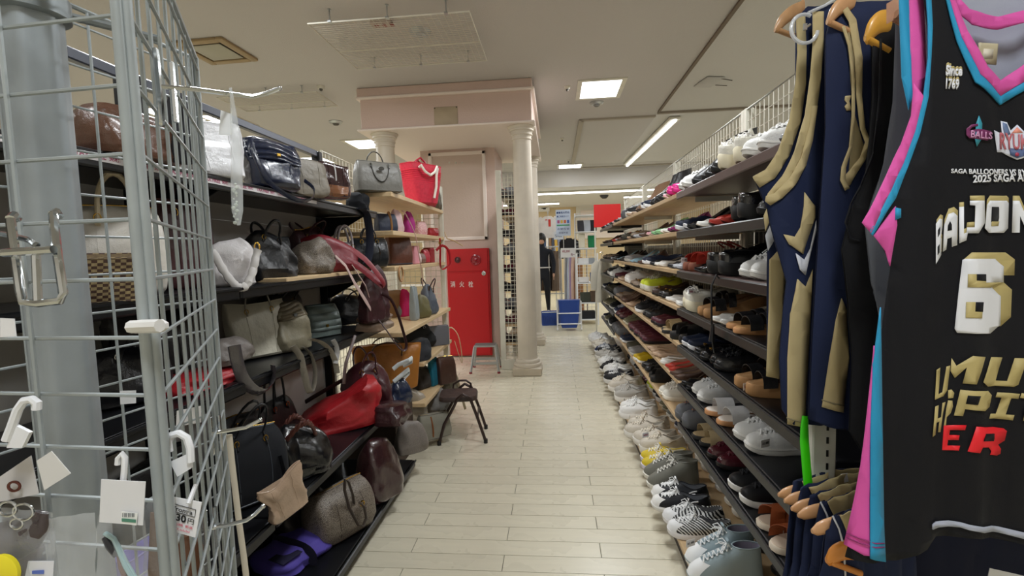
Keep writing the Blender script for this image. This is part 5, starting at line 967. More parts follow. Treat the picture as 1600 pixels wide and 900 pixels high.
# and soft goods filling the wooden boards
for k, (px, z_, c_, n_, w_, h_) in enumerate(((628, wz[3]+0, '8d8a86', 'grey', .14, .2), (610, wz[5], '5b4034', 'brown', .25, .22), (640, wz[6], '6c6660', 'grey', .26, .14), (700, wz[6], '8a7c66', 'beige', .2, .14), (690, wz[4], '3a3338', 'dark plum', .14, .12), (665, wz[5], '4f4a40', 'dark olive', .16, .2))):
    y_ = yat(px, -1.2, z_+.08); b = bag('shoulder_bag', w_, h_, .14, clo(c_), 'slouch', seed=330+k, sag=.9); setb(b, f"{n_} soft bag behind the others on the {['', '', '', 'fourth', 'fifth', 'sixth', 'lowest'][wz.index(z_)]} wooden board, {['hidden', 'nearest', 'nearer', 'far', 'farthest', 'second'][k]} one", -1.24, min(4.05, max(2.95 if z_ > .7 else 3.36, y_)), z_, 80, group=G2)
m = MB(); m.box((-1.052, .95, Z2-.02), (.003, .05, .022)); tag(m.build('white_clip', mat('eeeeee', .5)), 'small white clip label on the edge of the second black shelf', 'label')
# ------------------------------------------------------------------ grey wire display stand at the left, close by
GW = mat('a9b1b3', .38, .15, style='dirty', sc_=3)
def ground(p): return Vector((p.x, p.y, 0))
A_ = ground(P(219, 300, .39)); B_ = ground(P(322, 300, .78)); D_ = ground(P(-225, 300, .43))
def zof(px, py, d): return P(px, py, d).z
ZW = [zof(200, y, .39) for y in (-170, -70, 30, 135, 240, 342, 437, 532, 627, 718, 805, 890, 975, 1060)]
ztop, zbot = ZW[0]+.02, ZW[-1]-.02
st = thing('wire_display_stand', 'grey three-sided wire display stand filling the left edge', 'display stand', (0, 0, 0))
def grid(p0, p1, nv, r_, fr, inset=.0, skip=()):
    L_ = (p1-p0).length; t_ = (p1-p0).normalized(); a = p0+t_*inset; b = p1-t_*inset; nrm = Vector((t_.y, -t_.x, 0))
    m = MB(); m.tube([(a.x, a.y, .08), (a.x, a.y, ztop), ], fr, 10); m.tube([(b.x, b.y, .08), (b.x, b.y, ztop)], fr, 10); m.tube([(a.x, a.y, ztop), (b.x, b.y, ztop)], fr*.8, 8); m.tube([(a.x, a.y, .1), (b.x, b.y, .1)], fr*.8, 8)
    f = m.build('grid_panel', GW, st)
    for z in ZW + [ZW[-1]-.05*k for k in range(1, 8)]:
        if z < .12: continue
        m = MB(); m.tube([(a.x+nrm.x*r_, a.y+nrm.y*r_, z), (b.x+nrm.x*r_, b.y+nrm.y*r_, z)], r_, 6); m.build('wire', GW, f)
    for i in range(1, nv):
        if i in skip: continue
        q = a.lerp(b, i/nv); m = MB(); m.tube([(q.x-nrm.x*r_*.8, q.y-nrm.y*r_*.8, .1), (q.x-nrm.x*r_*.8, q.y-nrm.y*r_*.8, ztop)], r_*1.1, 6); m.build('wire', GW, f)
    return f
grid(A_, D_, 5, .0018, .0043, .007, (1,))
grid(A_, B_, 9, .0018, .0043, .007)
grid(B_, D_, 7, .0016, .004, .012)
pc = ground(P(88, 450, .52))
m = MB(); m.loft([[(pc.x+.0265*(1+.05*math.cos(6*a_))*math.cos(a_), pc.y+.0265*(1+.05*math.cos(6*a_))*math.sin(a_), z) for a_ in [2*PI*j/36 for j in range(36)]] for z in (.05, 1.9)]); m.build('centre_pole', mat('a3abb0', .42, .25, style='dirty', sc_=3), st)
m = MB(); m.lathe([(.2, 0), (.2, .02), (.03, .05)], 30, (pc.x, pc.y, 0)); m.build('base', GREYP, st)
zz = P(60, 10, .5).z
m = MB(); m.lathe([(.031, zz-.012), (.034, zz-.01), (.034, zz+.01), (.031, zz+.012)], 24, (pc.x, pc.y, 0)); m.tube([(pc.x, pc.y, zz), P(245, 60, .6)], .0045, 8); m.tube([(pc.x, pc.y, zz+.02), P(100, -30, .44)], .0045, 8); m.build('arm', GREYP, st)
m = MB(); zc = P(225, 510, .385)
cpos = P(226, 511, .383); m.tube([cpos+Vector((-.014, .002, 0)), cpos+Vector((.014, -.001, .001))], .0052, 8, flat=1.); m.box(cpos+Vector((0, .004, 0)), (.028, .014, .010), ch=.003); m.build('panel_clip', mat('e9e8e6', .5), st)
# chrome hooks
def prong(label, pts, r_=.0022, cat='hook', plate=None):
    t = thing('chrome_hook', label, cat); m = MB(); m.tube(pts, r_, 8); q = pts[-1]; m.ball(q, r_*1.25, 8, 5); m.build('prong', CHROME, t)
    p = Vector(pts[0]); m = MB(); m.tube([p+Vector((0, 0, .022)), p+Vector((-.004, .004, .034)), p+Vector((-.007, .008, .028))], .0028, 6); m.tube([p+Vector((0, 0, .024)), p+Vector((0, 0, -.03)), p+Vector((-.003, .003, -.034))], .0028, 6); m.tube([p+Vector((.006, .01, .024)), p+Vector((.006, .01, -.03))], .0026, 6); m.build('back_plate', CHROME, t); return t
prong('chrome hook with upturned tip, topmost on the grey wire stand', [P(248, 135, .44), P(300, 139, .46), P(352, 146, .49), P(394, 151, .505), P(416, 146, .51), P(437, 138, .515)])
prong('chrome hook on the grey wire stand holding the long cream band', [P(330, 677, .7), P(362, 672, .715), P(384, 668, .725), P(407, 656, .735)], .0028)
prong('lowest chrome hook with curved tip on the grey wire stand', [P(322, 826, .62), P(350, 822, .63), P(385, 813, .64), P(398, 804, .645), P(411, 791, .65)], .0027)
# faceout bracket hanging on the front panel
t = thing('chrome_bracket', 'chrome rectangular bracket hooked on the front of the wire stand', 'bracket'); m = MB()
pp = [P(83, 335, .375), P(84, 345, .37), P(90, 400, .365), P(99, 458, .36), P(94, 470, .36), P(60, 474, .36), P(36, 472, .36), P(32, 455, .36), P(24, 400, .365), P(16, 342, .37)]
m.tube(pp, .0030, 8); m.tube([P(56, 398, .362), P(59, 470, .36)], .0028, 8); m.tube([P(83, 335, .375), P(88, 331, .38), P(92, 338, .385)], .0032, 8); m.tube([P(16, 342, .375), P(22, 336, .38), P(27, 342, .385)], .0032, 8); m.build('frame', CHROME, t)
m = MB(); m.tube([P(5, 395, .36), P(84, 390, .358)], .0032, 8, flat=1.); m.build('bar', CHROME, t); m = MB(); m.tube([P(0, 365, .4), P(30, 371, .38), P(48, 376, .37), P(57, 383, .362)], .0024, 8); m.build('arm', CHROME, t)
# small items hung on the stand
PLW = mat('eef0f4', .35, coat=.2); CARD = mat('dcdbd8', .6)
def hook_tag(label, pts, r_, d, flat=.6, extra=None):
    t = thing('plastic_hook', label, 'plastic hook'); m = MB(); m.tube([P(x, y, d) for x, y in pts], r_, 8, flat=flat); m.build('hook', PLW, t)
    if extra: m = MB(); a, b, c_, e = extra; m.sheet(P(*a, d), P(*b, d), P(*c_, d), P(*e, d), .003); m.build('hook_body', PLW, t)
    return t
hook_tag('white plastic hook over the front wires at the far left', [(57, 640), (58, 630), (50, 624), (38, 626), (28, 640), (18, 668), (10, 688)], .0032, .375, 1., ((10, 700), (34, 700), (46, 676), (22, 664)))
hook_tag('white plastic hook holding the blank white card', [(184, 726), (185, 716), (191, 709), (195, 715), (194, 740), (191, 765), (189, 786)], .0022, .385, 1.)
hook_tag('white plastic hook beside the price tag on the wire stand', [(264, 706), (262, 688), (268, 680), (280, 677), (292, 684), (297, 700), (298, 722)], .0032, .42, 1., ((265, 722), (277, 745), (298, 732), (296, 708)))
def card(name, label, quad, d, m_=CARD, cat='card', tilt=0.):
    t = thing(name, label, cat); m = MB(); q = [P(x, y, d+tilt*i_) for i_, (x, y) in enumerate(quad)]; m.sheet(*q, t=.0007); m.build('card', m_, t); return t, q
t, q = card('blank_card', 'blank white card with green barcode sticker on the wire stand', [(155, 816), (223, 821), (227, 753), (158, 749)], .38, mat('e4e5e8', .5))
m = MB(); s_ = [P(x, y, .3785) for x, y in ((188, 818), (213, 821), (215, 802), (190, 799))]; m.sheet(*s_, t=.0003); m.build('sticker', mat('eef0ee', .4), t)
m = MB(); s_ = [P(x, y, .378) for x, y in ((190, 815), (212, 817), (212, 812), (190, 810))]; m.sheet(*s_, t=.0002); m.build('green_bar', mat('4f8a74', .5), t)
m = MB()
for k in range(7): x = 191+k*2.9; s_ = [P(a, b, .378) for a, b in ((x, 808), (x+1.2+k % 2, 808), (x+1.2+k % 2, 802), (x, 802))]; m.sheet(*s_, t=.0002)
m.build('barcode', mat('8b8f92', .5), t)['kind'] = 'stuff'
card('blank_card', 'grey-white card tilted over the pole of the wire stand', [(69, 766), (110, 740), (80, 705), (57, 720)], .385)
card('blank_card', 'small white card behind the wire stand near the black bag', [(188, 632), (212, 630), (212, 610), (187, 611)], .6, mat('e9e9ea', .5))
card('blank_card', 'white price card at the far left edge beside the pole', [(0, 527), (25, 526), (22, 498), (0, 497)], .42, mat('ebebec', .5))
card('blank_card', 'white card on the wire stand above the lavender pouch', [(275, 667), (314, 660), (314, 634), (276, 642)], .8, mat('eeeef0', .5))
# price tag
t = thing('price_tag', 'white price tag reading 330 yen on the wire stand', 'price tag'); D3 = .43
q = [P(x, y, D3) for x, y in ((262, 828), (305, 840), (315, 785), (269, 776))]; m = MB(); m.sheet(*q, t=.0006); m.build('card', mat('f1f2f5', .45), t)
nn_ = (q[1]-q[0]).cross(q[3]-q[0]).normalized()
ex = (q[1]-q[0]); ey = (q[3]-q[0])
def tl(txt, u, v, w_, h_, m_, nm='lettering', off=.015):
    m = MB(); put_text(m, txt, q[0]+ex*u+ey*v+nn_*.0004, ex*w_, ey*h_, off); m.build(nm, m_, t, False)
INK = mat('17171a', .5)
tl('from·a', .14, .64, .68, .14, INK); tl('330', .06, .36, .56, .22, INK, off=.03); tl('円', .68, .37, .22, .16, INK); tl('税込価格', .18, .23, .36, .08, mat('d8405a', .5)); tl('新品', .62, .23, .26, .08, mat('d8405a', .5)); tl('TAX included', .2, .1, .6, .07, mat('e06a80', .5))
m = MB()
for a, b in (((.06, .82), (.9, .82)), ((.9, .82), (.9, .6)), ((.9, .6), (.06, .6)), ((.06, .6), (.06, .82))): m.tube([q[0]+ex*a[0]+ey*a[1]+nn_*.0006, q[0]+ex*b[0]+ey*b[1]+nn_*.0006], .0003, 4)
m.build('outline', INK, t)
m = MB(); m.tube([P(294, 787, .425), P(300, 772, .43), P(306, 757, .435)], .0018, 8); m.build('loop', PLW, t)
# long cream band, transparent sleeve
m = MB(); m.tube([P(358, 679, .72), P(362, 720, .72), P(368, 770, .722), (P(374, 820, .722)), P(381, 870, .724), P(388, 930, .725)], [.0052]*6, 8, flat=.3, up=(1, 0, 0)); tag(m.build('cream_band', mat('e2d9c6', .7, style='cloth')), 'long cream elastic band hanging from the middle chrome hook', 'band')
t = thing('plastic_sleeve', 'clear plastic sleeve with a beaded charm hanging from the top hook', 'plastic packaging'); CL = mat('e9eef0', .12, style='clear', alpha=.3); CL2 = mat('e4ece4', .08, style='clear', alpha=.42)
m = MB(); m.tube([P(360, 137, .488), P(363, 160, .488), P(366, 190, .488), P(369, 240, .488), P(370, 290, .488), P(371, 330, .488), P(373, 352, .488)], [.0016, .0024, .004, .0058, .0066, .0062, .002], 10, flat=.35, up=(1, 0, 0)); m.build('sleeve', CL, t)
m = MB()
for k in range(14): m.ball(P(368+3*math.sin(k*2.2), 288+k*4.6, .486), .0016+.0006*math.sin(k), 8, 5)
m.build('beads', CL2, t)['kind'] = 'stuff'
m = MB(); m.sheet(P(342, 210, .5), P(364, 212, .5), P(362, 178, .5), P(345, 172, .5), .0006); m.build('header', mat('eceff2', .3), t)
# plastic bags of small leather goods at the bottom left
CLB = mat('dfe3e6', .1, style='clear', alpha=.22)
def packet(label, quad, d, thick=.006, inner=None):
    t = thing('plastic_packet', label, 'plastic packaging'); q = [P(x, y, d) for x, y in quad]; n = 8
    fn = lambda s_: [[q[0].lerp(q[1], i/n).lerp(q[3].lerp(q[2], i/n), j/n) + fw*(s_*thick*math.sin(PI*i/n)*math.sin(PI*j/n)+.0012*math.sin(i*2.1+j*1.7)) for i in range(n+1)] for j in range(n+1)]
    m = MB()
    for s_ in (-1, 1):
        rr = fn(s_); vs = [v for r_ in rr for v in r_]; m.add(vs, [(j*(n+1)+i, j*(n+1)+i+1, (j+1)*(n+1)+i+1, (j+1)*(n+1)+i) for j in range(n) for i in range(n)])
    m.build('film', CLB, t); return t
t = packet('clear packet with dark leather strap and yellow disc at the bottom left', [(-40, 960), (88, 960), (84, 800), (-40, 790)], .40, .012)
m = MB(); m.tube([P(-20, 880, .41), P(15, 850, .40), P(45, 835, .40), P(62, 820, .40), P(66, 800, .4)], [.018, .02, .016, .01, .006], 10, flat=.4); m.build('leather_strap', mat('3a2c2e', .2, style='leather', coat=.8), t)
m = MB(); m.tube([P(-10, 925, .41), P(20, 900, .405), P(42, 880, .40), P(58, 850, .4)], [.016, .018, .014, .006], 10, flat=.4); m.build('leather_strap', mat('4a3b40', .2, style='leather', coat=.8), t)
m = MB(); c_ = P(7, 893, .386); m.loft([[c_+rv*(.0135*k*math.cos(a_))+uv*(.0145*k*math.sin(a_))-fw*dz for a_ in [2*PI*j/24 for j in range(24)]] for k, dz in ((1, 0), (1, .003), (.9, .004))]); m.build('yellow_disc', mat('f0e02a', .5), t)
for (x, y, r_, rr, cm) in ((26, 818, 10, .0016, CHROME), (12, 795, 14, .0018, CHROME), (36, 800, 16, .0016, CHROME), (22, 760, 9, .0018, mat('6a4038', .3, .8))):
    m = MB(); m.tube([P(x+r_*math.cos(a_), y+r_*.8*math.sin(a_), .388) for a_ in [2*PI*j/14 for j in range(14)]], rr*.6, 6, closed=True); m.build('ring', cm, t)
card('header_card', 'grey header card with a punched hole at the left edge', [(-30, 790), (60, 772), (48, 712), (-30, 765)], .392, mat('c6c4c4', .5))
t = packet('clear packet with a blue and white label at the bottom left', [(38, 960), (150, 960), (150, 800), (60, 812)], .40, .006)
m = MB(); m.sheet(P(38, 905, .393), P(82, 905, .393), P(84, 877, .393), P(44, 877, .393), .0005); m.build('label', mat('e4e6ee', .5), t); m = MB(); m.sheet(P(50, 897, .3922), P(68, 897, .3922), P(68, 891, .3922), P(50, 892, .3922), .0003); m.build('blue_print', mat('5a73c8', .5), t)
t = packet('clear packet with a pale blue cord below the blank card', [(150, 960), (236, 960), (228, 812), (152, 806)], .40, .008)
m = MB(); m.tube([P(164, 833, .395), P(178, 842, .394), P(186, 860, .394), P(196, 885, .394), P(214, 915, .394)], .0018, 8); m.tube([P(170, 834, .396), P(184, 850, .395), P(200, 882, .395), P(220, 915, .395)], .0013, 8); m.build('cord', mat('a9c4c8', .4), t)
m = MB(); m.tube([P(165, 838, .397), P(176, 852, .397), P(184, 868, .397)], [.003, .0045, .003], 8); m.build('dark_clasp', mat('3c3d42', .3, .5), t)
m = MB(); m.tube([P(186, 866, .397), P(192, 885, .397), P(200, 905, .397)], [.002, .003, .003], 8); m.build('brown_tag', mat('7a5546', .5), t)
t = packet('clear packet with tan goods hanging inside the wire stand', [(226, 960), (330, 960), (318, 790), (222, 778)], .62, .03)
m = MB(); m.loft([[P(x, y, .63+.012*s_) for x, y in ((235+k, 800), (280+k, 805), (285+k*.5, 880), (275, 960), (228, 960))] for s_, k in ((-1, 0), (1, 3))]); m.build('tan_goods', lea('9a7c60', .5), t)
m = MB(); m.tube([P(290, 835, .6), P(296, 860, .6), P(294, 900, .6), P(298, 950, .6)], [.012, .015, .014, .012], 8); m.build('brown_strap', lea('6a432c', .4), t)
# ------------------------------------------------------------------ hanging jerseys at the right, close by
def unit(v): return v.normalized()
class Garment:
    """a hanging garment: a front cloth on an upright plane, drawn by outlines, and a back cloth behind it"""
    def __init__(s, name, label, cat, d, cx, yaw=0., fold=.006, lam=.07, bulge=.022, seed=0, taper=True, group=None):
        s.o = thing(name, label, cat, group=group); s.p = P(cx, 450, d); h = Vector((fw.x, fw.y, 0)).normalized()
        s.n = -(Matrix.Rotation(R(yaw), 3, 'Z') @ h); s.u = Vector((-s.n.y, s.n.x, 0)); s.fold, s.lam, s.b, s.sd = fold, lam, bulge, seed
    def uvp(s, px, py, back=False, lift=0.):
        r_ = ray(px, py); f_ = 0
        for _ in range(5 if hasattr(s, 'vb') else 1):     # meet the bulged cloth, not the flat plane
            t_ = (s.p+s.n*f_-CAM).dot(s.n)/r_.dot(s.n); w_ = CAM+r_*t_-s.p-s.n*f_; u_, v_ = w_.dot(s.u), w_.z
            if hasattr(s, 'vb'): q_ = s.F(u_, v_); f_ = f_*.4+.6*((-q_*.6-.012 if back else q_)+lift)
        return u_, v_
    def F(s, u, v):
        w_ = .35+.65*max(0, min(1, (s.vt-v)/(s.vt-s.vb)))
        d_ = s.fold*w_*(math.sin(u/s.lam*6.283+s.sd+v*1.5)+.5*math.sin(u/s.lam*6.283*.47+s.sd*2+v*3))
        return d_ + s.b*math.sin(PI*max(0, min(1, (u-s.u0)/(s.u1-s.u0))))**.6
    def patch(s, name, poly, m_, lift=0., step=.022, back=False, thick=.0018, holes=None, faces=None, parent=None, raw=None):
        if raw: vs, fs = raw
        else: vs = [s.uvp(q[0], q[1], back, lift) for q in poly]; fs = [tuple(t_) for t_ in tessellate_polygon([[Vector((a, b, 0)) for a, b in vs]])]
        bm = bmesh.new(); bv = [bm.verts.new((a, b, 0)) for a, b in vs]
        for f_ in fs:
            try: bm.faces.new([bv[i] for i in f_])
            except ValueError: pass
        us = [q[0] for q in vs]; vv = [q[1] for q in vs]
        for ax, lo, hi, st_ in ((0, min(us), max(us), step), (1, min(vv), max(vv), step*2)):
            k = math.ceil(lo/st_)
            while k*st_ < hi:
                co = Vector((k*st_, 0, 0)) if ax == 0 else Vector((0, k*st_, 0)); no = Vector((1, 0, 0)) if ax == 0 else Vector((0, 1, 0))
                bmesh.ops.bisect_plane(bm, geom=bm.verts[:]+bm.edges[:]+bm.faces[:], plane_co=co, plane_no=no); k += 1
        bmesh.ops.triangulate(bm, faces=[f_ for f_ in bm.faces if len(f_.verts) > 4])
        for v in bm.verts:
            a, b = v.co.x, v.co.y; f_ = s.F(a, b); f_ = (-f_*.6-.012 if back else f_)+lift
            q = s.p+s.u*a+Vector((0, 0, b))+s.n*f_; v.co = q
        bm.normal_update()
        for f_ in bm.faces:
            if f_.normal.dot(s.n) < 0: f_.normal_flip()
        me = bpy.data.meshes.new(name); bm.to_mesh(me); bm.free(); me.materials.append(m_); me.polygons.foreach_set('use_smooth', [True]*len(me.polygons))
        o = bpy.data.objects.new(name, me); col.objects.link(o); o.parent = parent or s.o
        sm = o.modifiers.new('s', 'SOLIDIFY'); sm.thickness = thick; sm.offset = -1; return o
    def bounds(s, poly):
        q = [s.uvp(*a) for a in poly]; s.poly = poly; s.u0 = min(a for a, b in q); s.u1 = max(a for a, b in q); s.vb = min(b for a, b in q); s.vt = max(b for a, b in q)
    def glyph(s, name, ch, quad, m_, lift, off=.02, parent=None):
        """lettering mapped onto a four-cornered outline: lower left, lower right, upper right, upper left"""
        tv, tf, _ = text_mesh(ch, off); out = []
        for a, b in tv:
            x = (quad[0][0]*(1-a)+quad[1][0]*a)*(1-b)+(quad[3][0]*(1-a)+quad[2][0]*a)*b; y = (quad[0][1]*(1-a)+quad[1][1]*a)*(1-b)+(quad[3][1]*(1-a)+quad[2][1]*a)*b; out.append(s.uvp(x, y))
        return s.patch(name, None, m_, lift, raw=(out, tf), thick=.0004, parent=parent)
    def hanger(s, label, tip, root, d_off=0., colr='c89a6c', bar=True, thick=.016, hump=.008):
        t = thing('wooden_hanger', label, 'hanger'); a = s.at(tip, d_off); b = s.at(root, d_off); m = MB(); mid = a.lerp(b, .35)+Vector((0, 0, .012))
        ns = 10; rings = []
        for i in range(ns+1):
            q = i/ns; p = a.lerp(b, q)+Vector((0, 0, hump*math.sin(PI*min(1, q*1.1)))); hh = thick*(.5+.5*min(1, q*6)**.5) if q > 0 else thick*.3; tt = .0065*(.5+.5*min(1, q*4))
            rings.append([p+s.n*(tt*math.cos(a_))+Vector((0, 0, hh*math.sin(a_))) for a_ in [2*PI*j/12 for j in range(12)]])
        m.loft(rings); m.build('arm', mat(colr, .4, style='wood', coat=.3), t)
        if bar: m = MB(); m.tube([a.lerp(b, .12)+Vector((0, 0, -.006)), a.lerp(b, 1.0)+Vector((0, 0, -.03+(a.z-b.z)*.75))], .0055, 10); m.build('trouser_bar', mat(colr, .4, style='wood', coat=.2), t)
        return t
    def at(s, q, off=0.): a, b = s.uvp(*q); return s.p+s.u*a+Vector((0, 0, b))+s.n*off
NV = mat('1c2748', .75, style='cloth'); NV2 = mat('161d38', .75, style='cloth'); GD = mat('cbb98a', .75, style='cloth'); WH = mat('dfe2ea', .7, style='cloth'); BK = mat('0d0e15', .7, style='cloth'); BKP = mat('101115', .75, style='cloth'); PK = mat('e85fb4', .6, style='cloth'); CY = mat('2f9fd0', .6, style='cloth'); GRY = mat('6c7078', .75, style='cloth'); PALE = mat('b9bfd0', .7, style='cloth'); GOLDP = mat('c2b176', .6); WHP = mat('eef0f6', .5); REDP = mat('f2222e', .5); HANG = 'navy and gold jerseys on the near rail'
# 1: farthest navy jersey
def trimline(g, name, pts, w_, m_, lift=.003, **k):
    """a band of trim following a line of points, w_ pixels wide towards the right of travel"""
    out = []; back = []
    for i, (x, y) in enumerate(pts):
        a = pts[max(0, i-1)]; b = pts[min(len(pts)-1, i+1)]; dx, dy = b[0]-a[0], b[1]-a[1]; L_ = math.hypot(dx, dy); ww = w_[i] if isinstance(w_, (list, tuple)) else w_
        out.append((x, y)); back.append((x-dy/L_*ww, y+dx/L_*ww))
    return g.patch(name, out+back[::-1], m_, lift, step=.012, **k)
g = Garment('navy_jersey', 'farthest navy sleeveless jersey with gold armhole trim on the near rail', 'jersey', 1.08, 1240, 8, .005, .06, .03, 1, group=HANG)
body = [(1244, 28), (1262, 10), (1420, 10), (1430, 300), (1425, 640), (1330, 620), (1260, 600), (1210, 580), (1199, 560), (1199, 420), (1201, 330), (1181, 282), (1212, 250), (1232, 200), (1243, 130)]
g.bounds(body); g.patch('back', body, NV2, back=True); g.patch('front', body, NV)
trimline(g, 'armhole_trim', [(1244, 26), (1246, 80), (1243, 130), (1234, 185), (1216, 235), (1196, 265), (1177, 276)], [-14, -14, -16, -18, -19, -20, -20], GD)
g.patch('side_stripe', [(1228, 375), (1230, 410), (1222, 500), (1217, 592), (1197, 588), (1201, 480), (1202, 406)], GD, .003); g.patch('side_chevron', [(1207.7, 342), (1218.7, 358.7), (1200, 392), (1195.6, 368)], WH, .004)
g.patch('gold_patch', [(1193, 337), (1198, 326), (1206, 338), (1196, 362)], GD, .005)
g.hanger('pale wooden hanger of the farthest navy jersey', (1213, 45), (1262, 6), .01)
# 2
g = Garment('navy_jersey', 'second navy jersey with folded gold armhole and white chevron', 'jersey', 1.0, 1270, 6, .005, .055, .03, 2.2, group=HANG)
body = [(1272, 20), (1300, 5), (1440, 5), (1440, 660), (1340, 665), (1268, 664), (1240, 664), (1222, 640), (1218, 560), (1224, 480), (1229, 440), (1218, 400), (1204, 350), (1198, 318), (1230, 290), (1256, 240), (1271, 160)]
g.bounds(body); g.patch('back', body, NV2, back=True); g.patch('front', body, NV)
trimline(g, 'armhole_trim', [(1270, 18), (1270, 70), (1266, 120), (1258, 180), (1242, 235), (1222, 275), (1200, 302), (1197, 312)], [-17, -17, -17, -17, -15, -13, -10, -7], GD)
g.patch('armhole_trim_inner', [(1269, 165), (1264, 200), (1252, 246), (1232, 280), (1210, 302), (1197, 306), (1196, 314), (1204, 321), (1222, 310), (1243, 288), (1260, 258), (1270, 220), (1278, 165)], GD, .006)
g.patch('gold_chevron', [(1257, 300), (1274, 322), (1274, 340), (1255, 397), (1233, 382), (1224, 366), (1242, 370), (1251, 355), (1256, 322)], GD, .004)
g.patch('white_chevron', [(1275.5, 344), (1276, 359), (1259, 430), (1250, 421), (1243.6, 396), (1257, 406), (1266, 388)], WH, .004)
g.patch('side_stripe', [(1246, 436), (1259, 448), (1270, 421), (1266, 505), (1258, 667), (1230, 663), (1230, 560), (1235, 490)], GD, .003)
g.patch('hem_line', [(1229, 652), (1258, 660), (1258, 662), (1229, 654)], mat('8f8464', .8), .0042)
g.hanger('clear plastic ring hanger loop before the gold straps', (1240, 40), (1275, 20), .02, 'd9d9d9', False, .004) if 0 else None
t = thing('size_ring', 'clear round plastic ring hanging over the gold jersey straps', 'ring'); m = MB(); c_ = P(1257, 45, .93); m.tube([c_+rv*(.026*math.cos(a_))+uv*(.028*math.sin(a_)) for a_ in [PI*.35+2*PI*.8*j/20 for j in range(21)]], .0035, 8); m.tube([P(1263, 20, .93), P(1290, 8, .93), P(1310, -5, .93)], .003, 8); m.build('ring', mat('e6eaee', .1, style='clear', alpha=.6), t); m = MB(); m.tube([P(1258, 44, .93), P(1266, 38, .93)], .0022, 6); m.box(P(1258, 42, .93), (.006, .004, .012)); m.build('clip', SILV, t)
# 3
g = Garment('navy_jersey', 'third navy jersey with a long open gold armhole and gold hem stripe', 'jersey', .93, 1330, 4, .005, .06, .03, .6, group=HANG)
body = [(1290, 60), (1300, 20), (1325, 8), (1460, 0), (1460, 668), (1330, 674), (1296, 668), (1264, 655), (1270, 520), (1276, 420), (1282, 320), (1290, 200)]
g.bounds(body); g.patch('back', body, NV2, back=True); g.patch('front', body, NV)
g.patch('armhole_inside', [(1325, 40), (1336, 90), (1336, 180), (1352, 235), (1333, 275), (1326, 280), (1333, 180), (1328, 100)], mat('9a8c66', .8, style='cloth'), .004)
trimline(g, 'armhole_trim', [(1320, 4), (1338, 30), (1348, 90), (1347, 150), (1352, 200), (1360, 222), (1352, 250), (1338, 272), (1328, 290)], [10, 12, 12, 9, 8, 8, 9, 12, 16], GD, .006)
trimline(g, 'armhole_trim', [(1320, 40), (1330, 70), (1336, 120), (1336, 180), (1332, 230), (1322, 262), (1321, 280), (1328, 294)], [5, 5, 5, 5, 5, 7, 8, 8], GD, .007)
g.patch('side_stripe', [(1315, 466), (1323, 484), (1327, 560), (1318, 645), (1284, 636), (1296, 560), (1306, 500)], GD, .004); g.patch('hem_line', [(1284, 624), (1319, 633), (1319, 635), (1284, 626)], mat('8f8464', .8), .0052)
g.patch('chest_mark', [(1321, 150), (1331, 149), (1327, 158), (1331, 172), (1323, 173), (1320, 166), (1324, 161), (1320, 156)], GD, .003)
g.hanger('light wooden hanger with a round bar among the jerseys', (1283, 40), (1335, -2), .02, 'cf9f70')
# 4, 5 black garments
g = Garment('black_vest', 'plain black sleeveless garment on the yellow wooden hanger', 'garment', .87, 1400, 2, .006, .05, .03, 3.)
body = [(1364, 55), (1375, 40), (1480, 20), (1480, 700), (1400, 800), (1328, 674), (1332, 560), (1326, 470), (1316, 390), (1332, 325), (1352, 280), (1364, 150)]
g.bounds(body); g.patch('back', body, BKP, back=True); g.patch('front', body, BKP)
trimline(g, 'armhole_edge', [(1378, 60), (1376, 150), (1366, 240), (1347, 290), (1331, 320), (1323, 350), (1331, 372), (1345, 376)], 3, mat('101116', .6, style='cloth'), .005)
g.hanger('yellow wooden hanger showing its pointed tip', (1346, 62), (1392, 30), .02, 'e0a63c', True, .02)
g = Garment('grey_vest', 'grey-lined sleeveless garment just behind the front black jersey', 'garment', .82, 1420, 0, .005, .05, .03, 4.)
body = [(1400, 20), (1425, 5), (1500, 0), (1500, 600), (1400, 560), (1376, 508), (1362, 440), (1356, 384), (1353, 352), (1363, 315), (1381, 255), (1395, 160)]
g.bounds(body); g.patch('back', body, GRY, back=True); g.patch('front', body, GRY)
g.hanger('pink-toned wooden hanger with bar of the front black jerseys', (1378, 35), (1430, -10), .03, 'c08a68', True, .018)
# 6: back half of the front jersey, seen through its armhole
g = Garment('black_jersey', 'big black jersey with pink and cyan trim and number 6', 'jersey', .72, 1500, 0, .006, .075, .022, 1.2)
bkp = [(1410, 10), (1500, -60), (1700, -80), (1700, 500), (1390, 420), (1357, 352), (1380, 300), (1420, 200), (1432, 160), (1410, 60)]
outline_ = [(1440, -40), (1470, -90), (1760, -90), (1790, 900), (1600, 885), (1480, 870), (1366, 878), (1318, 868), (1345, 760), (1362, 650), (1373, 540), (1385, 450), (1398, 400), (1345, 350), (1390, 295), (1430, 220), (1450, 130), (1449, 40)]
g.bounds(outline_)
NECK = [(1480, -90), (1482, -20), (1500, 50), (1528, 110), (1562, 150), (1600, 128), (1640, 90), (1680, 20), (1700, -90)]
front = [(1436, -60), (1480, -90)]+NECK[1:]+[(1740, -90), (1790, 892), (1680, 868), (1600, 850), (1520, 841), (1462, 838), (1448, 858), (1400, 876), (1366, 880), (1320, 870), (1346, 760), (1364, 650), (1376, 540), (1387, 450), (1392, 412), (1372, 370), (1352, 352), (1390, 305), (1430, 225), (1451, 130), (1449, 40)]
g.patch('back', [(1424, -40), (1480, -90), (1760, -90), (1790, 835), (1462, 822), (1372, 850), (1402, 420), (1392, 380), (1380, 350), (1408, 300), (1436, 200), (1442, 150), (1430, 100)], PALE, back=True, step=.03)
g.patch('front', front, BK, 0)
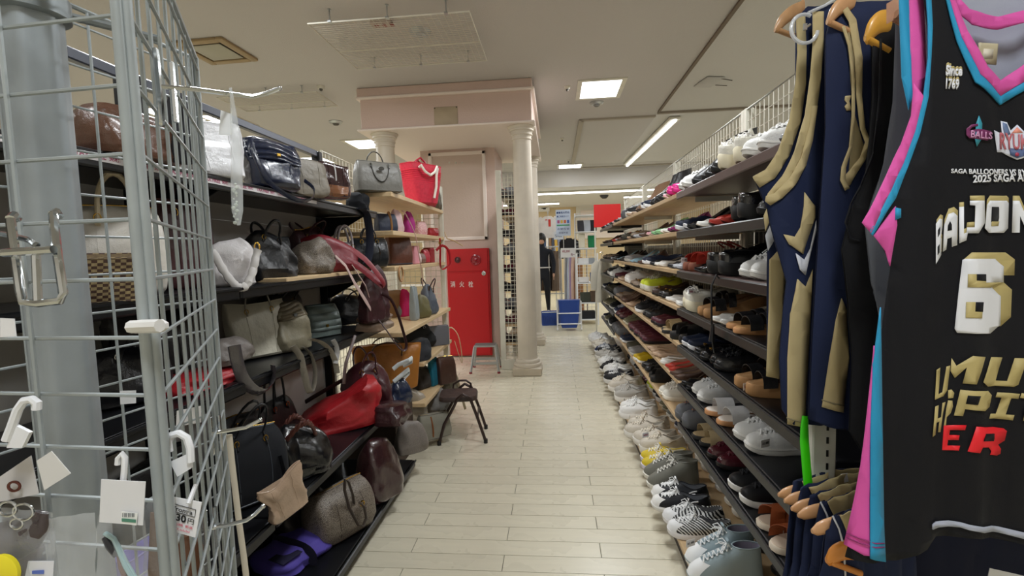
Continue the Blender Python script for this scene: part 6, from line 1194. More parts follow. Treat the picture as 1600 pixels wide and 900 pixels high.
trimline(g, 'armhole_pink', [(1440, -60), (1436, 60), (1436, 130), (1424, 200), (1400, 260), (1372, 310), (1346, 346)], [16, 16, 14, 14, 16, 20, 22], PK, .003) if 0 else None
def band(name, o1, o2, m_, lift=.002): return g.patch(name, o1+o2[::-1], m_, lift, step=.012)
armL = [(1438, -60), (1446, 40), (1447, 80), (1443, 130), (1432, 185), (1412, 235), (1384, 290), (1347, 350)]
armM = [(1444, -60), (1450, 40), (1450, 90), (1443, 150), (1430, 205), (1412, 255), (1392, 298), (1359, 361)]
armR = [(1452, -60), (1457, 40), (1455, 90), (1451, 150), (1438, 208), (1420, 258), (1400, 310), (1364, 368)]
band('armhole_cyan', armM, armR, CY, .004)
band('armhole_pink', [(1428, 130), (1424, 180), (1408, 225), (1385, 275), (1347, 348)], [(1443, 150), (1430, 205), (1412, 255), (1392, 298), (1361, 364)], PK, .004)
g.patch('side_pink', [(1366, 368), (1400, 322), (1402, 352), (1391, 416), (1384, 392)], PK, .003); g.patch('side_cyan', [(1399, 324), (1408, 326), (1408, 340), (1399, 344)], CY, .004)
# inside of the far armhole edge
g.patch('inner_pink', [(1419, -30), (1442, -40), (1448, 120), (1436, 190), (1424, 130)], PK, -.012, back=False); g.patch('inner_cyan', [(1404, -30), (1419, -40), (1426, 150), (1420, 172), (1409, 120)], CY, -.012)
neckO = [(1468, -90), (1474, -20), (1496, 66), (1524, 128), (1563, 164), (1604, 140), (1652, 98), (1694, 20), (1712, -90)]
neckM = [(1475, -90), (1479, -20), (1503, 58), (1532, 116), (1563, 150), (1600, 128), (1644, 88), (1688, 18), (1706, -90)]
neckI = [(1482, -90), (1486, -20), (1512, 48), (1542, 104), (1563, 126), (1590, 108), (1634, 74), (1678, 10), (1698, -90)]
band('neck_cyan', neckO, neckM, CY, .003); band('neck_pink', neckM, neckI, PK, .0035)
band('neck_back_pink', [(1494, -8), (1515, 14), (1560, 26), (1610, 14), (1680, -20)], [(1497, 20), (1520, 38), (1560, 46), (1606, 34), (1680, 0)], PK, -.02)
lb = g.patch('collar_label', [(1531, 66), (1560, 68), (1557, 101), (1528, 97)], mat('c9bfa0', .5), -.0225); g.patch('label_mark', [(1538, 76), (1553, 77), (1551, 92), (1536, 91)], mat('ddd6c2', .5), -.0215, parent=lb)
# hem side panel
g.patch('hem_pink', [(1366, 540), (1367, 620), (1368, 700), (1369, 780), (1370, 868), (1350, 868), (1318, 850), (1330, 800), (1346, 720), (1358, 620)], PK, .003); g.patch('hem_cyan', [(1376, 480), (1377, 560), (1379, 700), (1381, 820), (1384, 878), (1360, 873), (1360, 780), (1361, 660), (1364, 570)], CY, .004)
for k in (0, 1): g.patch('hem_stitch', [(1322, 832+k*7), (1345, 842+k*7), (1382, 848+k*6), (1382, 849+k*6), (1345, 843.3+k*7), (1322, 833.5+k*7)], mat('a03a78', .7), .0055)
g.patch('pale_hem_band', [(1457, 820), (1462, 815), (1500, 816), (1560, 823), (1620, 832), (1700, 846), (1700, 856), (1620, 842), (1560, 832), (1500, 824), (1466, 824), (1457, 827)], PALE, .004)
# lettering
def G(ch, q, m_, lift=.0018, off=.02, nm='lettering'): return g.glyph(nm, ch, q, m_, lift, off)
def both(ch, x0, x1, yt, yb, sl=0., dy=0., sh=(0, -9), off=.03):
    q = [(x0, yb+dy), (x1, yb), (x1+sl, yt), (x0+sl, yt+dy)]
    G(ch, [(a+sh[0], b+sh[1]) for a, b in q], GOLDP, .0012, off); G(ch, q, WHP, .0022, off)
both('S', 1476, 1483, 104, 118, off=.03, sh=(1, -3)); 
q_ = [(1475, 120), (1501, 120), (1502, 103), (1476, 102)]; G('Since', [(a+1, b-4) for a, b in q_], GOLDP, .0012, .04); G('Since', q_, WHP, .0022, .04)
q_ = [(1475, 140), (1496, 141), (1497, 124), (1476, 123)]; G('1769', [(a+1, b-4) for a, b in q_], GOLDP, .0012, .04); G('1769', q_, WHP, .0022, .04)
G('SAGA BALLOONERS VS RYUKYU GOLDEN KINGS', [(1484, 271), (1700, 280), (1700, 266), (1484, 264)], WHP, .0022, .03)
G('2025 SAGA ARENA', [(1518, 286), (1632, 283), (1632, 270), (1518, 274)], WHP, .0022, .03)
# block letters across the chest
def poly(name, pts, m_, lift): return g.patch(name, pts, m_, lift, step=.02, thick=.0004)
Z_ = lambda x, y, s_=3.6: (1440+x/s_, 290+y/s_)
def lett(nm, pts, m_, lift=.0022, s_=3.6, dx=0, dy=0): return poly(nm, [Z_(x+dx, y+dy, s_) for x, y in pts], m_, lift)
LB = [(78, 215), (100, 185), (114, 190), (114, 240), (106, 290), (110, 300), (108, 390), (78, 442)]
lett('letter_b', LB, GOLDP, .0012, dx=4, dy=-22); lett('letter_b', LB, WHP); lett('counter', [(90, 250), (102, 232), (100, 270), (90, 290)], BK, .0028); lett('counter', [(88, 345), (98, 330), (98, 375), (88, 392)], BK, .0028)
LA = [(118, 372), (126, 220), (150, 160), (180, 150), (202, 170), (200, 335), (170, 345), (170, 290), (144, 300), (138, 360)]
lett('letter_a', LA, GOLDP, .0012, dx=2, dy=-30); lett('letter_a', LA, WHP); lett('counter', [(146, 255), (148, 225), (160, 200), (170, 220), (170, 250)], BK, .0028)
LL = [(212, 120), (238, 118), (238, 270), (260, 262), (252, 308), (212, 325)]
lett('letter_l', LL, GOLDP, .0012, dx=0, dy=-26); lett('letter_l', LL, WHP)
LJ = [(272, 110), (272, 85), (348, 85), (350, 210), (318, 268), (252, 268), (256, 235), (298, 235), (302, 112)]
lett('letter_o', LJ, GOLDP, .0012, dx=0, dy=-28); lett('letter_o', LJ, WHP); lett('letter_shade', [(262, 206), (296, 204), (296, 232), (258, 234)], GOLDP, .002)
LO = [(350, 240), (362, 110), (378, 85), (478, 85), (490, 98), (486, 240), (462, 266), (372, 266)]
lett('letter_o', LO, GOLDP, .0012, dx=0, dy=-28); lett('letter_o', LO, WHP); lett('counter', [(386, 205), (390, 120), (440, 120), (436, 205)], BK, .0028); lett('letter_shade', [(386, 228), (388, 202), (436, 202), (434, 228)], GOLDP, .0029)
LN = [(508, 265), (514, 85), (550, 85), (590, 180), (592, 85), (630, 85), (628, 265), (594, 265), (554, 170), (552, 265)]
lett('letter_n', LN, GOLDP, .0012, dx=0, dy=-28); lett('letter_n', LN, WHP); 
for k, (ch, x0, x1) in enumerate((('E', 1622, 1650), ('R', 1658, 1686), ('S', 1692, 1718))): both(ch, x0, x1, 314, 364, off=.04)
# the number
lett('number_shade', [(232, 420), (282, 376), (472, 376), (524, 415), (522, 505), (462, 505), (462, 545), (508, 585), (502, 740), (445, 790), (380, 800), (230, 780)], GOLDP, .0012)
lett('number', [(186, 805), (210, 580), (230, 418), (245, 412), (410, 412), (462, 455), (460, 545), (420, 545), (390, 574), (445, 622), (443, 785), (380, 830), (200, 828)], WHP, .0022)
lett('counter', [(308, 498), (355, 498), (355, 536), (308, 534)], BK, .003); lett('number_shade', [(262, 498), (308, 498), (308, 534), (355, 536), (355, 545), (462, 545), (380, 574), (260, 572)], GOLDP, .0029)
lett('number_shade', [(252, 655), (302, 655), (300, 708), (336, 710), (334, 746), (248, 744)], GOLDP, .0029); lett('counter', [(304, 655), (342, 655), (338, 710), (300, 708)], BK, .003)
Y_ = lambda x, y: (1440+x/4.7375, 540+y/4.7375)
def low(nm, pts, m_, lift=.0022): return poly(nm, [Y_(x, y) for x, y in pts], m_, lift)
low('letter_u', [(108, 180), (136, 162), (122, 360), (152, 345), (184, 155), (212, 148), (190, 330), (160, 375), (95, 400)], GOLDP)
low('letter_m', [(222, 92), (258, 150), (380, 76), (460, 82), (404, 286), (304, 280), (336, 160), (246, 240), (215, 190)], GOLDP)
low('letter_u', [(508, 84), (598, 88), (545, 258), (634, 262), (690, 92), (780, 94), (716, 290), (682, 306), (480, 300), (446, 268)], GOLDP)
low('letter_h', [(98, 450), (124, 440), (116, 540), (144, 530), (154, 425), (176, 418), (158, 500), (138, 640), (120, 640), (130, 560), (108, 570), (98, 660), (78, 674)], GOLDP)
low('letter_o', [(196, 330), (222, 325), (242, 350), (234, 388), (196, 392)], GOLDP); low('letter_s', [(196, 405), (228, 408), (232, 450), (216, 500), (186, 530), (178, 610), (164, 600), (176, 520), (182, 470)], GOLDP)
low('letter_p', [(288, 326), (480, 332), (514, 366), (492, 450), (456, 480), (322, 470), (306, 522), (240, 518)], GOLDP); low('counter', [(344, 370), (430, 372), (412, 438), (328, 432)], BK, .0028)
low('letter_i', [(560, 345), (728, 358), (716, 394), (664, 390), (622, 510), (688, 514), (676, 554), (492, 538), (504, 502), (548, 504), (592, 385), (546, 382)], GOLDP); low('letter_t', [(740, 352), (900, 360), (890, 400), (840, 396), (800, 560), (750, 556), (780, 392), (728, 388)], GOLDP)
low('letter_e', [(164, 592), (332, 590), (322, 626), (210, 626), (204, 662), (282, 664), (274, 700), (196, 700), (190, 740), (286, 742), (276, 778), (152, 774)], REDP)
low('letter_r', [(402, 598), (606, 612), (632, 632), (616, 702), (566, 732), (588, 764), (584, 800), (556, 814), (500, 806), (512, 780), (490, 750), (440, 748), (422, 792), (340, 784)], REDP); low('counter', [(464, 648), (548, 652), (532, 706), (446, 702)], BK, .0028)
# two small club emblems
X_ = lambda x, y: (1440+x/3.75, 60+y/3.75)
def em(nm, pts, m_, lift=.0022): return poly(nm, [X_(x, y) for x, y in pts], m_, lift)
em('small_emblem', [(334, 452), (352, 500), (348, 590), (322, 636), (312, 590), (318, 500)], mat('3a9fb8', .5), .0018)
em('small_emblem', [(262, 530), (290, 505), (328, 500), (330, 512), (296, 520), (280, 540), (330, 530), (400, 545), (404, 580), (380, 600), (330, 590), (280, 585), (262, 565)], mat('7a2f62', .5), .0024)
G('BALLS', [X_(276, 584), X_(396, 596), X_(398, 556), X_(280, 540)], mat('d59ac4', .5), .003, .02)
em('crest', [(420, 540), (470, 560), (462, 484), (500, 492), (522, 540), (560, 505), (600, 545), (622, 492), (660, 484), (652, 560), (700, 545), (680, 640), (670, 668), (600, 700), (560, 712), (510, 690), (470, 668), (440, 668)], mat('dfe3f2', .5), .0018)
em('crest', [(474, 492), (500, 502), (520, 560), (492, 575), (478, 530)], mat('6d83ad', .5), .0026); em('crest', [(560, 520), (594, 552), (526, 556)], mat('ee9a86', .5), .0026); em('crest', [(510, 640), (560, 650), (620, 640), (600, 690), (560, 702), (520, 684)], mat('54658f', .5), .0026)
g.glyph('crest_lettering', 'RYUKYU', [X_(446, 655), X_(690, 655), X_(690, 575), X_(442, 555)], mat('c96f7a', .5), .0034, .02)
c0 = X_(560, 680); poly('crest_ball', [(c0[0]+3.2*math.cos(a_), c0[1]+3.2*math.sin(a_)) for a_ in [2*PI*j/12 for j in range(12)]], mat('b33a55', .5), .0036)
hgr = thing('wooden_hanger', 'brown wooden hanger bar inside the neck of the black jersey', 'hanger'); m = MB(); m.tube([P(1400, 22, .735), P(1500, 38, .735), P(1600, 62, .735), P(1720, 90, .735)], .0065, 10); m.build('trouser_bar', mat('b58a6a', .4, style='wood', coat=.3), hgr)
m = MB(); m.loft([[P(x, y+k, .745+dz) for k, dz in ((-16, .006), (16, .006), (16, -.006), (-16, -.006))] for x, y in ((1385, 22), (1430, -4), (1480, -20), (1540, -30), (1620, -20))]); m.build('arm', mat('c39470', .4, style='wood', coat=.3), hgr)
rail = thing('clothes_rail', 'chrome rail above the frame that carries the jerseys', 'rail'); ra, rb = P(1480, -190, .55), P(1300, -120, 1.3); rb.z = ra.z = max(ra.z, rb.z)+.03
m = MB(); m.tube([ra, rb], .012, 12); m.build('bar', CHROME, rail); m = MB(); m.tube([(ra.x+.6, ra.y-.1, .0), (ra.x+.6, ra.y-.1, ra.z), ra], .014, 12); m.tube([(rb.x+.6, rb.y, 0), (rb.x+.6, rb.y, rb.z), rb], .014, 12); m.build('post', CHROME, rail)
# lower rail: navy and gold jerseys on round-ended hangers
LOWG = 'navy and gold jerseys on the lower rail'
for k, (tx, ty, ex_, ey_, d) in enumerate(((1217, 768, 1245, 752, 1.0), (1227, 778, 1256, 762, .96), (1238, 790, 1270, 774, .92), (1248, 800, 1285, 784, .88), (1271, 826, 1304, 806, .80))):
    wl = ['farthest', 'second farthest', 'middle', 'second nearest', 'nearest'][k]
    g = Garment('navy_jersey', f'{wl} navy and gold jersey hanging on the lower rail', 'jersey', d, 1300, 3, .009, .035, .02, k*1.7, group=LOWG)
    x0 = ex_-6; y0 = ey_+4
    bd = [(x0-2, y0+16), (x0+2, y0-3), (x0+45, y0-18), (1420, y0-30), (1430, 1010), (x0-28, 1010), (x0-22, 940), (x0-12, 880), (x0-8, 830)]
    g.bounds(bd); g.patch('back', bd, NV2, back=True, step=.012); g.patch('front', bd, NV, step=.012)
    g.patch('shoulder_gold', [(x0+14, y0-4), (x0+60, y0-22), (1360, y0-28), (1350, y0-2), (x0+62, y0+10), (x0+26, y0+22)], GD, .004, step=.012)
    if k in (3, 4): trimline(g, 'white_piping', [(x0+4, y0-4), (x0+14, y0+16), (x0+20, y0+40), (x0+24, y0+90), (x0+24, 940)], 2.4, WH, .003)
    t = g.hanger(f'{wl} round-ended wooden hanger on the lower rail', (tx+1, ty+7), (ex_+70, ey_+16), -.003, 'dca878', False, .0135, .004)
card_ = thing('white_label', 'small white size label between the lower gold jerseys', 'label'); m = MB(); m.sheet(P(1313, 741, .97), P(1324, 739, .97), P(1326, 752, .97), P(1315, 755, .97), .001); m.build('label', WHP, card_)
g = Garment('navy_jersey', 'navy garment with a white piped line at the bottom right corner', 'jersey', .86, 1500, 0, .007, .06, .03, 2.5)
bd = [(1340, 880), (1380, 860), (1440, 820), (1600, 800), (1800, 800), (1800, 1010), (1330, 1010)]; g.bounds(bd); g.patch('back', bd, NV2, back=True); g.patch('front', bd, mat('141a33', .8, style='cloth'))
t = thing('blank_card', 'white tag at the bottom right corner of the navy garment', 'label'); m = MB(); m.sheet(P(1542, 910, .79), P(1600, 920, .79), P(1600, 900, .79), P(1547, 888, .79), .001); m.build('card', mat('e9eaec', .5), t)
h_ = Garment('x', '', 'x', .78, 1350, 0); bpy.data.objects.remove(h_.o); h_.o = None; h_.vt, h_.vb, h_.u0, h_.u1 = 1, 0, 0, 1
h_.hanger('orange wooden hanger tip poking out below the pink hem', (1294, 878), (1345, 858), .0, 'd98a34', True, .018)
# ------------------------------------------------------------------ the far end of the shop
CH = mat('c9ccd0', .25, .8)
t = thing('wall_picture', 'small square black and white picture high on the far wall', 'picture', (at(850, 322, Y=15.9).x, 15.9, at(850, 322, Y=15.9).z)); m = MB(); m.box((0, 0, 0), (.36, .03, .36), ch=.005); m.build('frame', mat('eceae6', .5), t, False)
m = MB(); rg = random.Random(5)
for k in range(9): a_ = k*.7; m.box((.08*math.cos(a_), -.018, .08*math.sin(a_)), (.09, .004, .03+.03*(k % 2)), 0)
m.build('motif', mat('3c3f3c', .6), t, False)['kind'] = 'stuff'
m = MB(); m.box((2.0, 15.96, 2.35), (2.6, .06, 1.2)); struct('trim_5', m, mat('d9d3c6', .6)); m = MB(); m.box((2.0, 15.92, 2.2), (2.3, .04, .9)); struct('trim_6', m, mat('e8d9cd', .6))
t = thing('dome_camera', 'small dark dome camera under the far lowered ceiling', 'camera', (at(944, 305, Z=2.79).x, at(944, 305, Z=2.79).y, 2.79)); m = MB(); m.lathe([(.05, -.09), (.1, -.05), (.12, 0)], 16); m.build('dome', mat('2c2c2e', .2), t)
# hung T-shirt
def shirt(name, label, loc, w_, h_, m_, sleeves=True, rz=0., mark=None, group=None, cat='shirt', seed=0, ln=1.):
    t = thing(name, label, cat, loc, (0, 0, rz), group); n = 14; rings = []
    for i in range(9):
        q = i/8; ww = w_*(.34+.66*min(1, q*5))*(1+.08*q) if i else w_*.34
        rings.append([(ww/2*math.cos(a_), .035*(1+.8*q)*math.sin(a_)+.008*math.sin(a_*5+q*4+seed), -h_*q) for a_ in [2*PI*j/24 for j in range(24)]])
    m = MB(); m.loft(rings); m.build('body', m_, t)
    if sleeves:
        for s_ in (-1, 1): m = MB(); m.tube([(s_*w_*.3, 0, -.03), (s_*w_*.5, 0, -.1), (s_*w_*.6, 0, -.1-.2*ln), (s_*w_*.6, 0, -.12-.32*ln)], [.04, .065, .06, .055], 10, flat=.5, up=(1, 0, 0)); m.build('sleeve', m_, t)
    m = MB(); m.tube([(0, 0, .0), (0, 0, .06), (.025, 0, .085), (0, 0, .11), (-.025, 0, .09)], .004, 6); m.build('hanger_hook', CH, t)
    if mark: m = MB(); m.box((0, -.042, -.15), (.12, .006, .16), ch=.02); m.build('print', mark, t)
    return t
q = at(856, 338, Y=10.8); t = thing('garment_stand', 'thin chrome stand holding up the white shirt with red print', 'stand', (q.x, 10.86, 0)); m = MB(); m.tube([(0, 0, 0), (0, 0, q.z+.1), (0, -.06, q.z+.1)], .01, 6); m.lathe([(.16, 0), (.16, .015)], 16); m.build('pole', CH, t); shirt('t_shirt', 'white shirt with a red print hanging high at the far end', q, .42, .48, mat('e6e0dc', .7, style='cloth'), True, 0, mat('c93a30', .6), ln=.1)
# posters
def board(name, label, x0, y0, x1, y1, Y, col_, lines=(), cat='poster', t_=.012):
    a = at(x0, y0, Y=Y); b = at(x1, y1, Y=Y); t = thing(name, label, cat, ((a.x+b.x)/2, Y, (a.z+b.z)/2)); W = abs(b.x-a.x); H = abs(a.z-b.z)
    m = MB(); m.box((0, 0, 0), (W, t_, H), ch=.002); m.build('board', mat(col_, .4), t, False)
    for txt, u, v, w_, h_, c_ in lines:
        m = MB()
        if txt: put_text(m, txt, (-W/2+u*W, -t_/2-.0008, -H/2+v*H), (w_*W, 0, 0), (0, 0, h_*H), .02)
        else: m.box((-W/2+(u+w_/2)*W, -t_/2-.001, -H/2+(v+h_/2)*H), (w_*W, .003, h_*H))
        m.build('lettering' if txt else 'picture', mat(c_, .5), t, False)
    zf = (a.z+b.z)/2; m = MB(); m.tube([(0, .02, -zf), (0, .02, H*.4)], .008, 6); m.build('stand', CH, t)
    return t
board('poster', 'pale blue poster with lettering and little coloured pictures at the far end', 868, 328, 892, 368, 9.3, 'c6d4ea', (('■●店内案内', .06, .84, .86, .09, '24407a'), ('■ご利用ガイド', .08, .7, .8, .08, '3a5690'), (None, .1, .48, .16, .12, 'b05a8a'), (None, .32, .48, .16, .12, 'd0b04a'), (None, .54, .48, .16, .12, 'c9683a'), (None, .76, .48, .14, .12, '4a6ab0'), (None, .06, .38, .86, .05, '3f9a6a'), ('お知らせ', .1, .22, .8, .09, '5b6a94'), ('営業時間', .2, .08, .6, .07, '7b88a8')))
board('price_board', 'white price sign above the coat rack at the far end', 876, 388, 900, 402, 9.3, 'e9e9ea', (('¥3,300', .1, .5, .5, .3, 'a04a5a'), ('均一', .66, .15, .26, .3, '8a4a5a')), 'sign')
board('price_board', 'small white sign just under the pale blue poster', 865, 362, 881, 374, 9.9, 'dfe3ea', (('SALE', .15, .3, .7, .35, '5a6a8a'),), 'sign')
# coats on a rack
t = thing('clothes_rack', 'chrome clothes rack of dark coats beside the walking person', 'clothes rack', (0, 0, 0)); a = at(848, 387, Y=11.6); b = at(884, 384, Y=11.6)
m = MB(); m.tube([(a.x-.1, 11.6, a.z), (b.x+.1, 11.6, b.z)], .014, 8); m.build('bar', CH, t)
for x_ in (a.x+.3, b.x-.02): m = MB(); m.tube([(x_, 11.6, 0), (x_, 11.6, a.z)], .014, 8); m.build('post', CH, t)
m = MB(); m.tube([(a.x-.1, 11.4, .35), (b.x+.05, 11.4, .35)], .012, 8); m.build('lower_bar', CH, t)
cl = [('4a3a30', 'dark brown coat', 848), ('5b4a3c', 'brown coat', 854), ('3c3a3c', 'charcoal coat', 860), ('55463a', 'olive brown coat', 866), ('6a5848', 'mid brown coat', 872)]
for k, (c_, n_, px) in enumerate(cl): q = at(px, 392, Y=11.55-.12*(k % 2)); shirt('coat', n_+f', {ORD[k]} from left on the far chrome rack', q, .2, .95, mat(c_, .8, style='cloth'), False, R(60), group='coats on the far chrome rack', cat='coat', seed=k)
cl = [('8a8c92', 'grey shirt', 886), ('b9c2d8', 'pale blue shirt', 889.5), ('a894b8', 'lavender striped shirt', 892.5), ('d9b9a8', 'pale pink long dress', 896), ('a8764a', 'camel long coat', 902), ('9a6a40', 'darker camel coat', 906)]
for k, (c_, n_, px) in enumerate(cl): q = at(px, 402, Y=9.95-.06*k); shirt('long_coat' if k > 2 else 'long_shirt', n_+' hanging on the round rack at the far end', q, .17 if k < 3 else .2, (.95, 1.1, 1.15, 1.2, 1.25, 1.2)[k], mat(c_, .8, style='cloth'), False, R(70), group='clothes on the round rack', cat='coat' if k > 3 else 'shirt', seed=k)
cl = ['d8cfc4', '3c4c6a', 'e4dcd2', '8a6a4a', '4a4f5a', 'c9a24a', '54648a', '2c2c34']
for k, c_ in enumerate(cl): q = at(846+k*4.6, 358+2*(k % 2), Y=13.2); shirt('hanging_shirt', ['cream', 'navy', 'off-white', 'tan', 'slate', 'mustard', 'blue', 'black'][k]+' shirt in the hanging row behind the poster', q, .14, .6, mat(c_, .8, style='cloth'), False, R(65), group='shirts in the row behind the poster', seed=k)
t = thing('clothes_rack', 'chrome clothes rack hidden behind the poster row', 'clothes rack', (0, 0, 0)); a = at(842, 350, Y=13.2); b = at(884, 348, Y=13.2); m = MB(); m.tube([(a.x-.1, 13.2, a.z), (b.x+.1, 13.2, b.z)], .014, 8); m.build('bar', CH, t)
for x_ in (a.x, b.x): m = MB(); m.tube([(x_, 13.2, 0), (x_, 13.2, a.z)], .014, 8); m.build('post', CH, t)
# round rack carrying the long coats
t = thing('round_rack', 'chrome stand carrying the shirts and camel coats', 'clothes rack', (0, 0, 0)); a = at(884, 398, Y=9.9); b = at(908, 398, Y=9.9)
m = MB(); m.tube([(a.x-.1, 10.0, a.z+.1), (b.x+.1, 9.75, a.z+.1)], .012, 8); m.build('bar', CH, t); m = MB(); m.tube([(b.x+.1, 9.75, 0), (b.x+.1, 9.75, a.z+.1)], .014, 8); m.build('post', CH, t)
m = MB(); m.tube([(a.x-.1, 10.0, 0), (a.x-.1, 10.0, a.z+.1)], .014, 8); m.build('post', CH, t)
shirt('black_shirt', 'black shirt hanging right below the pale blue poster', at(889, 372, Y=10.5), .3, .42, mat('1d1c20', .8, style='cloth'))
# white wire rack of bags beyond the coats
wr = thing('wire_goods_rack', 'white wire rack of bags standing beyond the shoe rack', 'rack', (0, 0, 0)); WA = at(905, 512, Z=0); WBx = at(936, 508, Z=0); Yr = 8.75
ax_, bx_ = at(903, 500, Y=Yr).x, at(935, 500, Y=Yr).x; topz = at(903, 330, Y=Yr).z
for x_ in (ax_, bx_):
    for y_ in (Yr, Yr+.5): m = MB(); m.tube([(x_, y_, 0), (x_, y_, topz if y_ > Yr else 1.3)], .014, 8); m.build('post', mat('e2e3e4', .4), wr)
for py in (500, 474, 443, 413, 388, 362, 336):
    z = at(920, py, Y=Yr).z
    if z < .05: z = .12
    m = MB(); m.box(((ax_+bx_)/2, Yr+.27, z), (bx_-ax_, .5, .018), ch=.003); m.build('shelf', mat('dcdedf', .45), wr, False)
mesh_panel('wire_mesh', (ax_, Yr+.52, 0), (bx_, Yr+.52, 0), .2, topz, .07, .07, .003, mat('d9dadb', .5), wr)
items = [(908, 352, 'charcoal pouch', '3b3c42', .14, .2), (917, 352, 'pale grey pouch', 'aeb4bc', .14, .2), (927, 350, 'black pouch', '232327', .12, .2), (909, 384, 'cream tote', 'ddd8c4', .12, .26), (925, 386, 'bright green bag', '1e7a4c', .15, .22), (912, 412, 'white carton', 'dfe0e0', .2, .1), (926, 412, 'grey carton', '9aa0a6', .16, .1), (912, 442, 'white folded cloth', 'dcd9d6', .2, .1), (927, 440, 'blue pouch', '33507c', .12, .18), (915, 472, 'dark olive bag', '3f4238', .2, .18), (928, 472, 'brown bag', '5b4a3c', .14, .2), (918, 499, 'black basket of goods', '26272a', .28, .14)]
for k, (px, py, n_, c_, w_, h_) in enumerate(items):
    q = at(px, py, Y=Yr+.15); zs = min([at(920, p_, Y=Yr).z if at(920, p_, Y=Yr).z > .05 else .12 for p_ in (500, 474, 443, 413, 388, 362)], key=lambda z_: abs(z_+.01-q.z))
    bb_ = bag('pouch' if 'pouch' in n_ else 'bag', w_, h_, .12, clo(c_), 'box' if ('carton' in n_ or 'basket' in n_) else 'tote', seed=200+k); setb(bb_, n_+' on the white wire rack at the far end', q.x, Yr+.15, zs+.01, 4, group='goods on the white wire rack')
t = shirt('cream_cardigan', 'cream knitted garment hanging on the end of the shoe rack', (.66, 7.02, 1.22), .2, .62, clo('d9d3c2'), True, R(20), cat='garment')
# blue baskets and trolley
BL = mat('1c3f8c', .4)
def basket(label, x, y, z, rz, w_=.42, d_=.3, h_=.24, grp=None):
    t = thing('shopping_basket', label, 'basket', (x, y, z), (0, 0, rz), grp); m = MB(); o1 = [[(a, b, zz) for a, b in srect(w_*k, d_*k, .25, 28)] for k, zz in ((.82, 0), (.9, h_*.5), (1, h_), (1.04, h_), (.97, h_-.006), (.8, .012))]
    m.loft(o1, True, True); m.build('body', BL, t)
    m = MB()
    for k in range(9): m.box((-w_*.4+k*w_*.1, -d_*.475, h_*.5), (.006, .01, h_*.6))
    m.build('ribs', mat('17367a', .4), t)['kind'] = 'stuff'
    m = MB(); m.tube([(-w_*.4, -d_*.3, h_), (-w_*.2, -d_*.52, h_+.01), (w_*.2, -d_*.52, h_+.01), (w_*.4, -d_*.3, h_)], .007, 6); m.build('handle', mat('e0e1e4', .4), t); return t
q = at(861, 509, Z=0); basket('blue shopping basket standing on the floor left of the trolley', q.x, q.y+.15, 0, R(6))
q = at(890, 517, Z=0); t = thing('basket_trolley', 'white-framed trolley holding an upright blue basket', 'trolley', (q.x, q.y+.1, 0)); m = MB()
for sx in (-.2, .2): m.tube([(sx, -.1, .06), (sx, -.06, .5), (sx*.95, .1, .52), (sx*.95, .18, .08)], .012, 8)
m.build('frame', mat('d7d9dc', .35, .3), t); m = MB(); m.tube([(-.2, -.1, .3), (.2, -.1, .3)], .011, 8); m.tube([(-.2, -.11, .12), (.2, -.11, .12)], .011, 8); m.build('cross_bar', mat('d7d9dc', .35, .3), t)
m = MB(); m.loft([[(a, b, z) for a, b in srect(.36*k, .2, .3, 28)] for k, z in ((.7, .05), (.85, .12), (.95, .3), (1, .5), (1.0, .52))]); m.build('basket', BL, t)
for sx in (-.2, .2):
    m = MB(); m.ball((sx, -.12, .035), .03, 12, 8, (.5, 1, 1)); m.build('wheel', mat('d9d9da', .5), t)
# a person in black walking away beside the coats
t = thing('person', 'person in dark clothes walking beside the coat rack, seen from behind', 'person', (at(851, 493, Z=0).x, 9.0, 0)); PX = at(849, 493, Z=0)
t.location = (PX.x, PX.y, 0)
SKN = mat('c99a80', .55)
def skin(name, pts, edges, m_, parent, root=0):
    me = bpy.data.meshes.new(name); me.from_pydata([p[:3] for p in pts], edges, []); o = bpy.data.objects.new(name, me); col.objects.link(o); o.parent = parent
    sk = o.modifiers.new('k', 'SKIN'); sk.use_smooth_shade = True
    for i, p in enumerate(pts): v = me.skin_vertices[0].data[i]; v.radius = (p[3], p[4] if len(p) > 4 else p[3]); v.use_root = (i == root)
    ss = o.modifiers.new('ss', 'SUBSURF'); ss.levels = ss.render_levels = 2; me.materials.append(m_); return o
pts = [(0, 0, .9, .15, .11), (0, .0, 1.1, .13, .095), (0, .01, 1.3, .17, .1), (0, .0, 1.42, .09, .08), (0, -.01, 1.5, .05, .05), (0, -.02, 1.6, .07, .085), (0, -.02, 1.68, .06, .075),
       (-.09, .02, .82, .095), (-.1, -.08, .48, .07), (-.1, .04, .1, .045), (-.1, -.06, .05, .04, .03), (.09, 0, .82, .095), (.1, .1, .5, .07), (.11, .26, .14, .045), (.11, .2, .05, .04, .03),
       (-.19, 0, 1.37, .06), (-.24, .03, 1.1, .047), (-.22, -.1, .9, .035), (.19, 0, 1.37, .06), (.25, .02, 1.1, .047), (.24, -.06, .88, .035)]
ed = [(0, 1), (1, 2), (2, 3), (3, 4), (4, 5), (5, 6), (0, 7), (7, 8), (8, 9), (9, 10), (0, 11), (11, 12), (12, 13), (13, 14), (2, 15), (15, 16), (16, 17), (2, 18), (18, 19), (19, 20)]
bd_ = skin('body', pts, ed, mat('20222a', .8, style='cloth'), t)
m = MB(); m.ball((0, -.03, 1.63), .105, 16, 12, (.9, 1, 1.15)); m.build('hair', mat('15120f', .5), t)
m = MB(); m.ball((0, -.055, 1.6), .085, 14, 10, (.85, .9, 1.1)); m.tube([(0, -.0, 1.46), (0, -.01, 1.56)], .048, 10); m.build('face', SKN, t)
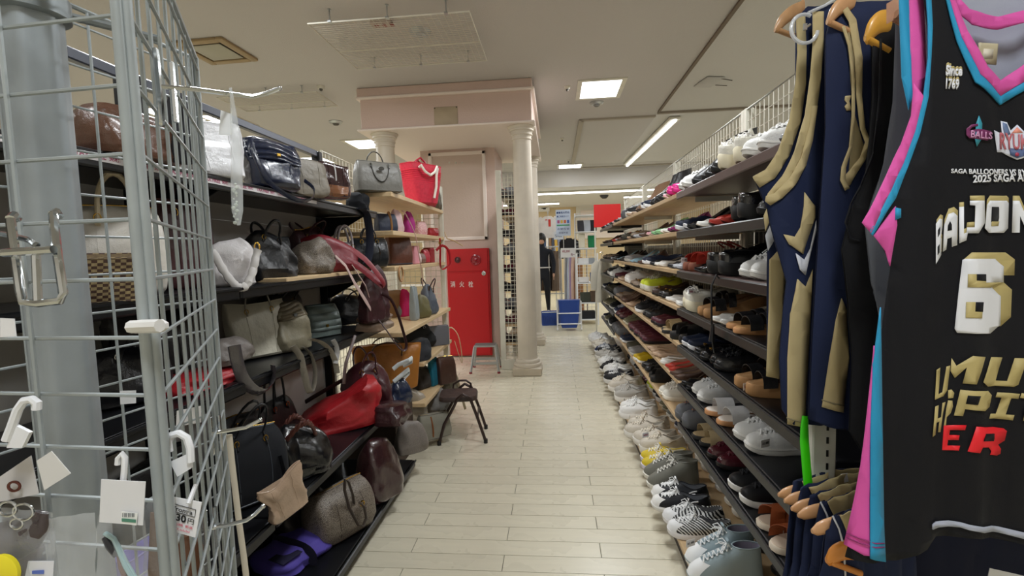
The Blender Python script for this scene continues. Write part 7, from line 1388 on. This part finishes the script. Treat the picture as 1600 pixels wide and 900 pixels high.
for s_, hx, hy, hz in ((-1, -.22, -.1, .88), (1, .24, -.06, .86)):
    m = MB(); m.ball((hx, hy, hz), .034, 10, 8, (.6, .9, 1.3))
    for k in range(4): m.tube([(hx, hy-.02+k*.013, hz-.03), (hx, hy-.024+k*.014, hz-.075-(.01 if k in (1, 2) else 0)), (hx, hy-.03+k*.013, hz-.1)], .0075, 6)
    m.tube([(hx, hy-.028, hz), (hx, hy-.05, hz-.03), (hx, hy-.05, hz-.055)], .008, 6); m.build('hand', SKN, t)
m = MB(); m.tube([(.17*math.cos(a_), .115*math.sin(a_), 1.02) for a_ in [2*PI*j/20 for j in range(20)]], .014, 6, closed=True); m.build('belt', mat('c9c6c2', .6), t)
for x_, y_ in ((-.1, -.09), (.11, .17)): m = MB(); m.loft([[(x_+.045*k*math.cos(a_), y_+.12*k*math.sin(a_)-.02, z) for a_ in [2*PI*j/16 for j in range(16)]] for k, z in ((.95, 0), (1, .02), (.85, .07), (.4, .09))]); m.build('shoe', mat('dcdcda', .6), t)
# other racks around the far hall, seen as a low background
for k, (x, y, n_) in enumerate(((-3.4, 9.5, 'left'), (3.2, 9.8, 'right'))):
    t = thing('display_shelf', f'pale display shelving far {n_} behind the aisle', 'shelving', (x, y, 0))
    for z in (.3, .75, 1.2, 1.62): m = MB(); m.box((0, 0, z), (1.8, .4, .025), ch=.004); m.build('shelf', mat('cfc6b6', .5), t, False)
    for sx in (-.88, .88): m = MB(); m.box((sx, 0, .84), (.04, .4, 1.68)); m.build('side', mat('cfc6b6', .5), t, False)
# sticky out stuff near the shoe rack's top shelf: small display cards and straps
t = thing('black_strap', 'black cable strap looping in front of the fourth shelf', 'strap'); m = MB(); m.tube([(.66, 1.95, 1.2), (.62, 1.93, 1.24), (.60, 1.92, 1.2), (.6, 1.92, 1.08), (.605, 1.92, .97), (.62, 1.95, .93)], .004, 6); m.tube([(.605, 1.92, 1.05), (.6, 1.92, .98)], [.006, .012], 6); m.build('strap', mat('151517', .5), t)
for k, (px, py, d_) in enumerate(((1185, 690, 0), (1158, 602, 1), (1107, 404, 2) if 0 else (1063, 406, 2), (1074, 455, 3), (1070, 845, 4), (1003, 678, 5))):
    X_k = (XF-.01) if k < 4 else .43; q = at(px, py, X=X_k); t = thing('price_tag', 'small white price tag with red figures, '+['below the burgundy lace-up shoe area' if 0 else 'on the black shoe near tan slides', 'before the white leather sneakers', 'clipped to the third shelf', 'on the navy shoes of the fourth shelf', 'tied to the striped slip-on of the bottom row', 'on the cream chunky sneaker of the bottom row'][k], 'price tag')
    m = MB(); m.sheet(q+Vector((0, -.02, -.013)), q+Vector((.012, -.05, -.013)) if 0 else q+Vector((.035, -.0, -.015)), q+Vector((.035, 0, .01)), q+Vector((0, -.02, .012)), .0008); m.build('card', mat('f0eff0', .5), t)
    m = MB(); put_text(m, '¥880' if k % 2 else '¥1,480', q+Vector((.004, -.0185, -.006)), (.027, .0155, 0), (0, 0, .01), .02); m.build('lettering', mat('a34a5e' if k % 2 else '4b4b50', .5), t, False)
